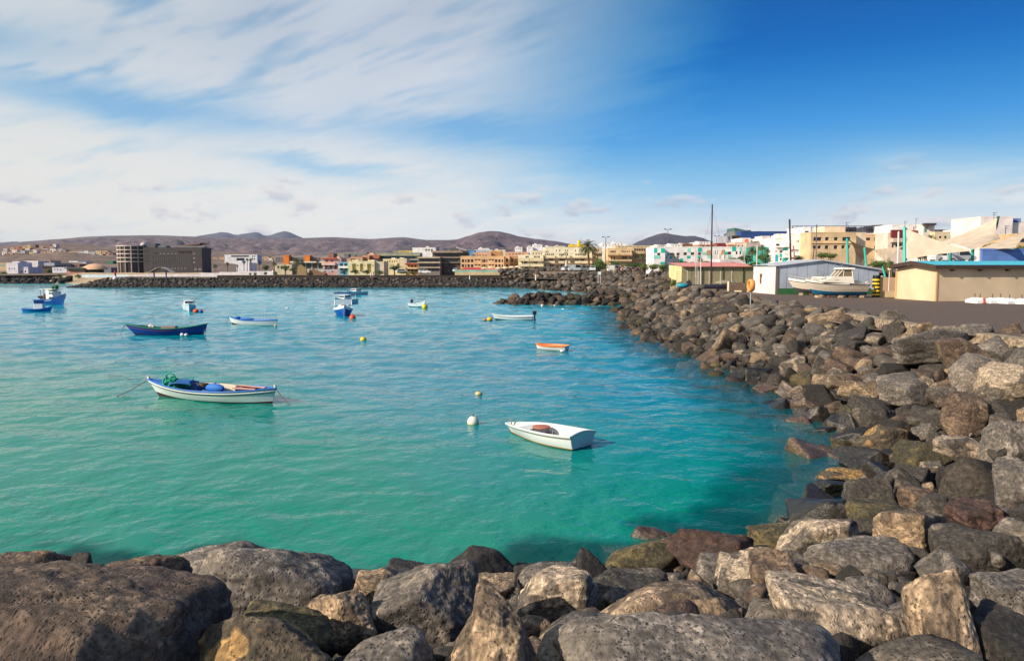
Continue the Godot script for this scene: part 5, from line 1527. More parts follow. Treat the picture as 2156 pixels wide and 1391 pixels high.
	o = house("apartment_building", "sand coloured apartment building with dark square windows and a small gable", 1708.3, 1804, 489, 160, {"cat": "apartment building", "base": 3.0, "col": ta, "recess": 0.35, "win": [[1714, 1731, 499, 507, 1, 1, 1, 1], [1738.5, 1746.5, 499, 506, 1, 1, 1, 1], [1757.5, 1765.5, 499, 506, 1, 1, 1, 1], [1775, 1792, 499, 507, 1, 1, 1, 1], [1713, 1721, 516.5, 523.5, 1, 1, 1, 1], [1723, 1730.5, 516.5, 523.5, 1, 1, 1, 1], [1738.5, 1746.5, 516, 524, 1, 1, 1, 1], [1757.5, 1765.5, 516, 524, 1, 1, 1, 1], [1773.5, 1781, 516, 523, 1, 1, 1, 1], [1783, 1792, 516, 523, 1, 1, 1, 1]], "band": [[511, 0.25, 0.2, 1709, 1803, [232, 196, 142], "ledge"]], "roof": [[1743, 1787, 475.5, [238, 216, 186], "penthouse", 0.6], [1736, 1770, 487, ta, "gable", 0.05]]})
	b = B.new()
	var g0 := at(1746, 483, 160.5) - o.position
	var g1 := at(1775, 479.5, 160.5) - o.position
	b.box(Vector3((g0.x + g1.x) / 2, g0.y, -2.0), Vector3(g1.x - g0.x, 0.7, 0.2))
	part("window", b, glass_mat(), o)
	house("apartment_building", "plain cream flank wall right of the sand coloured apartment building", 1804.3, 1824, 489.5, 162, {"cat": "apartment building", "base": 3.0, "col": [238, 208, 168]})
	house("apartment_building", "second sand coloured apartment block with three windows, farther back", 1824.3, 1872, 493, 178, {"cat": "apartment building", "base": 3.0, "col": [222, 178, 124], "win": [[1824.5, 1834, 500, 506, 1, 1, 1, 1], [1842, 1848, 500, 507, 1, 1, 1, 1], [1856, 1862, 500, 507, 1, 1, 1, 1], [1842, 1847, 517, 523, 1, 1, 1, 1]], "roof": [[1832, 1846, 490, [236, 226, 216]], [1852, 1860, 489.5, [230, 220, 212]]]})
	o = house("apartment_building", "white apartment house with a dark red mansard roof left of the big shade sail", 1871, 1904, 490, 172, {"cat": "apartment building", "base": 3.0, "col": [232, 206, 184], "win": [[1878, 1902, 495, 502, 3, 1, 0.7, 0.9], [1878, 1902, 513, 522, 3, 1, 0.6, 1]], "band": [[491.5, 1.6, 0.7, 1876, 1904, [122, 40, 40], "roof_edge"], [505.5, 0.9, 1.4, 1876, 1904, [214, 190, 170]]]})
	o = house("apartment_building", "long white building with a garage coloured shutter on its upper floor", 1880, 1945, 473, 195, {"cat": "apartment building", "base": 3.0, "col": [242, 232, 226], "win": [[1924, 1940, 477, 486, 1, 1, 1, 1]], "glass": paint(216, 206, 200, 0.7), "band": [[488.5, 0.8, 0.8, 1920, 1948, [130, 60, 50], "roof_edge"]]})
	house("apartment_building", "white stair tower with a green door and a dark canopy", 1945.3, 1969, 471.5, 192, {"cat": "apartment building", "base": 3.0, "col": [236, 220, 206], "win": [[1948, 1955, 478, 489, 1, 1, 1, 1]], "glass": paint(120, 168, 150, 0.3), "band": [[472.3, 0.5, 1.4, 1943, 1966, [70, 62, 60], "canopy"]]})
	house("apartment_building", "cream block with a shaded side between the white stair tower and the white cubes", 1969.3, 2002, 488, 190, {"cat": "apartment building", "base": 3.0, "col": [232, 206, 152], "win": [[1976, 1998, 496, 502, 2, 1, 0.5, 0.8]]})
	house("apartment_building", "white cube house with small dark openings behind the peaked sail", 2003, 2040, 489, 192, {"cat": "apartment building", "base": 3.0, "col": [228, 226, 232], "win": [[2024, 2032, 494, 497, 1, 1, 1, 1], [2006, 2018, 499, 503, 2, 1, 0.5, 1]], "roof": [[2019, 2030, 482, [230, 226, 230]], [2032, 2044, 485, [196, 130, 100], "chimney", 0.2]]})
	house("apartment_building", "dark roofed row far behind the white cube house", 1966, 2066, 483.5, 240, {"cat": "apartment building", "col": [100, 92, 96], "roof": [[1985, 1999, 482, [150, 140, 140]], [2008, 2020, 482, [120, 110, 112]]]})
	o = house("apartment_building", "tall white windowless building at the right edge behind the peaked sail", 2066, 2134, 456, 150, {"cat": "apartment building", "base": 3.0, "col": [240, 226, 216]})
	house("apartment_building", "lower right part of the tall white building, at the picture's edge", 2134.3, 2240, 466, 151, {"cat": "apartment building", "base": 3.0, "col": [238, 222, 212]})
	house("apartment_building", "tan apartment corner with a dark window at the right edge", 2143, 2230, 492, 128, {"cat": "apartment building", "base": 3.0, "col": [222, 176, 120], "win": [[2150, 2162, 502, 510, 1, 1, 1, 1]]})
	var bb := thing("billboard", "blue grey billboard with a darker blue wave on the roof at the right edge", "billboard", at(2142, 468, 151))
	b = B.new()
	b.box(Vector3(0, 0.4, 0), Vector3(1.5, 0.8, 0.1))
	part("board", b, paint(124, 140, 180), bb)
	b = B.new()
	b.extrude([Vector2(-0.65, 0.05), Vector2(0.2, 0.05), Vector2(0.15, 0.3), Vector2(-0.1, 0.46), Vector2(-0.45, 0.42), Vector2(-0.65, 0.25)], Vector3(0, 0, 0.09), Vector3.RIGHT, Vector3.UP, Vector3(0, 0, -0.03))
	part("wave_print", b, paint(30, 70, 170), bb)
	# dark steel frames over the roofs
	var fr := thing("roof_frame", "dark steel roof frame stretching between the white stair tower and the sails", "roof frame", at(1770, 488, 205))
	var sx := FL / 205.0
	for q in [[1669, 1708, 486], [1708, 1760, 487], [1760, 1812, 487], [1812, 1840, 487], [1840, 1872, 488]]:
		b = B.new()
		var x0: float = (q[0] - 1770) / sx
		var x1: float = (q[1] - 1770) / sx
		b.box(Vector3((x0 + x1) / 2, 1.55, 0), Vector3(x1 - x0, 0.14, 0.3)).box(Vector3((x0 + x1) / 2, 1.1, 0.5), Vector3(x1 - x0, 0.08, 0.1))
		for k in 4: b.box(Vector3(lerpf(x0, x1, k / 4.0), 0.8, 0.2), Vector3(0.12, 1.6, 0.2))
		b.box(Vector3((x0 + x1) / 2 + 1, 0.7, -1), Vector3((x1 - x0) * 0.5, 1.3, 0.2))
		part("frame_bay", b, paint(62, 62, 74, 0.4), fr)
	b = B.new()
	b.box(Vector3(0, -1.4, -3), Vector3(26, 2.4, 6))
	part("base", b, paint(92, 88, 96), fr)
	# chimney pipe
	var ch := thing("chimney", "pair of shiny steel flue pipes on the roofs left of the peaked sail", "chimney", at(2053, 492, 185))
	b = B.new()
	b.tube([Vector3.ZERO, Vector3(0, 2.9, 0)], 0.26, 10).tube([Vector3(0, 2.9, 0), Vector3(0, 3.1, 0)], 0.36, 10)
	part("flue", b, mat(Color8(170, 174, 184), 0.3, 0.8), ch)
	b = B.new()
	b.tube([Vector3(0.7, 0, 0), Vector3(0.7, 1.5, 0)], 0.14, 8).tube([Vector3(1.1, 0, 0), Vector3(1.1, 1.9, 0)], 0.08, 8)
	part("flue", b, paint(70, 84, 120), ch)
	for q in [[2093, 447, 468, 148, "above the tall white building"], [1929, 459, 474, 192, "on the long white building, right"], [1906, 465, 474, 193, "on the long white building, left"], [1783, 468, 478, 158, "on the sand coloured building"]]:
		var an := thing("aerial", "thin television aerial %s" % q[4], "aerial", at(q[0], q[2], q[3]), 0, "television aerials")
		var hh: float = (q[2] - q[1]) * q[3] / FL
		b = B.new()
		b.tube([Vector3(0, -0.5, 0), Vector3(0, hh, 0)], 0.05, 5)
		b.box(Vector3(0.2, hh - 0.1, 0), Vector3(0.9, 0.06, 0.06)).box(Vector3(0.1, hh - 0.5, 0), Vector3(0.6, 0.06, 0.06))
		part("mast", b, paint(96, 90, 90), an)

# ---------------------------------------------------------------- sheds and things on the quay
func sail(called: String, label: String, c: Array, sag: float, m: Material) -> void:   # stretched cloth between corners given as points, edges and middle drawn in
	var t := thing(called, label, "shade sail", Vector3.ZERO, 0, "shade sails")
	var mid := Vector3.ZERO
	for p in c: mid += p / c.size()
	t.position = mid
	for p in c.size(): c[p] = c[p] - mid
	if c.size() == 3: c.append((c[2] + c[0]) / 2)
	var b := B.new()
	for side in 2:
		var rows := []
		for i in 17:
			var u := i / 16.0
			var row := PackedVector3Array()
			for j in 17:
				var v := j / 16.0
				var p: Vector3 = c[0] * (1 - u) * (1 - v) + c[1] * u * (1 - v) + c[2] * u * v + c[3] * (1 - u) * v
				var pull := 4.0 * maxf(u * (1 - u) * absf(2 * v - 1), v * (1 - v) * absf(2 * u - 1))
				p = p.lerp(Vector3.ZERO, sag * pull) + Vector3(0, 0, -0.02 * side)
				row.append(p)
			if side: row.reverse()
			rows.append(row)
		b.loft(rows)
	part("cloth", b, m, t)
	b = B.new()
	for k in 3:
		b.ball(c[k], Vector3.ONE * 0.14, 4, 6)
	part("corner_fitting", b, paint(40, 110, 100), t)
func pole(label: String, a: Vector3, e: Vector3, r: float, m: Material, called := "sail_mast", cat := "mast", group := "") -> Node3D:
	var t := thing(called, label, cat, a, 0, group)
	var b := B.new()
	b.tube([Vector3.ZERO, (e - a) * 0.5, e - a], r, 10)
	part("shaft", b, m, t)
	b = B.new()
	b.ball(e - a, Vector3.ONE * r * 1.1, 5, 8)
	part("cap", b, m, t)
	return t
func quay_all() -> void:
	var b: B
	# cream hut with turquoise roof: gable end to the left, long wall along the quay
	var p0 := on(1972, 634, 3.0)
	var p1 := on(1887, 628.5, 3.0)
	var u := (p0 - p1)
	u.y = 0
	var dep := u.length()
	u = u.normalized()
	var w := 30.0
	var turn := atan2(-u.cross(Vector3.UP).x, u.cross(Vector3.UP).z) # the long front faces the camera
	var hut := thing("hut", "long cream harbour hut with a turquoise roof and dark eaves at the right edge", "hut", p0 , 0.0)
	hut.basis = Basis(Vector3(u.z, 0, -u.x), Vector3.UP, Vector3(u.x, 0, u.z))
	# local axes: x along the long front to the right, z out of the front
	var cream := mat(Color8(224, 199, 164), 0.85, 0.0, T.wear, 0.05)
	var h := 2.7
	b = B.new()
	b.quad(Vector3(0, 0, 0), Vector3(w, 0, 0), Vector3(w, h, 0), Vector3(0, h, 0))
	b.quad(Vector3(w, 0, -dep), Vector3(0, 0, -dep), Vector3(0, h, -dep), Vector3(w, h, -dep))
	b.poly([Vector3(0, 0, -dep), Vector3(0, 0, 0), Vector3(0, h, 0), Vector3(0, h + 0.42, -dep / 2), Vector3(0, h, -dep)])
	b.poly([Vector3(w, 0, 0), Vector3(w, 0, -dep), Vector3(w, h, -dep), Vector3(w, h + 0.42, -dep / 2), Vector3(w, h, 0)])
	part("wall", b, cream, hut)
	b = B.new()
	for z in [-0.02, -dep + 0.02]:
		b = B.new()
		b.box(Vector3(-0.02, h / 2 - 0.1, z), Vector3(0.14, h - 0.2, 0.14))
		part("corner_trim", b, paint(214, 170, 120), hut)
	b = B.new()
	var oh := 0.55
	for s in [1.0, -1.0]:
		var ze: float = (0.45 if s > 0 else -dep - 0.45)
		var a := Vector3(-oh, h + 0.17, ze)
		var c := Vector3(w, h + 0.17, ze)
		var r0 := Vector3(-oh, h + 0.52, -dep / 2)
		var r1 := Vector3(w, h + 0.52, -dep / 2)
		var up := Vector3(0, 0.1, 0)
		if s > 0: b.quad(a + up, c + up, r1 + up, r0 + up)
		else: b.quad(c + up, a + up, r0 + up, r1 + up)
	part("roof", b, mat(Color8(88, 196, 214), 0.6, 0.0, T.wear, 0.5), hut)
	b = B.new()
	for s in [1.0, -1.0]:
		var ze: float = (0.43 if s > 0 else -dep - 0.43)
		var a := Vector3(-oh + 0.02, h - 0.04, ze)
		var r0 := Vector3(-oh + 0.02, h + 0.3, -dep / 2)
		var up := Vector3(0, 0.29, 0)
		b.quad(a, r0, r0 + up, a + up) if s < 0 else b.quad(r0, a, a + up, r0 + up)
		b.quad(a, r0, r0 + Vector3(oh, 0.1, 0), a + Vector3(oh, 0.1, 0))
		b.quad(a, Vector3(w, a.y, ze), Vector3(w, a.y, ze) + up, a + up)
		b.quad(a + Vector3(0, 0.02, 0), Vector3(w, a.y + 0.02, ze), Vector3(w, h, 0 if s > 0 else -dep), Vector3(-oh, h, 0 if s > 0 else -dep))
	part("eaves", b, paint(74, 56, 46), hut)
	b = B.new()
	for k in 12: b.box(Vector3(1.2 + k * 2.5, h - 0.16, 0.2), Vector3(0.12, 0.14, 0.42))
	part("rafter_ends", b, paint(64, 48, 40), hut)
	# grey shed: shallow gable towards us, white long side to the left
	var sd := 78.0
	var a0 := at(1636, 558, sd)
	var a1 := at(1858, 566, sd)
	var sw := a1.x - a0.x
	var shed := thing("shed", "big grey panelled shed with a green foot behind the parked boats", "shed", Vector3(a0.x, 3.0, -sd), deg_to_rad(3.0))
	var he := a0.y - 3.0
	var apex := at(1733, 547, sd) - Vector3(a0.x, 3.0, -sd)
	var he2 := a1.y - 3.0
	var greyp := mat(Color8(176, 184, 196), 0.55, 0.0, T.wear, 0.06)
	b = B.new()
	var n := 10
	for k in n:   # upright panels with a joint between
		var x0 := sw * k / n
		var x1 := sw * (k + 1) / n - 0.03
		var top := func(x: float) -> float: return lerpf(he, apex.y, clampf(x / apex.x, 0, 1)) if x < apex.x else lerpf(apex.y, he2, (x - apex.x) / (sw - apex.x))
		var bb := B.new()
		var pts := [Vector3(x0, 0.62, 0.03), Vector3(x1, 0.62, 0.03), Vector3(x1, top.call(x1), 0.03)]
		if x0 < apex.x and x1 > apex.x: pts.append(Vector3(apex.x, apex.y, 0.03))
		pts.append(Vector3(x0, top.call(x0), 0.03))
		bb.poly(pts)
		part("panel", bb, greyp, shed)
	b.poly([Vector3(0, 0, 0), Vector3(sw, 0, 0), Vector3(sw, he2, 0), Vector3(apex.x, apex.y, 0), Vector3(0, he, 0)])
	part("wall", b, paint(120, 126, 136), shed)
	b = B.new()
	b.box(Vector3(sw / 2, 0.31, 0.06), Vector3(sw, 0.62, 0.12))
	part("green_foot", b, mat(Color8(48, 104, 58), 0.7, 0.0, T.wear, 0.4), shed)
	b = B.new()
	b.quad(Vector3(-0.05, 0, -6.3), Vector3(-0.02, 0, 0), Vector3(-0.02, he - 0.05, 0), Vector3(-0.05, he - 0.05, -6.3))
	part("side_wall", b, paint(232, 226, 222), shed)
	b = B.new()
	b.box(Vector3(0.02, he / 2, 0.05), Vector3(0.22, he, 0.16))
	part("corner_post", b, paint(120, 104, 92), shed)
	b = B.new()
	b.quad(Vector3(-0.3, he, 0.25), Vector3(apex.x, apex.y + 0.06, 0.25), Vector3(apex.x, apex.y + 0.06, -6.3), Vector3(-0.3, he, -6.3))
	b.quad(Vector3(apex.x, apex.y + 0.06, 0.25), Vector3(sw + 0.2, he2, 0.25), Vector3(sw + 0.2, he2, -6.3), Vector3(apex.x, apex.y + 0.06, -6.3))
	b.quad(Vector3(-0.3, he - 0.12, 0.26), Vector3(apex.x, apex.y - 0.06, 0.26), Vector3(apex.x, apex.y + 0.06, 0.25), Vector3(-0.3, he, 0.25))
	b.quad(Vector3(apex.x, apex.y - 0.06, 0.26), Vector3(sw + 0.2, he2 - 0.12, 0.26), Vector3(sw + 0.2, he2, 0.25), Vector3(apex.x, apex.y + 0.06, 0.25))
	part("roof", b, paint(196, 200, 206), shed)
	b = B.new()
	b.box(Vector3(-0.1, 1.5, -4.0), Vector3(0.1, 0.9, 0.16)).box(Vector3(-0.12, 1.95, -3.9), Vector3(0.12, 0.25, 0.3))
	part("hook", b, paint(112, 74, 56), shed)
	# pink roofed shed of greenish panels
	var g0 := on(1435, 602, 3.0)
	var g1 := at(1586, 597, 114)
	var gd := thing("shed", "low greenish panelled shed with a pink roof behind the wire fence", "shed", g0)
	var ax := Vector3(g1.x - g0.x, 0, g1.z - g0.z)
	var gw := ax.length()
	ax = ax.normalized()
	gd.basis = Basis(ax, Vector3.UP, ax.cross(Vector3.UP))
	var gh := at(1435, 560, -g0.z).y - 3.0
	var gm := mat(Color8(166, 156, 118), 0.8, 0.0, T.wear, 0.3)
	b = B.new()
	b.quad(Vector3(0, 0, 0), Vector3(gw, 0, 0), Vector3(gw, gh, 0), Vector3(0, gh, 0))
	part("wall", b, paint(120, 112, 84), gd)
	for k in 7:
		b = B.new()
		b.box(Vector3(gw * (k + 0.5) / 7, gh / 2, 0.03), Vector3(gw / 7 - 0.12, gh, 0.05))
		part("panel", b, gm, gd)
	for k in [2, 4, 6]:
		b = B.new()
		b.box(Vector3(gw * k / 7.0, gh / 2, 0.1), Vector3(0.14, gh, 0.12))
		part("post", b, paint(64, 66, 52), gd)
	b = B.new()
	var back := at(1409, 556, 128) - g0
	var bl := Vector3(back.dot(ax), 0, back.dot(ax.cross(Vector3.UP)))
	b.quad(bl, Vector3(0, 0, 0), Vector3(0, gh, 0), bl + Vector3(0, gh + 0.2, 0))
	part("end_wall", b, paint(236, 214, 156, 0.85), gd)
	b = B.new()
	b.quad(Vector3(-0.2, gh, 0.45), Vector3(gw + 0.4, gh, 0.45), Vector3(gw + 0.4 + bl.x, gh + 0.75, bl.z), bl + Vector3(-0.4, gh + 0.55, 0))
	b.quad(Vector3(-0.2, gh - 0.1, 0.46), Vector3(gw + 0.4, gh - 0.1, 0.46), Vector3(gw + 0.4, gh, 0.45), Vector3(-0.2, gh, 0.45))
	part("roof", b, paint(226, 146, 132, 0.8), gd)
	# wire fence before it
	var f0 := at(1425, 596, 104)
	var f1 := at(1541, 600, 100)
	var fe := thing("fence", "thin wire fence on pale posts in front of the pink roofed shed", "fence", Vector3(f0.x, 3.0, f0.z))
	var fd := Vector3(f1.x - f0.x, 0, f1.z - f0.z)
	for k in 6:
		b = B.new()
		b.tube([fd * k / 5.0, fd * k / 5.0 + Vector3(0, 2.3, 0)], 0.05, 5)
		part("post", b, paint(206, 194, 172), fe)
	for k in 7:
		b = B.new()
		b.tube([Vector3(0, 0.35 + k * 0.3, 0), fd + Vector3(0, 0.35 + k * 0.3, 0)], 0.014, 4)
		part("wire", b, paint(130, 124, 104), fe)
	# concrete wall and its footings
	var c0 := at(1533, 599, 88)
	var c1 := at(1637, 600, 84)
	var cw := thing("wall", "low brown concrete block wall on pale footings", "wall", Vector3((c0.x + c1.x) / 2, 3.0, (c0.z + c1.z) / 2), atan2(-(c1.z - c0.z), c1.x - c0.x))
	b = B.new()
	b.cbox(Vector3(0, 0.55, 0), Vector3(c0.distance_to(c1), 0.95, 0.5), 0.03)
	part("block", b, mat(Color8(104, 84, 70), 0.95, 0.0, T.soil, 0.4, T.fine, 1.0), cw)
	b = B.new()
	b.box(Vector3(-2.75, 0.6, 0.03), Vector3(0.22, 1.1, 0.56))
	part("end_post", b, paint(220, 196, 164), cw)
	for x in [-1.4, 0.1, 1.6]:
		b = B.new()
		b.cbox(Vector3(x, 0.06, 0.1), Vector3(0.9, 0.14, 0.9), 0.02)
		part("footing", b, paint(206, 186, 150), cw)
	# life ring station
	var lr := thing("life_ring", "orange lifebuoy housing on a grey post among the boulders", "lifebuoy", at(1581, 627, 60))
	b = B.new()
	b.tube([Vector3(0, -0.6, 0), Vector3(0, 0.9, 0)], 0.05, 8)
	part("post", b, paint(170, 170, 176), lr)
	b = B.new()
	var rows := []
	for k in 25:
		var a := TAU * k / 24
		var ring := PackedVector3Array()
		for j in 10:
			var e := TAU * j / 10
			var rr := 0.41 + 0.11 * cos(e)
			ring.append(Vector3(0.2 * sin(e), 0.98 + rr * cos(a), rr * sin(a)).rotated(Vector3.UP, 0.04))
		rows.append(ring)
	b.loft(rows, true)
	part("ring", b, paint(240, 156, 84, 0.5), lr)
	b = B.new()
	for j in 14:
		var a := TAU * j / 14
		var e := TAU * (j + 1) / 14
		b.poly([Vector3(0.02, 0.98, 0).rotated(Vector3.UP, 0.04), Vector3(0.02, 0.98 + 0.36 * cos(e), 0.36 * sin(e)).rotated(Vector3.UP, 0.04), Vector3(0.02, 0.98 + 0.36 * cos(a), 0.36 * sin(a)).rotated(Vector3.UP, 0.04)])
	part("backing", b, paint(226, 140, 76, 0.6), lr)
	# striped post of painted rings
	var sp := thing("striped_pillar", "round pillar of black and yellow bands by the gate", "pillar", on(1845, 625.5, 3.0))
	var ph: float = 46.0 * -sp.position.z / FL
	for k in 12:
		b = B.new()
		var y0 := ph * k / 12
		b.lathe(Vector3(0, y0, 0), [Vector2(0.02, 0.0), Vector2(0.33, 0.0), Vector2(0.345, 0.02), Vector2(0.345, ph / 12 - 0.02), Vector2(0.33, ph / 12), Vector2(0.02, ph / 12)], 18)
		part("band", b, paint(30, 28, 26, 0.5) if k % 2 == 0 or k == 11 else paint(244, 200, 20, 0.5), sp)
	# gate wall and globe lamp behind
	var gw0 := at(1857, 626, 71)
	var gl := thing("wall", "low cream garden wall between the striped pillar and the cream hut", "wall", Vector3(gw0.x, 3.0, -71))
	b = B.new()
	b.box(Vector3(0.72, 0.28, 0), Vector3(1.4, 0.56, 0.25)).box(Vector3(-0.05, 1.0, 0), Vector3(0.14, 2.0, 0.2)).box(Vector3(1.42, 1.0, 0.02), Vector3(0.12, 2.0, 0.2))
	part("wall", b, paint(232, 204, 160, 0.85), gl)
	b = B.new()
	b.box(Vector3(2.3, 1.0, -3), Vector3(1.7, 1.6, 0.1))
	part("screen", b, paint(206, 170, 134, 0.9), gl)
	var lamp := thing("globe_lamp", "white globe lamp on a slim pale post beside the cream hut", "street lamp", at(1872, 613, 73))
	b = B.new()
	b.tube([Vector3(0, -0.4, 0), Vector3(0, 1.95, 0)], 0.06, 8, 0.045)
	part("post", b, paint(230, 216, 206), lamp)
	b = B.new()
	b.ball(Vector3(0, 2.12, 0), Vector3.ONE * 0.19, 10, 14)
	part("globe", b, paint(226, 206, 178, 0.25), lamp)
	# mooring sinkers by the hut wall, a cone among them
	var sk := [[2053, 637, "first"], [2064, 638, "second"], [2090, 638, "third"], [2107, 637.5, "fourth"], [2126, 639, "fifth"], [2152, 639.5, "sixth"], [2166, 640, "seventh"]]
	for q in sk:
		var s := thing("mooring_block", "white concrete mooring block with an iron bar, %s from the left of its row" % q[2], "concrete block", on(q[0], q[1], 3.0), rng.randf_range(-0.1, 0.25), "white mooring blocks along the hut wall")
		b = B.new()
		b.cbox(Vector3(0, 0.12, 0), Vector3(1.02, 0.24, 0.9), 0.03)
		var tp := Vector3(0, 0.42, 0)
		var k4 := [Vector3(-0.47, 0.24, 0.41), Vector3(0.47, 0.24, 0.41), Vector3(0.47, 0.24, -0.41), Vector3(-0.47, 0.24, -0.41)]
		for k in 4:
			var e0: Vector3 = k4[k]
			var e1: Vector3 = k4[(k + 1) % 4]
			b.quad(e0, e1, tp.lerp(Vector3(e1.x, 0.42, e1.z), 0.3), tp.lerp(Vector3(e0.x, 0.42, e0.z), 0.3))
		b.quad(Vector3(-0.15, 0.42, 0.13), Vector3(0.15, 0.42, 0.13), Vector3(0.15, 0.42, -0.13), Vector3(-0.15, 0.42, -0.13))
		part("block", b, paint(240, 238, 240, 0.8), s)
		b = B.new()
		b.tube([Vector3(0, 0.3, 0), Vector3(0, 0.72, 0)], 0.03, 6)
		part("iron_bar", b, paint(70, 66, 66), s)
	var cone := thing("traffic_cone", "small red traffic cone between the white mooring blocks", "traffic cone", on(2072, 638.5, 3.0))
	b = B.new()
	b.box(Vector3(0, 0.02, 0), Vector3(0.34, 0.04, 0.34))
	part("base", b, paint(150, 60, 40), cone)
	b = B.new()
	b.lathe(Vector3(0, 0.04, 0), [Vector2(0.14, 0), Vector2(0.04, 0.42), Vector2(0.0, 0.44)], 12)
	part("cone", b, paint(206, 74, 44), cone)
	# blue wall behind the hut, sails over it
	house("wall", "blue painted wall standing above the turquoise roof at the right edge", 2070, 2260, 524, 82, {"cat": "wall", "base": 3.0, "mat": mat(Color8(92, 128, 196), 0.9, 0.0, T.wear, 0.1), "dep": 0.4})
	var cl := mat(Color8(250, 238, 216), 0.85, 0.0, T.wear, 0.1)
	cl.backlight_enabled = true
	cl.backlight = Color(0.95, 0.84, 0.68)
	var teal := paint(64, 190, 176, 0.45)
	var A := func(x: float, y: float, d: float) -> Vector3: return at(x, y, d)
	sail("shade_sail", "large tan shade sail hung from the tall turquoise mast", [A.call(1909, 482, 90), A.call(2048, 528, 84), A.call(1909, 546, 86)], 0.10, cl)
	sail("shade_sail", "highest shade sail, drawn up to a peak at the right", [A.call(2101, 458, 96), A.call(1980, 510, 102), A.call(2050, 527, 84), A.call(2108, 503, 92)], 0.12, cl)
	sail("shade_sail", "rightmost shade sail, seen from below with its tip out of the picture", [A.call(2050, 527, 84), A.call(2176, 482, 90), A.call(2136, 524, 80)], 0.12, cl)
	sail("shade_sail", "smallest shade sail, left of the turquoise masts behind the grey shed", [A.call(1790, 506, 112), A.call(1841, 524, 110), A.call(1812, 556, 118)], 0.14, cl)
	sail("shade_sail", "narrow twisted shade sail between the smallest one and the tall turquoise mast", [A.call(1838, 525, 112), A.call(1903, 517, 100), A.call(1862, 553, 108)], 0.14, cl)
	pole("tall upright turquoise mast carrying the large tan sail", A.call(1908, 556, 88) - Vector3(0, 3, 0), A.call(1905, 479, 90), 0.17, teal)
	pole("leaning turquoise mast at the left end of the sails", A.call(1789, 553, 112) - Vector3(0, 3, 0), A.call(1784, 504, 112), 0.16, teal)
	pole("turquoise mast leaning right, second from the left of the sails", A.call(1831, 558, 110) - Vector3(0, 3, 0), A.call(1821, 523, 110), 0.16, teal)
	pole("slanting turquoise strut standing before the globe lamp", A.call(1871, 611, 84), A.call(1859, 560, 100), 0.12, teal)
	pole("short turquoise mast under the middle of the sails", A.call(1999, 552, 92) - Vector3(0, 3, 0), A.call(2003, 523, 90), 0.16, teal)
	pole("turquoise stub mast where three sails meet", A.call(2048, 552, 86) - Vector3(0, 2, 0), A.call(2049, 527, 85), 0.17, teal)
	pole("dark green strut holding up the peak of the highest sail", A.call(2096, 489, 95), A.call(2103, 457, 96), 0.15, paint(58, 84, 78))
	pole("white flagpole in front of the tall turquoise mast", A.call(1891, 580, 80) - Vector3(0, 2, 0), A.call(1893, 489, 80), 0.09, paint(236, 226, 220), "flagpole", "pole")
	# masts of the beached sailing boats
	var cat := thing("catamaran", "beach catamaran on the quay with a tall dark mast", "catamaran", on(1503, 609, 3.0))
	for z in [0.9, -0.9]:
		b = B.new()
		var rw := []
		for k in 12:
			var uu := k / 11.0
			var wdt := 0.22 * sin(PI * clampf(uu * 0.9 + 0.08, 0, 1))
			rw.append(PackedVector3Array([Vector3(lerpf(-2.4, 2.4, uu), 0.55, z - wdt), Vector3(lerpf(-2.4, 2.4, uu), 0.2, z - wdt * 0.6), Vector3(lerpf(-2.4, 2.4, uu), 0.1, z), Vector3(lerpf(-2.4, 2.4, uu), 0.2, z + wdt * 0.6), Vector3(lerpf(-2.4, 2.4, uu), 0.55, z + wdt), Vector3(lerpf(-2.4, 2.4, uu), 0.6, z)]))
		b.loft(rw, true)
		part("hull", b, paint(52, 48, 66, 0.4), cat)
	b = B.new()
	b.box(Vector3(-0.2, 0.62, 0), Vector3(1.9, 0.05, 1.7))
	part("trampoline", b, paint(80, 76, 82), cat)
	b = B.new()
	b.tube([Vector3(-0.35, 0.6, 0), Vector3(-0.4, 10.6, 0)], 0.1, 8, 0.08)
	part("mast", b, paint(66, 36, 38, 0.4), cat)
	b = B.new()
	b.tube([Vector3(-0.4, 10, 0), Vector3(2.3, 0.6, 0.9)], 0.012, 4).tube([Vector3(-0.4, 10, 0), Vector3(-2.2, 0.6, -0.9)], 0.012, 4)
	part("shrouds", b, paint(120, 116, 116), cat)
	for q in [[1468, 600, 1463, 508, 105, 0.06, [206, 206, 210], "thin pale mast standing left of the tall dark one"], [1471, 600, 1467, 528, 104, 0.05, [190, 186, 186], "second thin pale mast, leaning beside the first"], [1476, 600, 1476, 541, 102, 0.07, [236, 226, 214], "short white post mast in front of the panelled shed"], [1668, 560, 1663, 463, 96, 0.16, [52, 44, 46], "dark mast leaning left behind the grey shed's roof"], [1719, 552, 1720, 473, 96, 0.09, [120, 104, 112], "slim grey mast rising over the sand coloured building"], [1681, 556, 1671, 518, 94, 0.1, [190, 84, 84], "red pole leaning left above the grey shed roof"], [1708, 552, 1715, 522, 94, 0.08, [74, 60, 56], "short dark pole leaning right above the grey shed roof"], [1568, 556, 1568, 508, 130, 0.09, [206, 194, 176], "thin cream lamp pole before the beige stucco house"], [1594, 563, 1595, 518, 98, 0.12, [212, 202, 190], "pale concrete pole at the corner of the grey shed"]]:
		pole(q[7], at(q[0], q[1], q[4]) - Vector3(0, 2.5, 0), at(q[2], q[3], q[4]), q[5] * 0.7, paint(q[6][0], q[6][1], q[6][2]), "mast" if q[7].contains("mast") else "pole", "mast" if q[7].contains("mast") else "pole")
	# gear heaped by the fence
	var gear := thing("tarpaulin", "crumpled turquoise tarpaulin over gear left of the catamaran", "tarpaulin", on(1437, 606, 3.1))
	b = B.new()
	b.ball(Vector3(0, 0.3, 0), Vector3(0.8, 0.35, 0.5), 6, 9)
	part("cloth", b, paint(40, 150, 170), gear)
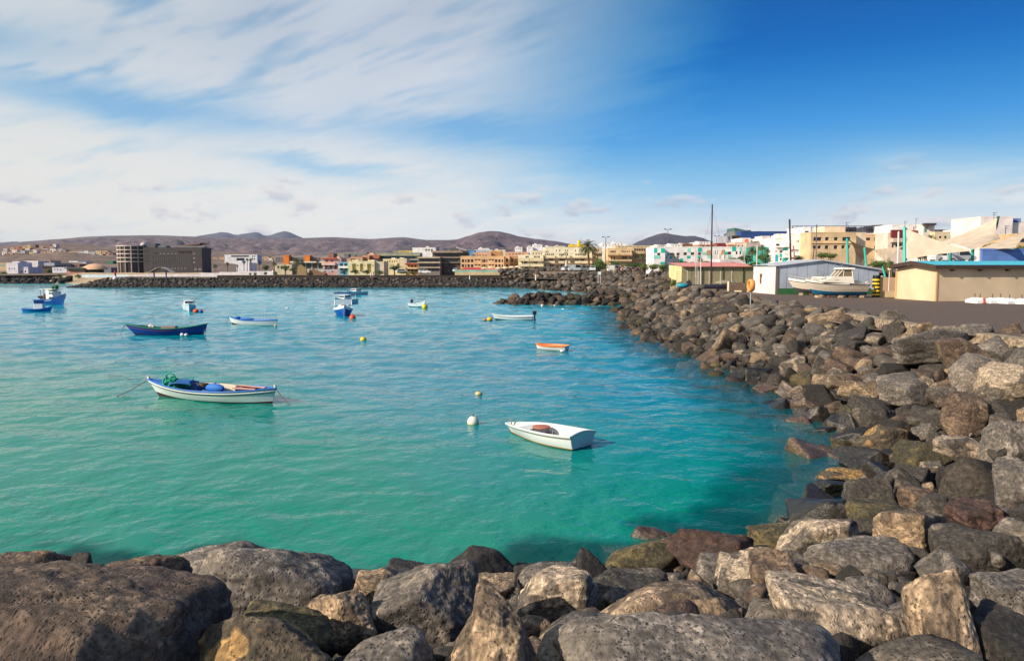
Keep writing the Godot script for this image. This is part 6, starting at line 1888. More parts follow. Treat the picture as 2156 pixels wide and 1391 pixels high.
	b = B.new()
	b.box(Vector3(0.9, 0.6, 0), Vector3(0.5, 0.8, 0.3), Basis(Vector3.BACK, 0.5))
	part("crate", b, paint(60, 56, 60), gear)
	var dg := thing("dinghy", "grey covered dinghy lying behind the catamaran", "dinghy", on(1528, 602, 3.1))
	b = B.new()
	b.ball(Vector3(0, 0.45, 0), Vector3(1.5, 0.4, 0.7), 8, 14)
	part("cover", b, paint(150, 140, 118, 0.9), dg)
	# street lamps
	for q in [[1275, 566, 500, 205, "double headed street lamp between the palm and the ochre apartments"], [1405, 566, 484, 200, "tall double headed street lamp in front of the white house with turquoise squares"], [1509, 525, 497, 260, "far street lamp right of the tall dark mast"]]:
		var l := thing("street_lamp", q[4], "street lamp", at(q[0], q[1], q[3]) - Vector3(0, 1.5, 0), 0, "double street lamps")
		var hh: float = (q[1] - q[2]) * q[3] / FL + 1.5
		b = B.new()
		b.tube([Vector3.ZERO, Vector3(0, hh, 0)], 0.14, 8, 0.08)
		part("post", b, paint(130, 92, 82), l)
		b = B.new()
		b.tube([Vector3(-0.6, hh + 0.1, 0), Vector3(0, hh - 0.1, 0), Vector3(0.6, hh + 0.1, 0)], 0.06, 6)
		part("arm", b, paint(96, 88, 88), l)
		for s in [-1.0, 1.0]:
			b = B.new()
			b.ball(Vector3(s * 0.7, hh + 0.1, 0), Vector3(0.35, 0.14, 0.2), 5, 8)
			part("lamp_head", b, paint(74, 70, 74), l)

# ---------------------------------------------------------------- green things
func leaf_mat(r: float, g: float, bl: float) -> StandardMaterial3D:
	var m := mat(Color8(int(r), int(g), int(bl)), 0.7)
	m.backlight_enabled = true
	m.backlight = Color(0.3, 0.34, 0.12)
	return m
var crowns := []
func crown(sd: int, leaves: int) -> ArrayMesh:   # unit crown: leaf clumps through an uneven volume
	var r := RandomNumberGenerator.new()
	r.seed = sd
	var b := B.new()
	var clumps := []
	for k in 26:
		var d := Vector3(r.randfn(), r.randfn() * 0.9, r.randfn()).normalized()
		clumps.append([d * pow(r.randf(), 0.4) * 0.72, r.randf_range(0.2, 0.36), r.randf_range(0.65, 1.35)])
	for k in leaves:
		var q: Array = clumps[r.randi() % clumps.size()]
		var p: Vector3 = q[0] + Vector3(r.randfn(), r.randfn(), r.randfn()).normalized() * q[1] * pow(r.randf(), 0.35)
		var n := (p + Vector3(r.randfn(), r.randfn() + 0.5, r.randfn()) * 0.5).normalized()
		var e := n.cross(Vector3(r.randfn(), r.randfn(), r.randfn())).normalized() * r.randf_range(0.035, 0.06)
		var f := n.cross(e) * 0.7
		var k2: float = q[2] * r.randf_range(0.75, 1.25)
		b.col = Color(k2, k2, k2)
		b.quad(p - e, p - f, p + e, p + f)
	return b.mesh()
func tree(called: String, label: String, px: float, py0: float, py1: float, w: float, d: float, m: Material, k: int, trunk := true, cat := "tree", group := "") -> void:   # crown from py0 down to py1, w pixels wide
	var c := at(px, (py0 + py1) / 2, d)
	var hw := w / 2 * d / FL
	var hh := (py1 - py0) / 2 * d / FL
	var t := thing(called, label, cat, Vector3(c.x, 2.8, -d), 0, group)
	var o := part("crown", crowns[k % crowns.size()], m, t, Vector3(0, c.y - 2.8, 0))
	o.scale = Vector3(hw * 1.25, hh * 1.2, hw * 1.1)
	if trunk and c.y - hh * 0.6 > 3.2:
		var b := B.new()
		b.tube([Vector3.ZERO, Vector3(hw * 0.05, (c.y - 2.8) * 0.55, 0), Vector3(0, c.y - 2.8, 0)], hw * 0.1 + 0.06, 7, hw * 0.04 + 0.03)
		for s in [-1.0, 1.0]: b.tube([Vector3(0, (c.y - 2.8) * 0.6, 0), Vector3(s * hw * 0.45, c.y - 2.8 + hh * 0.2, s * hw * 0.2)], hw * 0.05 + 0.03, 5, 0.02)
		part("trunk", b, paint(96, 78, 60, 0.95), t)
var fronds: ArrayMesh
func palm_mesh() -> ArrayMesh:
	var r := RandomNumberGenerator.new()
	r.seed = 77
	var b := B.new()
	for k in 46:
		var a := TAU * k * 0.381966
		var lift := lerpf(1.25, -0.35, k / 45.0) + r.randf_range(-0.1, 0.1)
		var dir := Vector3(cos(a), 0, sin(a))
		var p := Vector3.ZERO
		var v := dir * cos(lift) + Vector3.UP * sin(lift)
		var side := Vector3.UP.cross(dir).normalized()
		var sh := r.randf_range(0.7, 1.25)
		b.col = Color(sh, sh, sh * 0.9)
		var steps := 11
		for s in steps:
			var q := p + v * (1.0 / steps)
			v = (v + Vector3.DOWN * (0.10 + 0.02 * s)).normalized()
			var up := side.cross(v).normalized()
			var ln := 0.24 * sin(PI * clampf((s + 1.2) / (steps + 1.0), 0, 1)) + 0.03
			for sd in [-1.0, 1.0]:
				for j in 2:
					var e := p.lerp(q, j * 0.5)
					var tip: Vector3 = e + (side * sd * 0.85 + v * 0.6 - up * 0.25).normalized() * ln
					b.poly([e, e + v * 0.035, tip] if sd > 0 else [e + v * 0.035, e, tip])
			b.quad(p - side * 0.008, q - side * 0.006, q + side * 0.006, p + side * 0.008)
			p = q
	return b.mesh()
func palm(label: String, px: float, ytop: float, ybase: float, w: float, d: float, m: Material, lean := 0.0, skirt := 0.0) -> void:
	var foot := at(px, ybase, d)
	var hw := w / 2 * d / FL
	var top := at(px + lean, ytop + w * 0.42, d)
	var t := thing("palm_tree", label, "palm tree", foot - Vector3(0, 0.5, 0), rng.randf() * 6.0, "palms of the town")
	var rel := (top - t.position).rotated(Vector3.UP, -t.rotation.y)
	var b := B.new()
	b.tube([Vector3.ZERO, rel * 0.4 + Vector3(0, 0.1, 0), rel * 0.75, rel], maxf(hw * 0.11, 0.13), 7, maxf(hw * 0.085, 0.1))
	part("trunk", b, paint(110, 86, 66, 0.95), t)
	var o := part("crown", fronds, m, t, rel)
	o.scale = Vector3.ONE * hw * 1.15
	if skirt > 0:
		b = B.new()
		b.lathe(rel - Vector3(0, skirt * hw * 2, 0), [Vector2(0.05, 0), Vector2(hw * 0.36, hw * 0.5), Vector2(hw * 0.4, skirt * hw * 1.6), Vector2(0.05, skirt * hw * 2.1)], 9)
		part("dead_frond_skirt", b, paint(104, 82, 58, 1.0), t)
func greens_all() -> void:
	for k in 4: crowns.append(crown(400 + k, 2600))
	fronds = palm_mesh()
	var g1 := leaf_mat(84, 112, 44)
	var g2 := leaf_mat(62, 90, 36)
	var g3 := leaf_mat(104, 120, 50)
	var pm := leaf_mat(86, 92, 48)
	palm("tall palm with arching fronds in front of the long cream apartments", 1241, 503, 568, 44, 214, pm, -3.0)
	for q in [[1584, 517, 545, 28, 150, "bushy date palm before the beige grey house", 0.0], [1605, 513, 540, 20, 158, "fan palm rising over the turquoise walled house", 0.0], [1617, 522, 537, 14, 156, "small fan palm in front of the turquoise wall", 0.0], [1426, 531, 551, 10, 150, "leaning yucca like palm at the white house with turquoise squares, left one", -9.0], [1428.5, 537, 552, 7, 149, "short yucca like palm right beside the leaning one", -1.0], [1475, 541, 553, 14, 145, "low palm by the pale masts", 0.0], [624, 542, 568, 18, 290, "spreading palm left of the stone ruin's gable", 0.0], [634, 545, 568, 12, 296, "smaller palm touching the spreading one", 1.0], [668, 546, 568, 10, 292, "palm in front of the harbour shed, right", 0.0], [577, 550, 569, 13, 285, "bright palm above the end of the white wall", 0.0], [1960, 492, 520, 26, 150, "dark palm fronds between the sails and the white stair tower", 0.0], [1365, 527, 556, 22, 180, "palm clump left of the turquoise squared house", 0.0], [1352, 532, 556, 16, 182, "lower palm in the clump left of the turquoise squared house", 0.0], [838, 553, 570, 8, 280, "small dark palm by the yellow and red restaurant", 0.0], [452, 555, 570, 12, 300, "dark low palm just right of the dark office building", 0.0], [1462, 556, 566, 10, 140, "low palm shrub behind the pink roof", 0.0], [1878, 548, 596, 14, 92, "yellowish palm behind the globe lamp", 0.0]]:
		palm(q[5], q[0], q[1], q[2], q[3], q[4], pm, q[6])
	var ow := ["first", "second", "third", "fourth", "fifth", "sixth"]
	var k := 0
	for q in [[478, 551, 569, 8], [499, 556, 570, 6], [513, 548, 568, 7], [520, 543, 568, 8], [527, 543, 569, 8], [545, 548, 568, 8]]:
		palm("fan palm with a skirt of dead fronds behind the white wall, %s from the left" % ow[k], q[0], q[1], q[2], q[3], 292, pm, 0.0, 1.0 if k != 3 else 0.0)
		k += 1
	for q in [[1265, 542, 570, 36, 205, "big rounded green tree right of the tall palm", 0], [1297, 548, 570, 40, 204, "dark spreading tree under the ochre apartments", 1], [1330, 551, 568, 44, 206, "low tree mass before the second ochre block", 1], [1356, 553, 571, 26, 156, "yellowish green tree at the foot of the palm clump", 2], [1374, 553, 570, 26, 150, "bright bush under the corner block with turquoise squares", 2], [1394, 554, 569, 24, 148, "second bright bush, beside the tall street lamp", 0], [1572, 535, 553, 34, 140, "rounded dark bush below the date palm", 1], [1612, 532, 554, 34, 138, "big rounded bush before the turquoise wall", 0], [1592, 550, 566, 28, 112, "round bush behind the panelled shed's right end", 0], [1545, 541, 551, 34, 142, "flat topped hedge bush right of the round towers", 2], [1545, 551, 559, 24, 126, "small bush before the white annex", 1], [1488, 549, 558, 26, 138, "bush left of the white annex behind the pink roof", 1], [1440, 550, 557, 30, 140, "long low bush behind the pink roof, left", 0], [1681, 536, 549, 26, 120, "dark bush at the white tall block's foot", 1], [1730, 529, 545, 26, 118, "green bush under the sand coloured building, left", 0], [1750, 531, 546, 24, 118, "green bush under the sand coloured building, right", 0], [1640, 553, 558, 24, 100, "flat bush behind the left end of the grey shed", 1], [1846, 545, 566, 34, 100, "leafy tree behind the right end of the grey shed", 0], [1872, 545, 582, 22, 96, "tall shrub by the globe lamp", 2], [1939, 527, 546, 26, 120, "clipped tree under the large tan sail, left", 0], [1951, 530, 546, 18, 122, "small clipped tree under the large tan sail", 2], [1990, 524, 542, 32, 120, "clipped round topped tree under the sails, middle", 1], [2020, 527, 542, 20, 118, "small clipped tree right of the middle one", 0], [2092, 511, 530, 40, 110, "hedge like tree above the blue wall", 0], [2150, 515, 530, 24, 108, "tree above the blue wall at the right edge", 2], [830, 556, 571, 26, 282, "big round dark green tree in front of the cream yellow villa", 1], [600, 558, 570, 20, 285, "olive tree behind the end of the white wall", 0], [558, 556, 570, 16, 284, "dark tree right of the skirted palms", 1], [616, 562, 574, 14, 270, "grey green bush left of the stone ruin", 0], [526, 573, 580, 6, 243, "small clipped bush before the white wall, left one", 1], [537, 571, 580, 7, 243, "small clipped bush before the white wall, right one", 1], [558, 571, 580, 8, 242, "dark shrub near the right end of the white wall", 1], [580, 571, 580, 10, 242, "dark shrub at the very end of the white wall", 1], [124, 577, 586, 16, 290, "dark shrub on the shore below the white lilac house", 1], [164, 577, 586, 14, 285, "brown green shrub at the left end of the white wall", 0], [103, 564, 577, 14, 335, "olive tree in front of the dark brown pillared house", 0], [8, 572, 580, 20, 330, "low bushes at the left edge of the shore", 0], [1417, 588, 604, 16, 106, "yellow green shrub at the corner of the panelled shed", 2], [748, 567, 577, 22, 270, "dark shrub in front of the pale yellow villa, left", 1], [724, 569, 578, 16, 270, "shrub in front of the sky blue house", 1], [772, 568, 577, 20, 268, "shrub in front of the pale yellow villa, middle", 1], [800, 569, 578, 24, 268, "broad shrub in front of the villa's side wing", 0], [846, 570, 577, 22, 266, "yellow green hedge below the round dark tree", 2], [868, 571, 577, 16, 266, "yellow green hedge below the small restaurant", 2]]:
		tree("tree" if q[2] - q[1] > 11 else "bush", q[5], q[0], q[1], q[2], q[3], q[4], [g1, g2, g3][q[6]], int(q[0]), q[4] > 100 and q[2] - q[1] > 11, "tree" if q[2] - q[1] > 11 else "bush", "trees and bushes of the town")

# ---------------------------------------------------------------- boats: x runs from stern to bow, waterline at y = 0
# P: L length, W beam, free (freeboard amidships), bow, stern (extra sheer at the ends), draft, tr (transom width share, 0 pointed), rb, rs (rake of bow and stern), e (fullness), tm (widest place)
func hull_pt(P: Dictionary, t: float, u: float, side: float, inset := 0.0) -> Vector3:
	var fb := clampf((t - P.tm) / (1.0 - P.tm), 0, 1)
	var fs := clampf((P.tm - t) / P.tm, 0, 1)
	var half := 1.0
	if t >= P.tm: half = 1.0 - pow(fb, P.get("pb", 2.2))
	elif P.tr > 0.0: half = lerpf(1.0, P.tr, pow(fs, 1.8))
	else: half = 1.0 - pow(fs, P.get("ps", 2.4))
	var top: float = P.free + P.bow * pow(maxf(0.0, (t - 0.5) * 2), 2.0) + P.stern * pow(maxf(0.0, (0.5 - t) * 2), 2.0)
	var keel: float = -P.draft * (1.0 - 0.55 * pow(fb, 4.0))
	var full := pow(clampf(u, 0, 1), lerpf(P.e, 0.9, pow(fb, 2.0)))
	var hb: float = maxf(P.W / 2 * half * full - inset, 0.0) + 0.012
	var x: float = (t - 0.5) * P.L + P.rb * (u - 0.35) * pow(fb, 2.0) - P.rs * (u - 0.35) * pow(fs, 3.0)
	return Vector3(x, lerpf(keel, top, u), side * hb)
func skin(b: B, P: Dictionary, u0: float, u1: float, inset := 0.0, t0 := 0.0, t1 := 1.0, nt := 26, nu := 6) -> B:
	for side in [1.0, -1.0]:
		var rows := []
		for i in nt + 1:
			var row := PackedVector3Array()
			for j in nu + 1: row.append(hull_pt(P, lerpf(t0, t1, i / float(nt)), lerpf(u0, u1, j / float(nu)), side, inset))
			if side * (1.0 if inset <= 0.0 else -1.0) < 0: row.reverse()
			rows.append(row)
		b.loft(rows)
	return b
func cross(b: B, P: Dictionary, t: float, u0: float, u1: float, inset := 0.0) -> B:   # a flat bulkhead or transom across the hull
	var pts := []
	for j in 9: pts.append(hull_pt(P, t, lerpf(u0, u1, j / 8.0), 1.0, inset))
	for j in 9: pts.append(hull_pt(P, t, lerpf(u1, u0, j / 8.0), -1.0, inset))
	return b.poly(pts)
func deck(b: B, P: Dictionary, u: float, t0: float, t1: float, inset := 0.0, lift := 0.0, camber := 0.0, nt := 14) -> B:
	var rows := []
	for i in nt + 1:
		var t := lerpf(t0, t1, i / float(nt))
		var a := hull_pt(P, t, u, -1.0, inset)
		var c := hull_pt(P, t, u, 1.0, inset)
		var row := PackedVector3Array()
		for j in 7:
			var f := j / 6.0
			row.append(a.lerp(c, f) + Vector3(0, lift + camber * 4 * f * (1 - f), 0))
		row.reverse()
		rows.append(row)
	return b.loft(rows)
func rail(P: Dictionary, u: float, r: float, out := 0.0, t0 := 0.0, t1 := 1.0, up := 0.0) -> B:
	var b := B.new()
	for side in [1.0, -1.0]:
		var path := []
		for i in 31:
			var p := hull_pt(P, lerpf(t0, t1, i / 30.0), u, side, -out)
			path.append(p + Vector3(0, up, 0))
		b.tube(path, r, 6)
	return b
func boat_root(called: String, label: String, stern: Vector3, bow: Vector3, cat := "boat", group := "boats on the bay") -> Node3D:
	var t := thing(called, label, cat, (stern + bow) / 2, atan2(-(bow.z - stern.z), bow.x - stern.x), group)
	return t
func rope(b: B, a: Vector3, e: Vector3, sag: float, r := 0.02) -> B:
	var path := []
	for k in 11:
		var u := k / 10.0
		path.append(a.lerp(e, u) - Vector3(0, sag * 4 * u * (1 - u), 0))
	return b.tube(path, r, 5)
func on_boat(called: String, label: String, cat: String, boat: Node3D, b: B, m: Material, local := Vector3.ZERO) -> Node3D:   # a thing lying in a boat
	var t := thing(called, label, cat, boat.transform * local, boat.rotation.y)
	t.scale = boat.scale
	part({"net": "mesh", "tarpaulin": "cloth", "crate": "box", "bag": "bag", "fender": "ball", "stool": "seat", "rope": "coil", "paddle": "blade", "box": "lid"}.get(called, "body"), b, m, t)
	return t
func open_boat(t: Node3D, P: Dictionary, outer: Material, bottom: Material, inner: Material, gun: Material, stripe: Material = null, floor_u := 0.45, thwarts := [0.3, 0.5, 0.68]) -> void:
	var uw: float = P.draft / (P.draft + P.free)
	part("hull_bottom", skin(B.new(), P, 0.0, uw + P.get("boot", 0.06)), bottom, t)
	part("hull", skin(B.new(), P, uw + P.get("boot", 0.06), 1.0, 0.0, 0.0, 1.0, 30, 8), outer, t)
	var b := skin(B.new(), P, floor_u, 0.99, 0.045)
	deck(b, P, floor_u, 0.02, 0.98, 0.05)
	part("inside", b, inner, t)
	if P.tr > 0.0:
		b = cross(B.new(), P, 0.0, uw + P.get("boot", 0.06), 1.0)
		part("transom", b, outer, t)
		cross(B.new(), P, 0.0, 0.0, uw + P.get("boot", 0.06))
	part("gunwale", rail(P, 1.0, 0.04, -0.01), gun, t)
	if stripe:
		part("stripe", rail(P, 0.8, 0.014, 0.012), stripe, t)
	for k in thwarts:
		b = B.new()
		var a := hull_pt(P, k, 0.84, 1.0, 0.05)
		var c := hull_pt(P, k, 0.84, -1.0, 0.05)
		b.box((a + c) / 2, Vector3(0.24, 0.04, a.z - c.z))
		part("thwart", b, inner, t)
func motor(t: Node3D, where: Vector3, m: Material, tilt_up := 0.0) -> void:
	var b := B.new()
	var bs := Basis(Vector3.BACK, tilt_up)
	b.cbox(where + bs * Vector3(0, 0.28, 0), Vector3(0.42, 0.4, 0.3), 0.07, bs)
	b.cbox(where + bs * Vector3(-0.02, -0.15, 0), Vector3(0.16, 0.6, 0.12), 0.03, bs)
	b.cbox(where + bs * Vector3(-0.02, -0.5, 0), Vector3(0.3, 0.14, 0.1), 0.02, bs)
	part("outboard_motor", b, m, t)
func buoy(label: String, px: float, py: float, r: float, c: Array, squash := 0.9, low: Array = []) -> void:
	var p := on(px, py)
	var t := thing("buoy", label, "buoy", p, rng.randf() * 6, "mooring buoys")
	var b := B.new()
	b.ball(Vector3(0, r * 0.45, 0), Vector3(r, r * squash, r), 10, 16)
	part("float", b, paint(c[0], c[1], c[2], 0.45), t)
	b = B.new()
	b.tube([Vector3(0, r * 0.45 + r * squash - 0.01, 0), Vector3(0, r * 0.45 + r * squash + r * 0.22, 0)], r * 0.14, 7)
	part("eye", b, paint(70, 60, 50), t)
	if low:
		b = B.new()
		b.lathe(Vector3(0, 0, 0), [Vector2(r * 0.9, -0.05), Vector2(r * 0.97, r * 0.08), Vector2(r * 1.01, r * 0.22)], 16)
		part("waterline_growth", b, paint(low[0], low[1], low[2], 0.8), t)

func boats_all() -> void:
	var b: B
	var t: Node3D
	var white := paint(226, 230, 228, 0.4)
	var blue := paint(18, 92, 178, 0.45)
	var rust := paint(66, 34, 30, 0.8)
	# 1 white and blue working boat full of gear
	var P := {"L": 6.2, "W": 1.9, "free": 0.5, "bow": 0.24, "stern": 0.16, "draft": 0.22, "tr": 0.0, "rb": 0.7, "rs": 0.28, "e": 0.42, "tm": 0.46, "ps": 2.8, "pb": 2.3}
	t = boat_root("fishing_boat", "white and blue wooden fishing boat heaped with nets, boards and boxes", on(572, 849), on(330, 833))
	open_boat(t, P, white, rust, paint(24, 92, 170, 0.6), paint(40, 110, 190, 0.5), paint(40, 32, 30), 0.5, [0.22, 0.42, 0.62])
	part("rubbing_strake", rail(P, 0.88, 0.022, 0.015), paint(236, 236, 230), t)
	b = deck(B.new(), P, 0.93, 0.84, 0.985, 0.04, 0.0, 0.03)
	part("foredeck", b, paint(36, 104, 184, 0.5), t)
	b = B.new()
	b.box(hull_pt(P, 1.0, 1.0, 0.0) + Vector3(-0.05, 0.03, 0), Vector3(0.1, 0.2, 0.08)).box(hull_pt(P, 0.0, 1.0, 0.0) + Vector3(0.05, 0.04, 0), Vector3(0.09, 0.22, 0.08))
	part("stem_posts", b, paint(206, 200, 190), t)
	b = rope(B.new(), hull_pt(P, 1.0, 0.98, 0.0), (on(244, 835) - t.position).rotated(Vector3.UP, -t.rotation.y), 0.05)
	part("bow_rope", b, paint(112, 84, 62), t)
	b = rope(B.new(), hull_pt(P, 0.0, 0.98, 0.0), (on(612, 853) - t.position).rotated(Vector3.UP, -t.rotation.y), 0.06)
	part("stern_rope", b, paint(112, 84, 62), t)
	b = B.new()
	var r := RandomNumberGenerator.new()
	r.seed = 5
	for k in 9:
		var c := Vector3(2.05 + r.randf_range(-0.5, 0.45), 0.52 + r.randf_range(-0.08, 0.16), r.randf_range(-0.4, 0.4))
		var path := []
		for j in 15: path.append(c + Vector3(0.26 * cos(j * 0.45), 0.16 * sin(j * 0.8 + k), 0.24 * sin(j * 0.45)))
		b.tube(path, 0.045, 5)
	b.ball(Vector3(2.1, 0.5, 0), Vector3(0.7, 0.22, 0.42), 6, 10)
	on_boat("net", "green fishing net heaped in the bow of the white and blue boat", "net", t, b, paint(20, 150, 120, 0.9))
	b = B.new()
	var hoop := []
	for j in 19: hoop.append(Vector3(2.35 + 0.26 * cos(j * TAU / 18), 0.84 + 0.2 * sin(j * TAU / 18), 0.1))
	b.tube(hoop, 0.035, 6)
	on_boat("hoop", "green netting hoop standing on the heap of net", "hoop", t, b, paint(16, 140, 108, 0.8))
	b = B.new()
	b.box(Vector3(1.3, 0.72, -0.25), Vector3(1.1, 0.05, 0.6), Basis.from_euler(Vector3(0.2, 0.3, -0.12))).box(Vector3(1.0, 0.82, -0.5), Vector3(0.6, 0.14, 0.4), Basis.from_euler(Vector3(0.0, 0.2, 0.05)))
	on_boat("board", "blue painted boards laid across the bow thwart", "board", t, b, paint(22, 96, 176, 0.6))
	b = B.new()
	b.box(Vector3(0.75, 0.66, 0.1), Vector3(1.5, 0.05, 0.2), Basis.from_euler(Vector3(0.1, 0.12, -0.05)))
	on_boat("plank", "weathered grey plank lying over the middle of the white and blue boat", "plank", t, b, paint(176, 168, 164, 0.8))
	b = B.new()
	b.tube([Vector3(0.9, 0.6, 0.62), Vector3(-0.7, 0.6, 0.5)], 0.03, 6).box(Vector3(-0.95, 0.6, 0.48), Vector3(0.5, 0.03, 0.13))
	on_boat("oar", "pale oar lying along the near side of the white and blue boat", "oar", t, b, paint(206, 190, 170))
	b = B.new()
	b.cbox(Vector3(-0.85, 0.5, 0.1), Vector3(0.8, 0.4, 0.6), 0.04, Basis.from_euler(Vector3(0.15, 0.25, 0.1)))
	on_boat("crate", "cream coloured box in the stern half of the white and blue boat", "crate", t, b, paint(232, 216, 190, 0.7))
	b = B.new()
	b.ball(Vector3(-0.35, 0.52, 0.4), Vector3(0.34, 0.17, 0.24), 7, 10).ball(Vector3(-0.05, 0.5, 0.36), Vector3(0.2, 0.15, 0.2), 6, 9)
	on_boat("bag", "dark green bag leaning on the cream box", "bag", t, b, paint(22, 96, 46, 0.8))
	b = B.new()
	b.ball(Vector3(-0.6, 0.62, -0.55), Vector3(0.5, 0.2, 0.18), 6, 12).ball(Vector3(0.25, 0.5, 0.25), Vector3(0.45, 0.18, 0.3), 6, 10).ball(Vector3(0.75, 0.47, 0.35), Vector3(0.35, 0.14, 0.25), 6, 10)
	on_boat("tarpaulin", "rumpled blue tarpaulin in the middle of the white and blue boat", "tarpaulin", t, b, paint(30, 108, 196, 0.7))
	b = B.new()
	for k in 6: b.tube([Vector3(-1.2 - k * 0.06, 0.58 + 0.03 * k, 0.36 - 0.1 * k), Vector3(-2.75, 0.66, 0.1 - 0.03 * k)], 0.035, 5)
	b.box(Vector3(-1.75, 0.58, 0.05), Vector3(1.1, 0.05, 0.5), Basis.from_euler(Vector3(0.06, 0.08, 0)))
	on_boat("pole_bundle", "bundle of pinkish poles and a board in the stern of the white and blue boat", "poles", t, b, paint(206, 158, 140, 0.8))
	b = B.new()
	for k in 3:
		var path := []
		for j in 15: path.append(Vector3(0.42 + 0.15 * cos(j * 0.45), 0.6 + 0.05 * k, -0.1 + 0.15 * sin(j * 0.45)))
		b.tube(path, 0.03, 5)
	on_boat("rope", "coil of brown rope between the plank and the blue tarpaulin", "rope", t, b, paint(120, 100, 60, 0.9))
	# 2 blue boat with green trim
	P = {"L": 5.9, "W": 1.8, "free": 0.58, "bow": 0.42, "stern": 0.36, "draft": 0.25, "tr": 0.0, "rb": 0.95, "rs": 0.3, "e": 0.42, "tm": 0.5, "boot": 0.03}
	t = boat_root("fishing_boat", "dark blue wooden boat with green gunwale, left of the middle of the bay", on(434, 704), on(276, 706))
	open_boat(t, P, paint(14, 62, 150, 0.45), paint(20, 30, 60, 0.8), paint(30, 116, 92, 0.6), paint(20, 120, 84, 0.5), paint(150, 60, 40), 0.5, [0.25, 0.72])
	b = rope(B.new(), hull_pt(P, 1.0, 0.98, 0.0), (on(252, 704) - t.position).rotated(Vector3.UP, -t.rotation.y), 0.08)
	part("bow_rope", b, paint(90, 72, 60), t)
	b = rope(B.new(), hull_pt(P, 0.05, 0.98, 1.0), (on(430, 705) - t.position).rotated(Vector3.UP, -t.rotation.y), 0.02)
	part("stern_rope", b, paint(210, 214, 220), t)
	b = B.new()
	b.cbox(Vector3(-0.05, 0.66, 0), Vector3(1.15, 0.22, 0.8), 0.03)
	on_boat("crate", "grey brown wooden box amidships in the dark blue boat", "crate", t, b, paint(160, 140, 120, 0.8))
	b = B.new()
	b.ball(Vector3(1.45, 0.78, 0.1), Vector3(0.26, 0.16, 0.2), 6, 10).ball(Vector3(1.25, 0.74, 0), Vector3(0.16, 0.12, 0.16), 6, 9)
	on_boat("bag", "white bundle in the bow half of the dark blue boat", "bag", t, b, paint(216, 206, 200, 0.8))
	b = B.new()
	b.ball(Vector3(-0.85, 0.5, 0.92), Vector3(0.13, 0.17, 0.13), 7, 10)
	on_boat("fender", "brownish fender hung on the near side of the dark blue boat", "fender", t, b, paint(190, 150, 130, 0.6))
	buoy("white float touching the waterline of the dark blue boat, left of two", 383, 706, 0.17, [226, 226, 226], 0.85)
	buoy("white float touching the waterline of the dark blue boat, right of two", 391.5, 706.5, 0.16, [220, 222, 224], 0.8)
	# 3 white boat with blue gunwale
	P = {"L": 5.6, "W": 1.7, "free": 0.5, "bow": 0.32, "stern": 0.12, "draft": 0.2, "tr": 0.0, "rb": 0.45, "rs": 0.32, "e": 0.4, "tm": 0.48, "ps": 3.0}
	t = boat_root("fishing_boat", "white wooden boat with a blue gunwale and a thin upright rod", on(584, 686), on(484, 682.5))
	open_boat(t, P, white, rust, paint(40, 110, 190, 0.6), paint(34, 112, 204, 0.5), null, 0.5, [0.3, 0.6])
	b = B.new()
	b.tube([Vector3(-1.45, 0.4, 0), Vector3(-1.45, 1.85, 0)], 0.018, 5, 0.012)
	part("rod", b, paint(220, 224, 226), t)
	b = rope(B.new(), hull_pt(P, 1.0, 0.98, 0.0), (on(474, 683) - t.position).rotated(Vector3.UP, -t.rotation.y), 0.04)
	part("bow_rope", b, paint(80, 70, 64), t)
	b = B.new()
	b.box(hull_pt(P, 0.24, 0.76, 1.0) + Vector3(0, 0, 0.02), Vector3(0.7, 0.07, 0.02), Basis(Vector3.UP, -0.08))
	part("name_lettering", b, paint(70, 72, 90), t)
	b = B.new()
	b.ball(Vector3(2.05, 0.72, 0), Vector3(0.4, 0.14, 0.3), 6, 10).ball(Vector3(0.9, 0.6, 0.1), Vector3(0.9, 0.12, 0.4), 6, 12)
	on_boat("tarpaulin", "blue tarpaulin folded in the white boat with the thin rod", "tarpaulin", t, b, paint(40, 116, 200, 0.7))
	b = B.new()
	b.ball(Vector3(2.35, 0.82, 0), Vector3(0.22, 0.08, 0.16), 6, 9)
	on_boat("net", "small yellow green net on the bow of the white boat with the thin rod", "net", t, b, paint(140, 190, 70, 0.9))
	buoy("brown float at the stern of the white boat with the rod", 580, 686.5, 0.14, [210, 190, 170], 0.8)
	# 4 white rowing boat with a square stern
	P = {"L": 3.25, "W": 1.4, "free": 0.4, "bow": -0.1, "stern": 0.05, "draft": 0.12, "tr": 0.86, "rb": 0.36, "rs": 0.05, "e": 0.2, "tm": 0.3, "pb": 2.6, "boot": 0.05}
	t = boat_root("rowing_boat", "white rowing boat with a square stern and a round stool inside, nearest boat", on(1214, 941), on(1086, 913))
	var wr := paint(228, 232, 230, 0.45)
	part("hull_bottom", skin(B.new(), P, 0.0, 0.27), mat(Color8(104, 84, 46), 0.9), t)
	part("hull", skin(B.new(), P, 0.27, 1.0, 0.0, 0.0, 1.0, 30, 8), wr, t)
	b = skin(B.new(), P, 0.33, 0.99, 0.05, 0.02, 1.0)
	deck(b, P, 0.33, 0.02, 0.97, 0.05)
	part("inside", b, paint(232, 228, 218, 0.6), t)
	b = B.new()
	var tp := []
	for j in 7: tp.append(hull_pt(P, 0.0, lerpf(0.27, 1.0, j / 6.0), 1.0))
	for j in 7:
		var q := hull_pt(P, 0.0, 1.0, lerpf(1.0, -1.0, (j + 1) / 8.0))
		tp.append(q + Vector3(0, 0.09 * sin(PI * (j + 1) / 8.0), 0))
	for j in 7: tp.append(hull_pt(P, 0.0, lerpf(1.0, 0.27, j / 6.0), -1.0))
	b.poly(tp)
	tp.reverse()
	var tb := []
	for q in tp: tb.append(q + Vector3(0.06, 0, 0))
	b.poly(tb)
	part("transom", b, paint(206, 214, 224, 0.45), t)
	b = B.new()
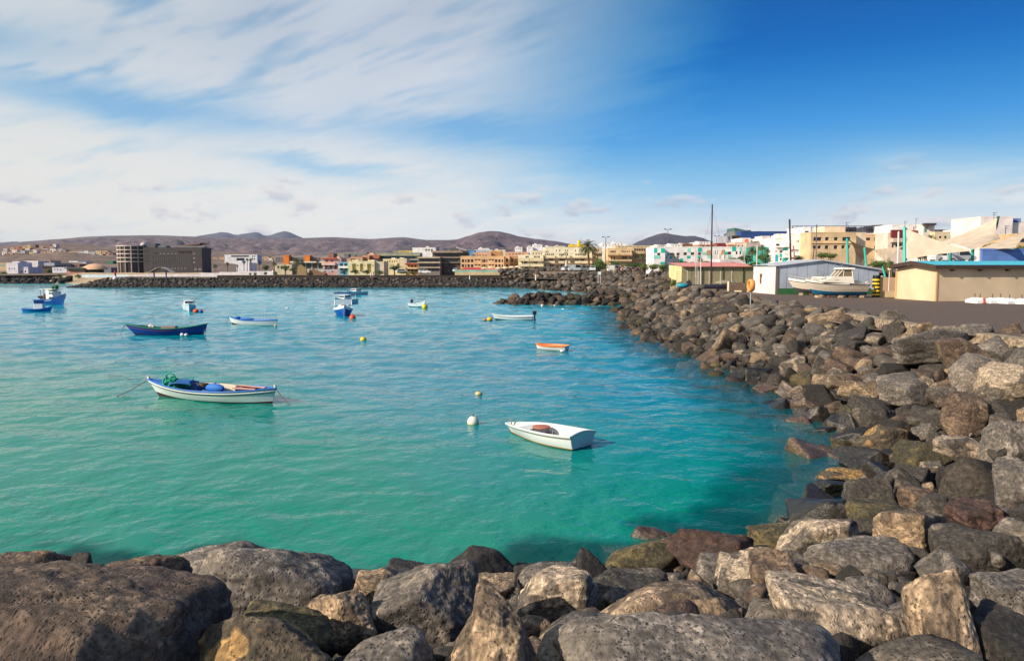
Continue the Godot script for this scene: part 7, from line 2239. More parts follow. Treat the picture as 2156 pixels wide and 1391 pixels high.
	var arc := []
	for j in 9:
		var q := hull_pt(P, 0.0, 1.0, lerpf(1.0, -1.0, j / 8.0))
		arc.append(q + Vector3(0.02, 0.09 * sin(PI * j / 8.0) + 0.01, 0))
	b.tube(arc, 0.035, 6)
	part("transom_cap", b, paint(198, 204, 206, 0.5), t)
	part("gunwale", rail(P, 1.0, 0.05, 0.0), paint(200, 208, 204, 0.5), t)
	part("rubbing_strake", rail(P, 0.9, 0.015, 0.01), paint(170, 130, 96), t)
	part("waterline_growth", rail(P, 0.27, 0.02, 0.004), mat(Color8(120, 92, 30), 0.95), t)
	b = deck(B.new(), P, 0.9, 0.62, 0.78, 0.05, 0.02)
	cross(b, P, 0.62, 0.36, 0.9, 0.05)
	part("fore_thwart", b, paint(206, 212, 214, 0.6), t)
	b = B.new()
	b.tube([hull_pt(P, 0.94, 0.95, 0.0), hull_pt(P, 0.94, 0.95, 0.0) + Vector3(0, 0.2, 0)], 0.02, 6).tube([hull_pt(P, 0.2, 1.0, -1.0), hull_pt(P, 0.2, 1.0, -1.0) + Vector3(0, 0.2, 0)], 0.014, 6).tube([hull_pt(P, 0.5, 1.0, -1.0), hull_pt(P, 0.5, 1.0, -1.0) + Vector3(0, 0.09, 0)], 0.02, 6)
	part("rowlock_pins", b, paint(150, 150, 150, 0.4), t)
	b = rope(B.new(), hull_pt(P, 1.0, 0.9, 0.0), hull_pt(P, 0.99, 0.2, 0.0) + Vector3(0.12, -0.02, 0.05), -0.02, 0.018)
	part("bow_rope", b, paint(60, 66, 56), t)
	b = B.new()
	var cr := []
	for j in 7: cr.append(hull_pt(P, 0.05, lerpf(1.0, 0.28, j / 6.0), 1.0) + Vector3(0, 0, 0.015))
	b.tube(cr, 0.012, 5)
	part("stern_line", b, paint(70, 56, 50), t)
	b = B.new()
	b.lathe(Vector3(0.28, 0.36, 0.12), [Vector2(0.02, 0), Vector2(0.3, 0), Vector2(0.31, 0.03), Vector2(0.3, 0.06), Vector2(0.02, 0.06)], 18)
	var stool := on_boat("stool", "round reddish brown stool on metal legs standing in the rowing boat", "stool", t, b, paint(178, 108, 86, 0.7))
	for a in [0.4, 2.0, 3.6, 5.2]:
		b = B.new()
		b.tube([Vector3(0.28 + 0.24 * cos(a), 0.36, 0.12 + 0.24 * sin(a)), Vector3(0.28 + 0.28 * cos(a), 0.08, 0.12 + 0.28 * sin(a))], 0.014, 5)
		part("leg", b, paint(140, 140, 140, 0.4), stool)
	b = B.new()
	b.cbox(Vector3(0.05, 0.14, 0.3), Vector3(0.3, 0.12, 0.2), 0.02)
	on_boat("box", "dark battery like box under the stool", "box", t, b, paint(60, 56, 60))
	# 5 orange dinghy
	P = {"L": 2.3, "W": 1.15, "free": 0.34, "bow": 0.06, "stern": 0.02, "draft": 0.1, "tr": 0.7, "rb": 0.14, "rs": 0.05, "e": 0.3, "tm": 0.42, "pb": 2.6}
	t = boat_root("dinghy", "small white dinghy with a bright orange rim and inside", on(1188, 738), on(1136, 735), "dinghy")
	open_boat(t, P, paint(236, 232, 226, 0.4), paint(150, 130, 100, 0.8), paint(226, 120, 56, 0.5), paint(240, 122, 46, 0.45), null, 0.45, [0.45])
	part("orange_band", skin(B.new(), P, 0.8, 1.0, -0.02), paint(242, 128, 52, 0.45), t)
	buoy("long white float bumping the orange rimmed dinghy", 1184, 741, 0.17, [232, 226, 220], 0.55)
	# 6 white skiff with black outboard
	P = {"L": 4.2, "W": 1.5, "free": 0.44, "bow": 0.2, "stern": 0.04, "draft": 0.14, "tr": 0.85, "rb": 0.4, "rs": 0.0, "e": 0.25, "tm": 0.35, "boot": 0.16}
	t = boat_root("skiff", "white open skiff with a dark blue bottom and a black outboard motor", on(1113, 674), on(1050, 673.5), "boat")
	open_boat(t, P, white, paint(24, 66, 104, 0.6), paint(214, 214, 214, 0.6), paint(226, 230, 232, 0.5), paint(70, 80, 100), 0.5, [0.4, 0.65])
	motor(t, hull_pt(P, 0.0, 1.0, 0.0) + Vector3(-0.2, 0.06, 0), paint(24, 24, 28, 0.35))
	buoy("yellow orange buoy at the bow of the skiff with the black outboard", 1031, 674.5, 0.32, [240, 176, 34], 0.75)
	buoy("small orange brown float left of the yellow orange buoy", 1021, 674.5, 0.2, [206, 130, 60], 0.6)
	# 7 small white boat nose up to the right
	P = {"L": 4.0, "W": 1.6, "free": 0.5, "bow": 0.55, "stern": 0.04, "draft": 0.16, "tr": 0.8, "rb": 0.5, "rs": 0.0, "e": 0.3, "tm": 0.35, "boot": 0.2}
	t = boat_root("skiff", "small white open boat with its bow raised to the right, far across the bay", on(867, 645.5), on(893, 648), "boat")
	open_boat(t, P, white, paint(22, 100, 140, 0.6), paint(220, 220, 216, 0.6), paint(232, 236, 236, 0.5), null, 0.5, [0.4])
	motor(t, hull_pt(P, 0.0, 1.0, 0.0) + Vector3(-0.1, 0.1, 0), paint(50, 34, 38, 0.4), -0.5)
	buoy("big yellow buoy under the raised bow of the small white boat", 894, 649, 0.42, [226, 190, 20], 1.0)
	# 8 blue and white motorboat, bow on
	P = {"L": 5.8, "W": 2.4, "free": 0.85, "bow": 0.4, "stern": 0.0, "draft": 0.25, "tr": 0.9, "rb": 0.9, "rs": 0.0, "e": 0.32, "tm": 0.4, "boot": 0.02}
	t = boat_root("motorboat", "blue hulled motorboat with a white deck and a blue sunshade, seen bow on", on(718, 656), on(728, 672), "motorboat")
	part("hull", skin(B.new(), P, 0.05, 0.84), paint(16, 84, 178, 0.3), t)
	part("topsides", skin(B.new(), P, 0.84, 1.0, -0.03), paint(236, 238, 240, 0.35), t)
	b = deck(B.new(), P, 1.0, 0.42, 0.99, 0.02, 0.0, 0.18)
	cross(b, P, 0.0, 0.2, 1.0)
	part("deck", b, paint(240, 240, 238, 0.4), t)
	b = deck(B.new(), P, 0.5, 0.02, 0.45, 0.08)
	skin(b, P, 0.5, 1.0, 0.08, 0.0, 0.45)
	part("cockpit", b, paint(214, 214, 212, 0.5), t)
	b = B.new()
	b.cbox(Vector3(1.1, 1.12, 0), Vector3(1.5, 0.36, 1.3), 0.12)
	part("cuddy", b, paint(240, 240, 238, 0.4), t)
	b = B.new()
	b.box(Vector3(1.75, 1.32, 0), Vector3(0.5, 0.06, 0.5))
	part("hatch", b, paint(120, 116, 110, 0.3), t)
	for q in [[-0.5, 0.85], [0.5, 0.85]]:
		b = B.new()
		b.box(Vector3(0.3, 1.55, q[0]), Vector3(0.04, 0.62, 0.9), Basis(Vector3.BACK, 0.45))
		part("windscreen", b, paint(170, 190, 200, 0.1), t)
	b = B.new()
	for z in [-1.0, 0.0, 1.0]: b.tube([Vector3(0.48, 1.25, z), Vector3(0.12, 1.85, z)], 0.035, 5)
	b.tube([Vector3(0.12, 1.85, -1.0), Vector3(0.12, 1.85, 1.0)], 0.035, 5)
	part("windscreen_frame", b, paint(236, 238, 238, 0.4), t)
	b = B.new()
	for z in [-1.05, 1.05]: b.tube([Vector3(-0.4, 0.9, z), Vector3(-0.5, 2.6, z * 0.9)], 0.03, 5).tube([Vector3(-1.5, 0.9, z), Vector3(-1.2, 2.6, z * 0.9)], 0.03, 5)
	part("shade_frame", b, paint(206, 210, 214, 0.3), t)
	b = B.new()
	b.cbox(Vector3(-0.85, 2.66, 0), Vector3(1.5, 0.14, 2.1), 0.06)
	part("sunshade", b, paint(18, 60, 130, 0.8), t)
	b = rope(B.new(), hull_pt(P, 0.96, 0.9, 1.0), hull_pt(P, 0.99, 0.1, 0.0) + Vector3(0.1, -0.1, 0), 0.02)
	rope(b, hull_pt(P, 0.96, 0.9, -1.0), hull_pt(P, 0.99, 0.1, 0.0) + Vector3(0.1, -0.1, 0), 0.02)
	part("bow_bridle", b, paint(190, 196, 206), t)
	buoy("orange ball buoy at the bow of the blue hulled motorboat", 742, 672, 0.36, [240, 86, 40], 1.0)
	# the cruiser behind it
	cruiser("white cabin cruiser half hidden behind the blue hulled motorboat", on(742, 638), on(712, 640), 4.6, false)
	# 9 white motorboat far
	cruiser("white motorboat near the breakwater, right of the blue sunshade", on(760, 620.5), on(741, 621.5), 5.4, true)
	buoy("tiny red float at the waterline of the motorboat near the breakwater", 749, 622, 0.22, [214, 60, 60], 0.7)
	# 10 small white cabin boat seen from its stern quarter
	cruiser("little white cabin boat with an orange buoy, left of the middle of the bay", on(399, 650), on(397, 657), 4.4, false)
	buoy("orange buoy at the right side of the little white cabin boat", 412, 657.5, 0.36, [240, 92, 40], 0.8)
	buoy("blue buoy next to the orange one by the little white cabin boat", 423, 657.5, 0.26, [28, 84, 170], 0.9)
	# 11, 12 the blue fishing boats at the left
	P = {"L": 3.7, "W": 1.5, "free": 0.42, "bow": 0.42, "stern": 0.1, "draft": 0.2, "tr": 0.5, "rb": 0.35, "rs": 0.1, "e": 0.4, "tm": 0.42, "boot": 0.02}
	t = boat_root("fishing_boat", "small bright blue fishing boat with a white and blue wheelhouse, leftmost", on(54, 656), on(101, 655.5))
	t.scale = Vector3.ONE * 0.9
	part("hull", skin(B.new(), P, 0.0, 0.9), paint(26, 106, 196, 0.45), t)
	part("bulwark", skin(B.new(), P, 0.9, 1.0, -0.015), paint(60, 140, 214, 0.5), t)
	b = deck(B.new(), P, 0.8, 0.02, 0.97, 0.05)
	cross(b, P, 0.0, 0.1, 1.0)
	skin(b, P, 0.8, 1.0, 0.05)
	part("deck", b, paint(120, 160, 200, 0.6), t)
	b = B.new()
	b.cbox(Vector3(0.3, 0.75, 0), Vector3(1.2, 0.8, 0.95), 0.05)
	part("wheelhouse", b, paint(232, 236, 240, 0.5), t)
	b = B.new()
	b.cbox(Vector3(0.3, 1.4, 0), Vector3(1.15, 0.5, 0.92), 0.05).box(Vector3(0.3, 1.69, 0), Vector3(1.4, 0.08, 1.1))
	part("wheelhouse_top", b, paint(28, 104, 196, 0.5), t)
	for q in [-0.06, 0.3, 0.66]:
		b = B.new()
		b.box(Vector3(q, 1.42, 0.46), Vector3(0.24, 0.3, 0.05))
		part("window", b, glass_mat(), t)
	P = {"L": 9.4, "W": 3.2, "free": 1.05, "bow": 1.25, "stern": 0.5, "draft": 0.5, "tr": 0.6, "rb": 1.3, "rs": 0.3, "e": 0.42, "tm": 0.42, "boot": 0.02}
	t = boat_root("fishing_boat", "larger dark blue fishing boat with a white wheelhouse and thin masts, behind the leftmost one", on(112, 640.5) - Vector3(2.5, 0, 1.9), on(112, 640.5) + Vector3(2.5, 0, 1.9))
	t.scale = Vector3.ONE * 0.8
	part("hull", skin(B.new(), P, 0.0, 0.8), paint(14, 74, 150, 0.45), t)
	part("white_band", skin(B.new(), P, 0.8, 0.86, -0.02, 0.0, 0.7), paint(226, 232, 236, 0.5), t)
	part("bulwark", skin(B.new(), P, 0.86, 1.0, -0.01), paint(24, 84, 156, 0.5), t)
	b = deck(B.new(), P, 0.8, 0.02, 0.97, 0.06)
	cross(b, P, 0.0, 0.1, 1.0)
	skin(b, P, 0.8, 1.0, 0.05)
	part("deck", b, paint(120, 120, 116, 0.7), t)
	b = B.new()
	b.cbox(Vector3(-0.6, 1.9, 0), Vector3(1.4, 1.9, 1.7), 0.06).cbox(Vector3(0.9, 2.0, 0), Vector3(1.6, 1.0, 1.6), 0.06)
	part("wheelhouse", b, paint(222, 224, 226, 0.5), t)
	b = B.new()
	b.box(Vector3(0.3, 2.95, 0), Vector3(3.2, 0.12, 2.0)).box(Vector3(-2.8, 2.9, 0), Vector3(1.8, 0.1, 2.0))
	part("canopy_roof", b, paint(226, 222, 206, 0.6), t)
	b = B.new()
	for x in [-3.6, -2.0]:
		for z in [-0.9, 0.9]: b.tube([Vector3(x, 1.0, z), Vector3(x, 2.9, z)], 0.05, 5)
	part("canopy_posts", b, paint(150, 120, 90), t)
	for q in [0.4, 0.95, 1.5]:
		b = B.new()
		b.box(Vector3(q, 2.2, 0.81), Vector3(0.36, 0.4, 0.05))
		part("window", b, glass_mat(), t)
	for q in [[-0.9, 5.4], [0.6, 6.2], [2.6, 5.2], [2.9, 5.8]]:
		b = B.new()
		b.tube([Vector3(q[0], 2.0, 0), Vector3(q[0] - 0.25, q[1], 0)], 0.035, 5, 0.02)
		part("mast", b, paint(120, 112, 96), t)
	b = B.new()
	b.ball(Vector3(-2.4, 1.5, 0.3), Vector3(0.9, 0.6, 0.6), 6, 9)
	on_boat("net", "brown and green net pile on the stern of the larger dark blue fishing boat", "net", t, b, paint(96, 60, 48, 0.9))
	b = B.new()
	b.ball(Vector3(0.2, 3.3, 0), Vector3(0.35, 0.35, 0.35), 6, 9).ball(Vector3(1.7, 3.4, 0), Vector3(0.4, 0.45, 0.4), 6, 9)
	on_boat("bundle", "green bundles on the wheelhouse roof of the larger dark blue fishing boat", "bundle", t, b, paint(20, 96, 62, 0.9))
	# loose buoys
	buoy("white ball buoy with a yellow waterline, left of the rowing boat", 996, 893.5, 0.22, [232, 226, 210], 1.0, [214, 178, 40])
	buoy("small tan float above the white ball buoy", 1008, 832, 0.17, [206, 186, 130], 0.65)
	buoy("yellow ball buoy alone in the middle of the bay", 764.5, 718, 0.26, [226, 196, 30], 0.9, [206, 110, 40])
	buoy("tiny white float before the groyne, left one", 1141.5, 644, 0.2, [240, 228, 224], 0.9)
	buoy("tiny dark and white float before the groyne, middle one", 1168, 644, 0.18, [190, 196, 200], 0.8)
	buoy("tiny white float before the groyne, right one", 1186, 652, 0.2, [226, 232, 230], 0.5)
	buoy("tiny white float between the cabin boat and the blue hulled motorboat", 605, 650, 0.16, [232, 220, 214], 0.9)
	# boats parked on the quay
	parked_cruiser()
func cruiser(label: String, stern: Vector3, bow: Vector3, L: float, rails: bool) -> void:
	var P := {"L": L, "W": L * 0.4, "free": 0.7, "bow": 0.35, "stern": 0.0, "draft": 0.2, "tr": 0.9, "rb": 0.7, "rs": 0.0, "e": 0.18, "tm": 0.38, "boot": 0.02}
	var t := boat_root("motorboat", label, stern, bow, "motorboat")
	var b: B
	part("hull", cross(skin(B.new(), P, 0.0, 1.0), P, 0.0, 0.1, 1.0), paint(214, 226, 230, 0.35), t)
	part("gunwale", rail(P, 1.0, 0.05), paint(240, 242, 244, 0.4), t)
	b = deck(B.new(), P, 0.98, 0.4, 0.99, 0.02, 0.0, 0.12)
	part("deck", b, paint(238, 240, 240, 0.4), t)
	b = deck(B.new(), P, 0.55, 0.02, 0.42, 0.06)
	skin(b, P, 0.55, 1.0, 0.06, 0.0, 0.42)
	part("cockpit", b, paint(206, 206, 204, 0.5), t)
	b = B.new()
	b.cbox(Vector3(L * 0.05, 1.05, 0), Vector3(L * 0.34, 0.6, L * 0.28), 0.1)
	part("cabin", b, paint(240, 240, 240, 0.4), t)
	b = B.new()
	b.box(Vector3(L * 0.05, 1.18, 0), Vector3(L * 0.3, 0.22, L * 0.283)).box(Vector3(L * 0.05 + L * 0.171, 1.15, 0), Vector3(0.03, 0.26, L * 0.22)).box(Vector3(L * 0.05 - L * 0.171, 1.15, 0), Vector3(0.03, 0.26, L * 0.22))
	part("windows", b, paint(44, 48, 56, 0.15), t)
	if rails:
		b = rail(P, 1.0, 0.02, -0.02, 0.45, 0.99, 0.4)
		part("rail", b, paint(220, 224, 226, 0.3), t)
	else:
		b = B.new()
		b.tube([Vector3(-L * 0.1, 0.8, -0.7), Vector3(-L * 0.1, 1.75, -0.6), Vector3(-L * 0.1, 1.75, 0.6), Vector3(-L * 0.1, 0.8, 0.7)], 0.035, 5)
		part("arch", b, paint(226, 228, 230, 0.4), t)
func parked_cruiser() -> void:
	var b: B
	for q in [[on(1812, 626, 3.0), on(1714, 626, 3.0), 5.1, "white cabin motorboat with a turquoise bottom propped on blocks before the grey shed", true], [on(1764, 622, 3.0), on(1688, 621, 3.0), 5.0, "white open motorboat with a bow rail, parked behind the cabin motorboat", false]]:
		var L: float = q[2]
		var P := {"L": L, "W": 1.9, "free": 0.62, "bow": 0.3, "stern": 0.0, "draft": 0.42, "tr": 0.92, "rb": 0.75, "rs": 0.0, "e": 0.36, "tm": 0.36, "boot": 0.02}
		var t := boat_root("motorboat", q[3], q[0] + Vector3(0, 0.6, 0), q[1] + Vector3(0, 0.6, 0), "motorboat", "boats parked on the quay")
		part("hull_bottom", skin(B.new(), P, 0.0, 0.36), paint(16, 108, 150, 0.6) if q[4] else paint(70, 66, 70, 0.7), t)
		part("hull", cross(skin(B.new(), P, 0.36, 1.0), P, 0.0, 0.0, 1.0), paint(226, 214, 196, 0.45), t)
		part("rubbing_strake", rail(P, 0.97, 0.035, 0.01), paint(90, 90, 104, 0.5), t)
		for u in [0.55, 0.68, 0.8]: part("plank_line", rail(P, u, 0.012, 0.006), paint(190, 172, 154, 0.6), t)
		b = deck(B.new(), P, 1.0, 0.36, 0.99, 0.03, 0.0, 0.22)
		part("deck", b, paint(240, 230, 214, 0.45), t)
		b = deck(B.new(), P, 0.7, 0.02, 0.4, 0.08)
		skin(b, P, 0.7, 1.0, 0.08, 0.0, 0.4)
		part("cockpit", b, paint(222, 210, 190, 0.5), t)
		if q[4]:
			var cab := [Vector2(-0.9, 0.7), Vector2(2.0, 0.85), Vector2(0.95, 1.35), Vector2(-0.75, 1.35)]
			b = B.new()
			b.extrude(cab, Vector3(-0.3, 0.0, 0.82), Vector3.RIGHT, Vector3.UP, Vector3(0, 0, -1.64))
			part("cabin", b, paint(240, 232, 216, 0.45), t)
			b = B.new()
			b.extrude([Vector2(-0.72, 1.36), Vector2(0.62, 1.36), Vector2(0.1, 1.98), Vector2(-0.6, 1.98)], Vector3(-0.3, 0.0, 0.74), Vector3.RIGHT, Vector3.UP, Vector3(0, 0, -1.48))
			part("wheelhouse_glass", b, paint(128, 112, 88, 0.15), t)
			b = B.new()
			for z in [-0.76, 0.76]:
				b.tube([Vector3(0.36, 1.36, z), Vector3(-0.2, 2.0, z)], 0.04, 5).tube([Vector3(-0.2, 1.36, z), Vector3(-0.24, 2.0, z)], 0.03, 5).tube([Vector3(-1.05, 1.36, z), Vector3(-0.95, 2.0, z)], 0.05, 5)
			b.tube([Vector3(0.36, 1.36, 0), Vector3(-0.2, 2.0, 0)], 0.035, 5)
			part("window_posts", b, paint(240, 232, 218, 0.45), t)
			b = B.new()
			b.cbox(Vector3(-0.6, 2.06, 0), Vector3(1.3, 0.14, 1.8), 0.06)
			part("roof", b, paint(246, 236, 222, 0.45), t)
			b = B.new()
			b.cbox(Vector3(1.1, 1.12, 0.3), Vector3(0.5, 0.06, 0.4), 0.02, Basis(Vector3.BACK, -0.4))
			part("hatch", b, paint(80, 72, 64, 0.2), t)
			for x in [1.1, 0.55, 0.3, -0.2]:
				b = B.new()
				b.tube([Vector3(x - 0.3, 1.02, 0.8), Vector3(x - 0.3, 1.02, 0.85)], 0.07, 8)
				part("porthole", b, paint(60, 52, 46, 0.3), t)
			b = B.new()
			b.box(Vector3(-1.3, 0.86, 0.96), Vector3(0.5, 0.06, 0.04)).box(Vector3(-0.75, 1.22, 0.84), Vector3(0.55, 0.06, 0.03))
			part("name_stripe", b, paint(60, 130, 140, 0.4), t)
			b = B.new()
			b.ball(Vector3(-1.75, 0.72, 0.1), Vector3(0.55, 0.26, 0.5), 7, 10)
			part("seat_cover", b, paint(236, 226, 206, 0.8), t)
			motor(t, Vector3(-2.95, 0.55, 0.1), paint(206, 204, 206, 0.3), -0.7)
			b = B.new()
			b.tube([Vector3(-0.5, 2.1, 0.2), Vector3(-0.4, 3.1, 0.2)], 0.012, 4).tube([Vector3(-0.5, 2.1, -0.4), Vector3(0.6, 2.9, -0.4)], 0.01, 4)
			part("aerials", b, paint(150, 146, 150), t)
		else:
			b = B.new()
			b.cbox(Vector3(0.1, 1.1, 0), Vector3(1.4, 0.3, 1.2), 0.1)
			part("cuddy", b, paint(238, 228, 212, 0.45), t)
			b = B.new()
			b.box(Vector3(-0.35, 1.45, 0), Vector3(0.04, 0.45, 1.2), Basis(Vector3.BACK, 0.5))
			part("windscreen", b, paint(110, 106, 96, 0.15), t)
		b = rail(P, 1.0, 0.018, -0.04, 0.55, 0.985, 0.42)
		for u in [0.6, 0.72, 0.84, 0.95]:
			for s in [-1.0, 1.0]:
				var p := hull_pt(P, u, 1.0, s, 0.04)
				b.tube([p, p + Vector3(0, 0.42, 0)], 0.014, 4)
		part("bow_rail", b, paint(196, 190, 182, 0.3), t)
		for k in 5:
			var bl := B.new()
			bl.cbox(Vector3.ZERO, Vector3(0.4, 0.2, 0.8), 0.02)
			var p := t.transform * Vector3(-L * 0.42 + k * L * 0.19, 0, 0)
			var st := thing("support_block", "%s block under the keel of the %s, %s from the stern" % [["pale concrete", "brown timber"][k % 2], "cabin motorboat" if q[4] else "open motorboat", ["first", "second", "third", "fourth", "fifth"][k]], "block", Vector3(p.x, 3.1, p.z), t.rotation.y, "blocks under the parked boats")
			part("block", bl, paint(186, 160, 130, 0.9) if k % 2 == 0 else paint(96, 74, 60, 0.9), st)

# ---------------------------------------------------------------- cars and people by the far bank
func car(label: String, px: float, py: float, d: float, c: Array, van: bool, turn: float) -> void:
	var t := thing("parked_car", label, "van" if van else "car", at(px, py, d), turn, "cars parked above the boulders")
	var body := [Vector2(-2.1, 0.35), Vector2(2.1, 0.35), Vector2(2.12, 0.75), Vector2(1.95, 0.92), Vector2(1.1, 1.0), Vector2(-1.95, 1.0), Vector2(-2.12, 0.85)]
	var top := [Vector2(-1.9, 1.0), Vector2(1.15, 1.0), Vector2(0.5, 1.46), Vector2(-1.45, 1.46)]
	if van:
		top = [Vector2(-2.05, 1.0), Vector2(1.5, 1.0), Vector2(0.9, 1.75), Vector2(-1.98, 1.75)]
	var m: Material = paint(c[0], c[1], c[2], 0.3)
	var b := B.new()
	b.extrude(body, Vector3(0, 0, 0.85), Vector3.RIGHT, Vector3.UP, Vector3(0, 0, -1.7))
	part("body", b, m, t)
	b = B.new()
	b.extrude(top, Vector3(0, 0, 0.74), Vector3.RIGHT, Vector3.UP, Vector3(0, 0, -1.48))
	part("windows", b, paint(40, 46, 54, 0.12), t)
	b = B.new()
	var y: float = top[2].y
	b.box(Vector3((top[2].x + top[3].x) / 2, y + 0.02, 0), Vector3(top[2].x - top[3].x + 0.1, 0.07, 1.5))
	for z in [-0.74, 0.74]:
		b.tube([Vector3(top[1].x, 1.0, z), Vector3(top[2].x, y, z)], 0.05, 4).tube([Vector3(top[0].x, 1.0, z), Vector3(top[3].x, y, z)], 0.07, 4).tube([Vector3(-0.3, 1.0, z), Vector3(-0.35, y, z)], 0.05, 4)
		if van: b.box(Vector3(-1.2, 1.38, z), Vector3(1.5, 0.74, 0.04))
	part("roof", b, m, t)
	for x in [-1.3, 1.3]:
		for z in [-0.8, 0.8]:
			b = B.new()
			b.tube([Vector3(x, 0.32, z - 0.1), Vector3(x, 0.32, z + 0.1)], 0.32, 12)
			var w := part("wheel", b, paint(28, 28, 30, 0.8), t)
			b = B.new()
			b.tube([Vector3(x, 0.32, z - 0.12), Vector3(x, 0.32, z + 0.12)], 0.18, 8)
			part("rim", b, paint(170, 172, 176, 0.3), w)
	for s in [-0.6, 0.6]:
		b = B.new()
		b.box(Vector3(2.09, 0.7, s), Vector3(0.08, 0.16, 0.3))
		part("headlight", b, paint(226, 226, 220, 0.15), t)

func field(p: Vector3, bones: Array) -> float:
	var s := 0.0
	var k := 26.0
	for q in bones:
		var a: Vector3 = q[0]
		var ab: Vector3 = q[1] - a
		var h := clampf((p - a).dot(ab) / maxf(ab.length_squared(), 1e-6), 0, 1)
		var d := p.distance_to(a + ab * h) - lerpf(q[2], q[3], h)
		s += exp(-k * clampf(d, -0.4, 0.8))
	return -log(s) / k
func person_mesh(shirt: Color, trousers: Color, hair: Color, pose: int) -> ArrayMesh:   # one body, surface nets over smoothly joined tapered limbs
	var sk := lin(170, 116, 86)
	var st := 0.1 + 0.08 * pose
	var bones := [[Vector3(0, 1.0, 0), Vector3(0, 1.38, 0), 0.15, 0.17], [Vector3(-0.15, 1.42, 0), Vector3(0.15, 1.42, 0), 0.07, 0.07], [Vector3(0, 1.45, 0), Vector3(0, 1.56, 0), 0.055, 0.055], [Vector3(0, 1.63, 0.01), Vector3(0, 1.69, 0.0), 0.09, 0.1], [Vector3(0, 1.62, 0.1), Vector3(0, 1.61, 0.115), 0.02, 0.015]]
	for s in [-1.0, 1.0]:
		bones.append([Vector3(s * 0.1, 0.95, 0), Vector3(s * 0.11, 0.5, s * st * 0.5), 0.095, 0.065])
		bones.append([Vector3(s * 0.11, 0.5, s * st * 0.5), Vector3(s * 0.11, 0.08, s * st - 0.03), 0.06, 0.042])
		bones.append([Vector3(s * 0.11, 0.05, s * st - 0.03), Vector3(s * 0.12, 0.04, s * st + 0.15), 0.045, 0.035])
		bones.append([Vector3(s * 0.21, 1.42, 0), Vector3(s * 0.26, 1.14, -s * 0.06), 0.055, 0.042])
		bones.append([Vector3(s * 0.26, 1.14, -s * 0.06), Vector3(s * 0.25, 0.9, 0.06 - s * 0.08), 0.04, 0.03])
		bones.append([Vector3(s * 0.25, 0.88, 0.06 - s * 0.08), Vector3(s * 0.25, 0.78, 0.08 - s * 0.08), 0.035, 0.025])
	var c := 0.035
	var lo := Vector3(-0.36, -0.04, -0.34)
	var n := Vector3i(21, 54, 22)
	var val := PackedFloat32Array()
	val.resize(n.x * n.y * n.z)
	for z in n.z:
		for y in n.y:
			for x in n.x: val[(z * n.y + y) * n.x + x] = field(lo + Vector3(x, y, z) * c, bones)
	var b := B.new()
	var id := {}
	for z in n.z - 1:
		for y in n.y - 1:
			for x in n.x - 1:
				var sum := Vector3.ZERO
				var cnt := 0
				for e in [[0, 0, 0, 1, 0, 0], [0, 1, 0, 1, 1, 0], [0, 0, 1, 1, 0, 1], [0, 1, 1, 1, 1, 1], [0, 0, 0, 0, 1, 0], [1, 0, 0, 1, 1, 0], [0, 0, 1, 0, 1, 1], [1, 0, 1, 1, 1, 1], [0, 0, 0, 0, 0, 1], [1, 0, 0, 1, 0, 1], [0, 1, 0, 0, 1, 1], [1, 1, 0, 1, 1, 1]]:
					var v0 := val[((z + e[2]) * n.y + y + e[1]) * n.x + x + e[0]]
					var v1 := val[((z + e[5]) * n.y + y + e[4]) * n.x + x + e[3]]
					if (v0 < 0) != (v1 < 0):
						var f := v0 / (v0 - v1)
						sum += Vector3(x, y, z) + Vector3(e[0], e[1], e[2]).lerp(Vector3(e[3], e[4], e[5]), f)
						cnt += 1
				if cnt:
					id[(z * n.y + y) * n.x + x] = b.v.size()
					var p := lo + sum / cnt * c
					b.v.append(p)
					var g := Vector3(field(p + Vector3(0.01, 0, 0), bones) - field(p - Vector3(0.01, 0, 0), bones), field(p + Vector3(0, 0.01, 0), bones) - field(p - Vector3(0, 0.01, 0), bones), field(p + Vector3(0, 0, 0.01), bones) - field(p - Vector3(0, 0, 0.01), bones))
					b.n.append(g.normalized())
					var col := sk
					if p.y > 1.66 or (p.y > 1.55 and p.z < -0.03): col = hair
					elif p.y < 0.08: col = lin(50, 44, 40)
					elif p.y < 0.98 and absf(p.x) < 0.22: col = trousers
					elif p.y < 1.47 and (absf(p.x) < 0.23 or p.y > 1.2): col = shirt
					b.c.append(col)
	for z in range(1, n.z - 1):
		for y in range(1, n.y - 1):
			for x in range(1, n.x - 1):
				var i := (z * n.y + y) * n.x + x
				for ax in 3:
					var j := i + ([1, n.x, n.x * n.y][ax] as int)
					if (val[i] < 0) == (val[j] < 0): continue
					var u: int = [n.x, n.x * n.y, 1][ax]
					var w: int = [n.x * n.y, 1, n.x][ax]
					var q := [i - u - w, i - w, i, i - u]
					if not (id.has(q[0]) and id.has(q[1]) and id.has(q[2]) and id.has(q[3])): continue
					if val[i] >= 0: q.reverse()
					for e in [q[0], q[2], q[1], q[0], q[3], q[2]]: b.ix.append(id[e])
	return b.mesh()
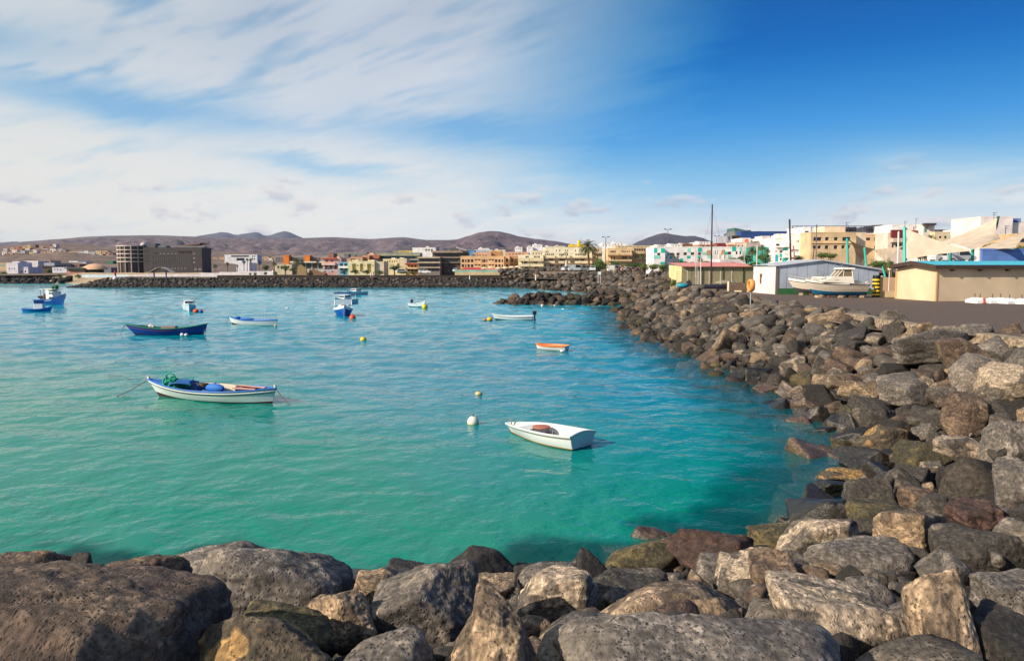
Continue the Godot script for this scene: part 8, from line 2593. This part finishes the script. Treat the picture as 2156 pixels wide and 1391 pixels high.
func people_cars() -> void:
	for q in [[1213, 571, 206, [206, 214, 214], true, 0.15, "white van with blue green windows, left end of the parked row"], [1236, 571, 206, [150, 150, 156], false, 0.2, "grey car with dark windows beside the white van"], [1252, 571, 206, [206, 206, 210], false, 1.2, "silver car half hidden behind the white sign board"], [1296, 573, 196, [236, 232, 226], true, 0.1, "white pickup like van below the double headed lamp"], [1328, 574, 194, [190, 190, 192], false, 0.3, "pale grey car behind the group of people"], [1356, 574, 192, [120, 126, 134], false, 0.2, "dark grey car with its nose to the right, past the group of people"], [1374, 574, 190, [40, 46, 54], false, 0.2, "black car tucked behind the dark grey one"], [1393, 574, 184, [226, 234, 232], true, 0.4, "white and green van nearest the panelled shed"], [894, 576, 262, [236, 236, 236], false, 0.0, "white car in front of the dark modern block"], [965, 573, 270, [190, 196, 206], false, 0.9, "silver car at the corner of the peach hotel"], [846, 575, 278, [206, 214, 222], false, 0.4, "pale car before the small yellow and red restaurant"], [1199, 571, 208, [196, 190, 200], false, 0.5, "lilac grey car beside the monument"], [692, 573, 282, [220, 224, 226], false, 0.2, "white car in front of the pink house"], [1990, 552, 105, [206, 212, 216], false, 0.2, "light car roof showing above the turquoise hut roof, left"], [2017, 553, 104, [196, 200, 204], true, 0.1, "light van roof showing above the turquoise hut roof, right"]]:
		car(q[6], q[0], q[1], q[2], q[3], q[4], q[5])
	var who := [[1304, 575, 190, [30, 50, 110], [40, 44, 60], 0, "person in a dark blue top standing by the white van above the boulders", 0.4], [1311, 575, 190, [160, 70, 50], [60, 50, 46], 1, "person in a red brown top right of the one in dark blue", 2.0], [1325, 576, 188, [40, 44, 70], [80, 76, 74], 0, "person in dark clothes left in the group before the pale grey car", 1.0], [1329, 576, 188, [90, 40, 60], [40, 40, 50], 1, "person in a wine red top in the group before the pale grey car", -0.6], [1342, 576, 187, [24, 34, 80], [30, 34, 50], 0, "person in navy clothes at the left of the pair by the dark grey car", 0.2], [1347, 576, 187, [120, 60, 50], [50, 50, 70], 1, "person in a rust red top in the pair by the dark grey car", 2.6], [1350, 576, 187, [34, 40, 60], [36, 36, 44], 0, "person in black right of the pair by the dark grey car", -1.4], [780.5, 584.5, 222, [226, 214, 210], [214, 200, 196], 0, "person in white walking on the breakwater, left of two", 1.5], [786, 584.5, 222, [214, 130, 120], [206, 160, 150], 1, "person in pink walking on the breakwater, right of two", 1.5], [574, 579, 236, [230, 226, 226], [226, 222, 222], 1, "person in white near the end of the white wall", -1.0], [1100, 580, 232, [96, 70, 50], [60, 50, 44], 0, "person in brown on the terrace before the stepped apartments", 0.4], [1106, 578, 236, [60, 62, 70], [40, 40, 44], 1, "person in grey beside the one in brown on the terrace", 2.2]]
	var kinds := {}
	for q in who:
		var t := thing("person", q[6], "person", at(q[0], q[1], q[2]), q[7], "people on the waterfront")
		part("body", person_mesh(lin(q[3][0], q[3][1], q[3][2]), lin(q[4][0], q[4][1], q[4][2]), lin(40, 30, 26), q[5]), M.skin, t)

func stone_textures() -> void:   # tone and relief of weathered basalt: grain, clustered pits, hairline cracks
	var n := 1024
	var lay := []
	for q in [[FastNoiseLite.TYPE_SIMPLEX_SMOOTH, 0.012, 6, 21], [FastNoiseLite.TYPE_CELLULAR, 0.03, 1, 22], [FastNoiseLite.TYPE_SIMPLEX_SMOOTH, 0.008, 2, 23], [FastNoiseLite.TYPE_CELLULAR, 0.007, 1, 24], [FastNoiseLite.TYPE_SIMPLEX_SMOOTH, 0.16, 2, 25], [FastNoiseLite.TYPE_CELLULAR, 0.085, 1, 26]]:
		var f := FastNoiseLite.new()
		f.noise_type = q[0]
		f.frequency = q[1]
		f.seed = q[3]
		f.fractal_octaves = q[2]
		if q[2] == 1: f.fractal_type = FastNoiseLite.FRACTAL_NONE
		if q[3] == 24:
			f.cellular_return_type = FastNoiseLite.RETURN_DISTANCE2_SUB
			f.domain_warp_enabled = true
			f.domain_warp_amplitude = 40.0
		lay.append(f.get_seamless_image(n, n).get_data())
	var a := PackedByteArray()
	var h := PackedByteArray()
	a.resize(n * n)
	h.resize(n * n)
	for i in n * n:
		var base: float = lay[0][i] / 255.0
		var where: float = lay[2][i] / 255.0
		var fine: float = lay[4][i] / 255.0
		var pit: float = smoothstep(0.30, 0.10, lay[1][i] / 255.0) * smoothstep(0.42, 0.62, where)
		var pit2: float = smoothstep(0.34, 0.14, lay[5][i] / 255.0) * smoothstep(0.60, 0.40, where) * 0.6
		var crack: float = smoothstep(0.045, 0.0, lay[3][i] / 255.0) * smoothstep(0.5, 0.62, base)
		a[i] = int(clampf(0.52 + 0.62 * (base - 0.5) + 0.24 * (fine - 0.5) + 0.26 * smoothstep(0.6, 0.8, where) - 0.42 * pit - 0.25 * pit2 - 0.4 * crack + 0.18, 0.1, 1.0) * 255)
		h[i] = int(clampf(0.5 + 0.5 * (base - 0.5) + 0.14 * (fine - 0.5) - 0.4 * pit - 0.16 * pit2 - 0.35 * crack + 0.15, 0, 1) * 255)
	T.stone_a = ImageTexture.create_from_image(Image.create_from_data(n, n, false, Image.FORMAT_L8, a))
	T.stone_h = ImageTexture.create_from_image(Image.create_from_data(n, n, false, Image.FORMAT_L8, h))
func textures() -> void:
	noi.noise_type = FastNoiseLite.TYPE_SIMPLEX_SMOOTH
	noi.frequency = 0.01
	noi.fractal_octaves = 3
	noi.seed = 5
	noj.noise_type = FastNoiseLite.TYPE_SIMPLEX_SMOOTH
	noj.frequency = 0.01
	noj.fractal_octaves = 4
	noj.seed = 9
	T.wear = noise_tex(0.01, 5, grey(0.9), grey(1.0), 3, 512)
	T.soil = noise_tex(0.01, 6, grey(0.62), grey(1.0), 4)
	T.asphalt = noise_tex(0.02, 6, grey(0.78), grey(1.0), 6)
	T.fine = noise_tex(0.12, 3, Color.BLACK, Color.WHITE, 7)
	stone_textures()
	T.rock = noise_tex(0.012, 7, grey(0.5), grey(1.0), 8, 1024, FastNoiseLite.TYPE_SIMPLEX_SMOOTH, 0.2, 0.72)
	T.rough = noise_tex(0.03, 6, Color.BLACK, Color.WHITE, 10, 1024, FastNoiseLite.TYPE_SIMPLEX_SMOOTH, 0.1, 0.9)
	var wn := noise_tex(0.0098, 6, Color.BLACK, Color.WHITE, 12, 2048)
	wn.as_normal_map = true
	wn.bump_strength = 8.0
	T.wave_n = wn
	var im := Image.create(4, 4, false, Image.FORMAT_RGB8)
	im.fill(Color.WHITE)
	T.white = ImageTexture.create_from_image(im)

func _ready() -> void:
	rng.seed = 2024
	textures()
	camera_sky_sun()
	ground_all()
	hills_all()
	boulders_all()
	town_left()
	town_middle()
	town_right()
	quay_all()
	greens_all()
	M.skin = mat(Color.WHITE, 0.8)
	boats_all()
	people_cars()
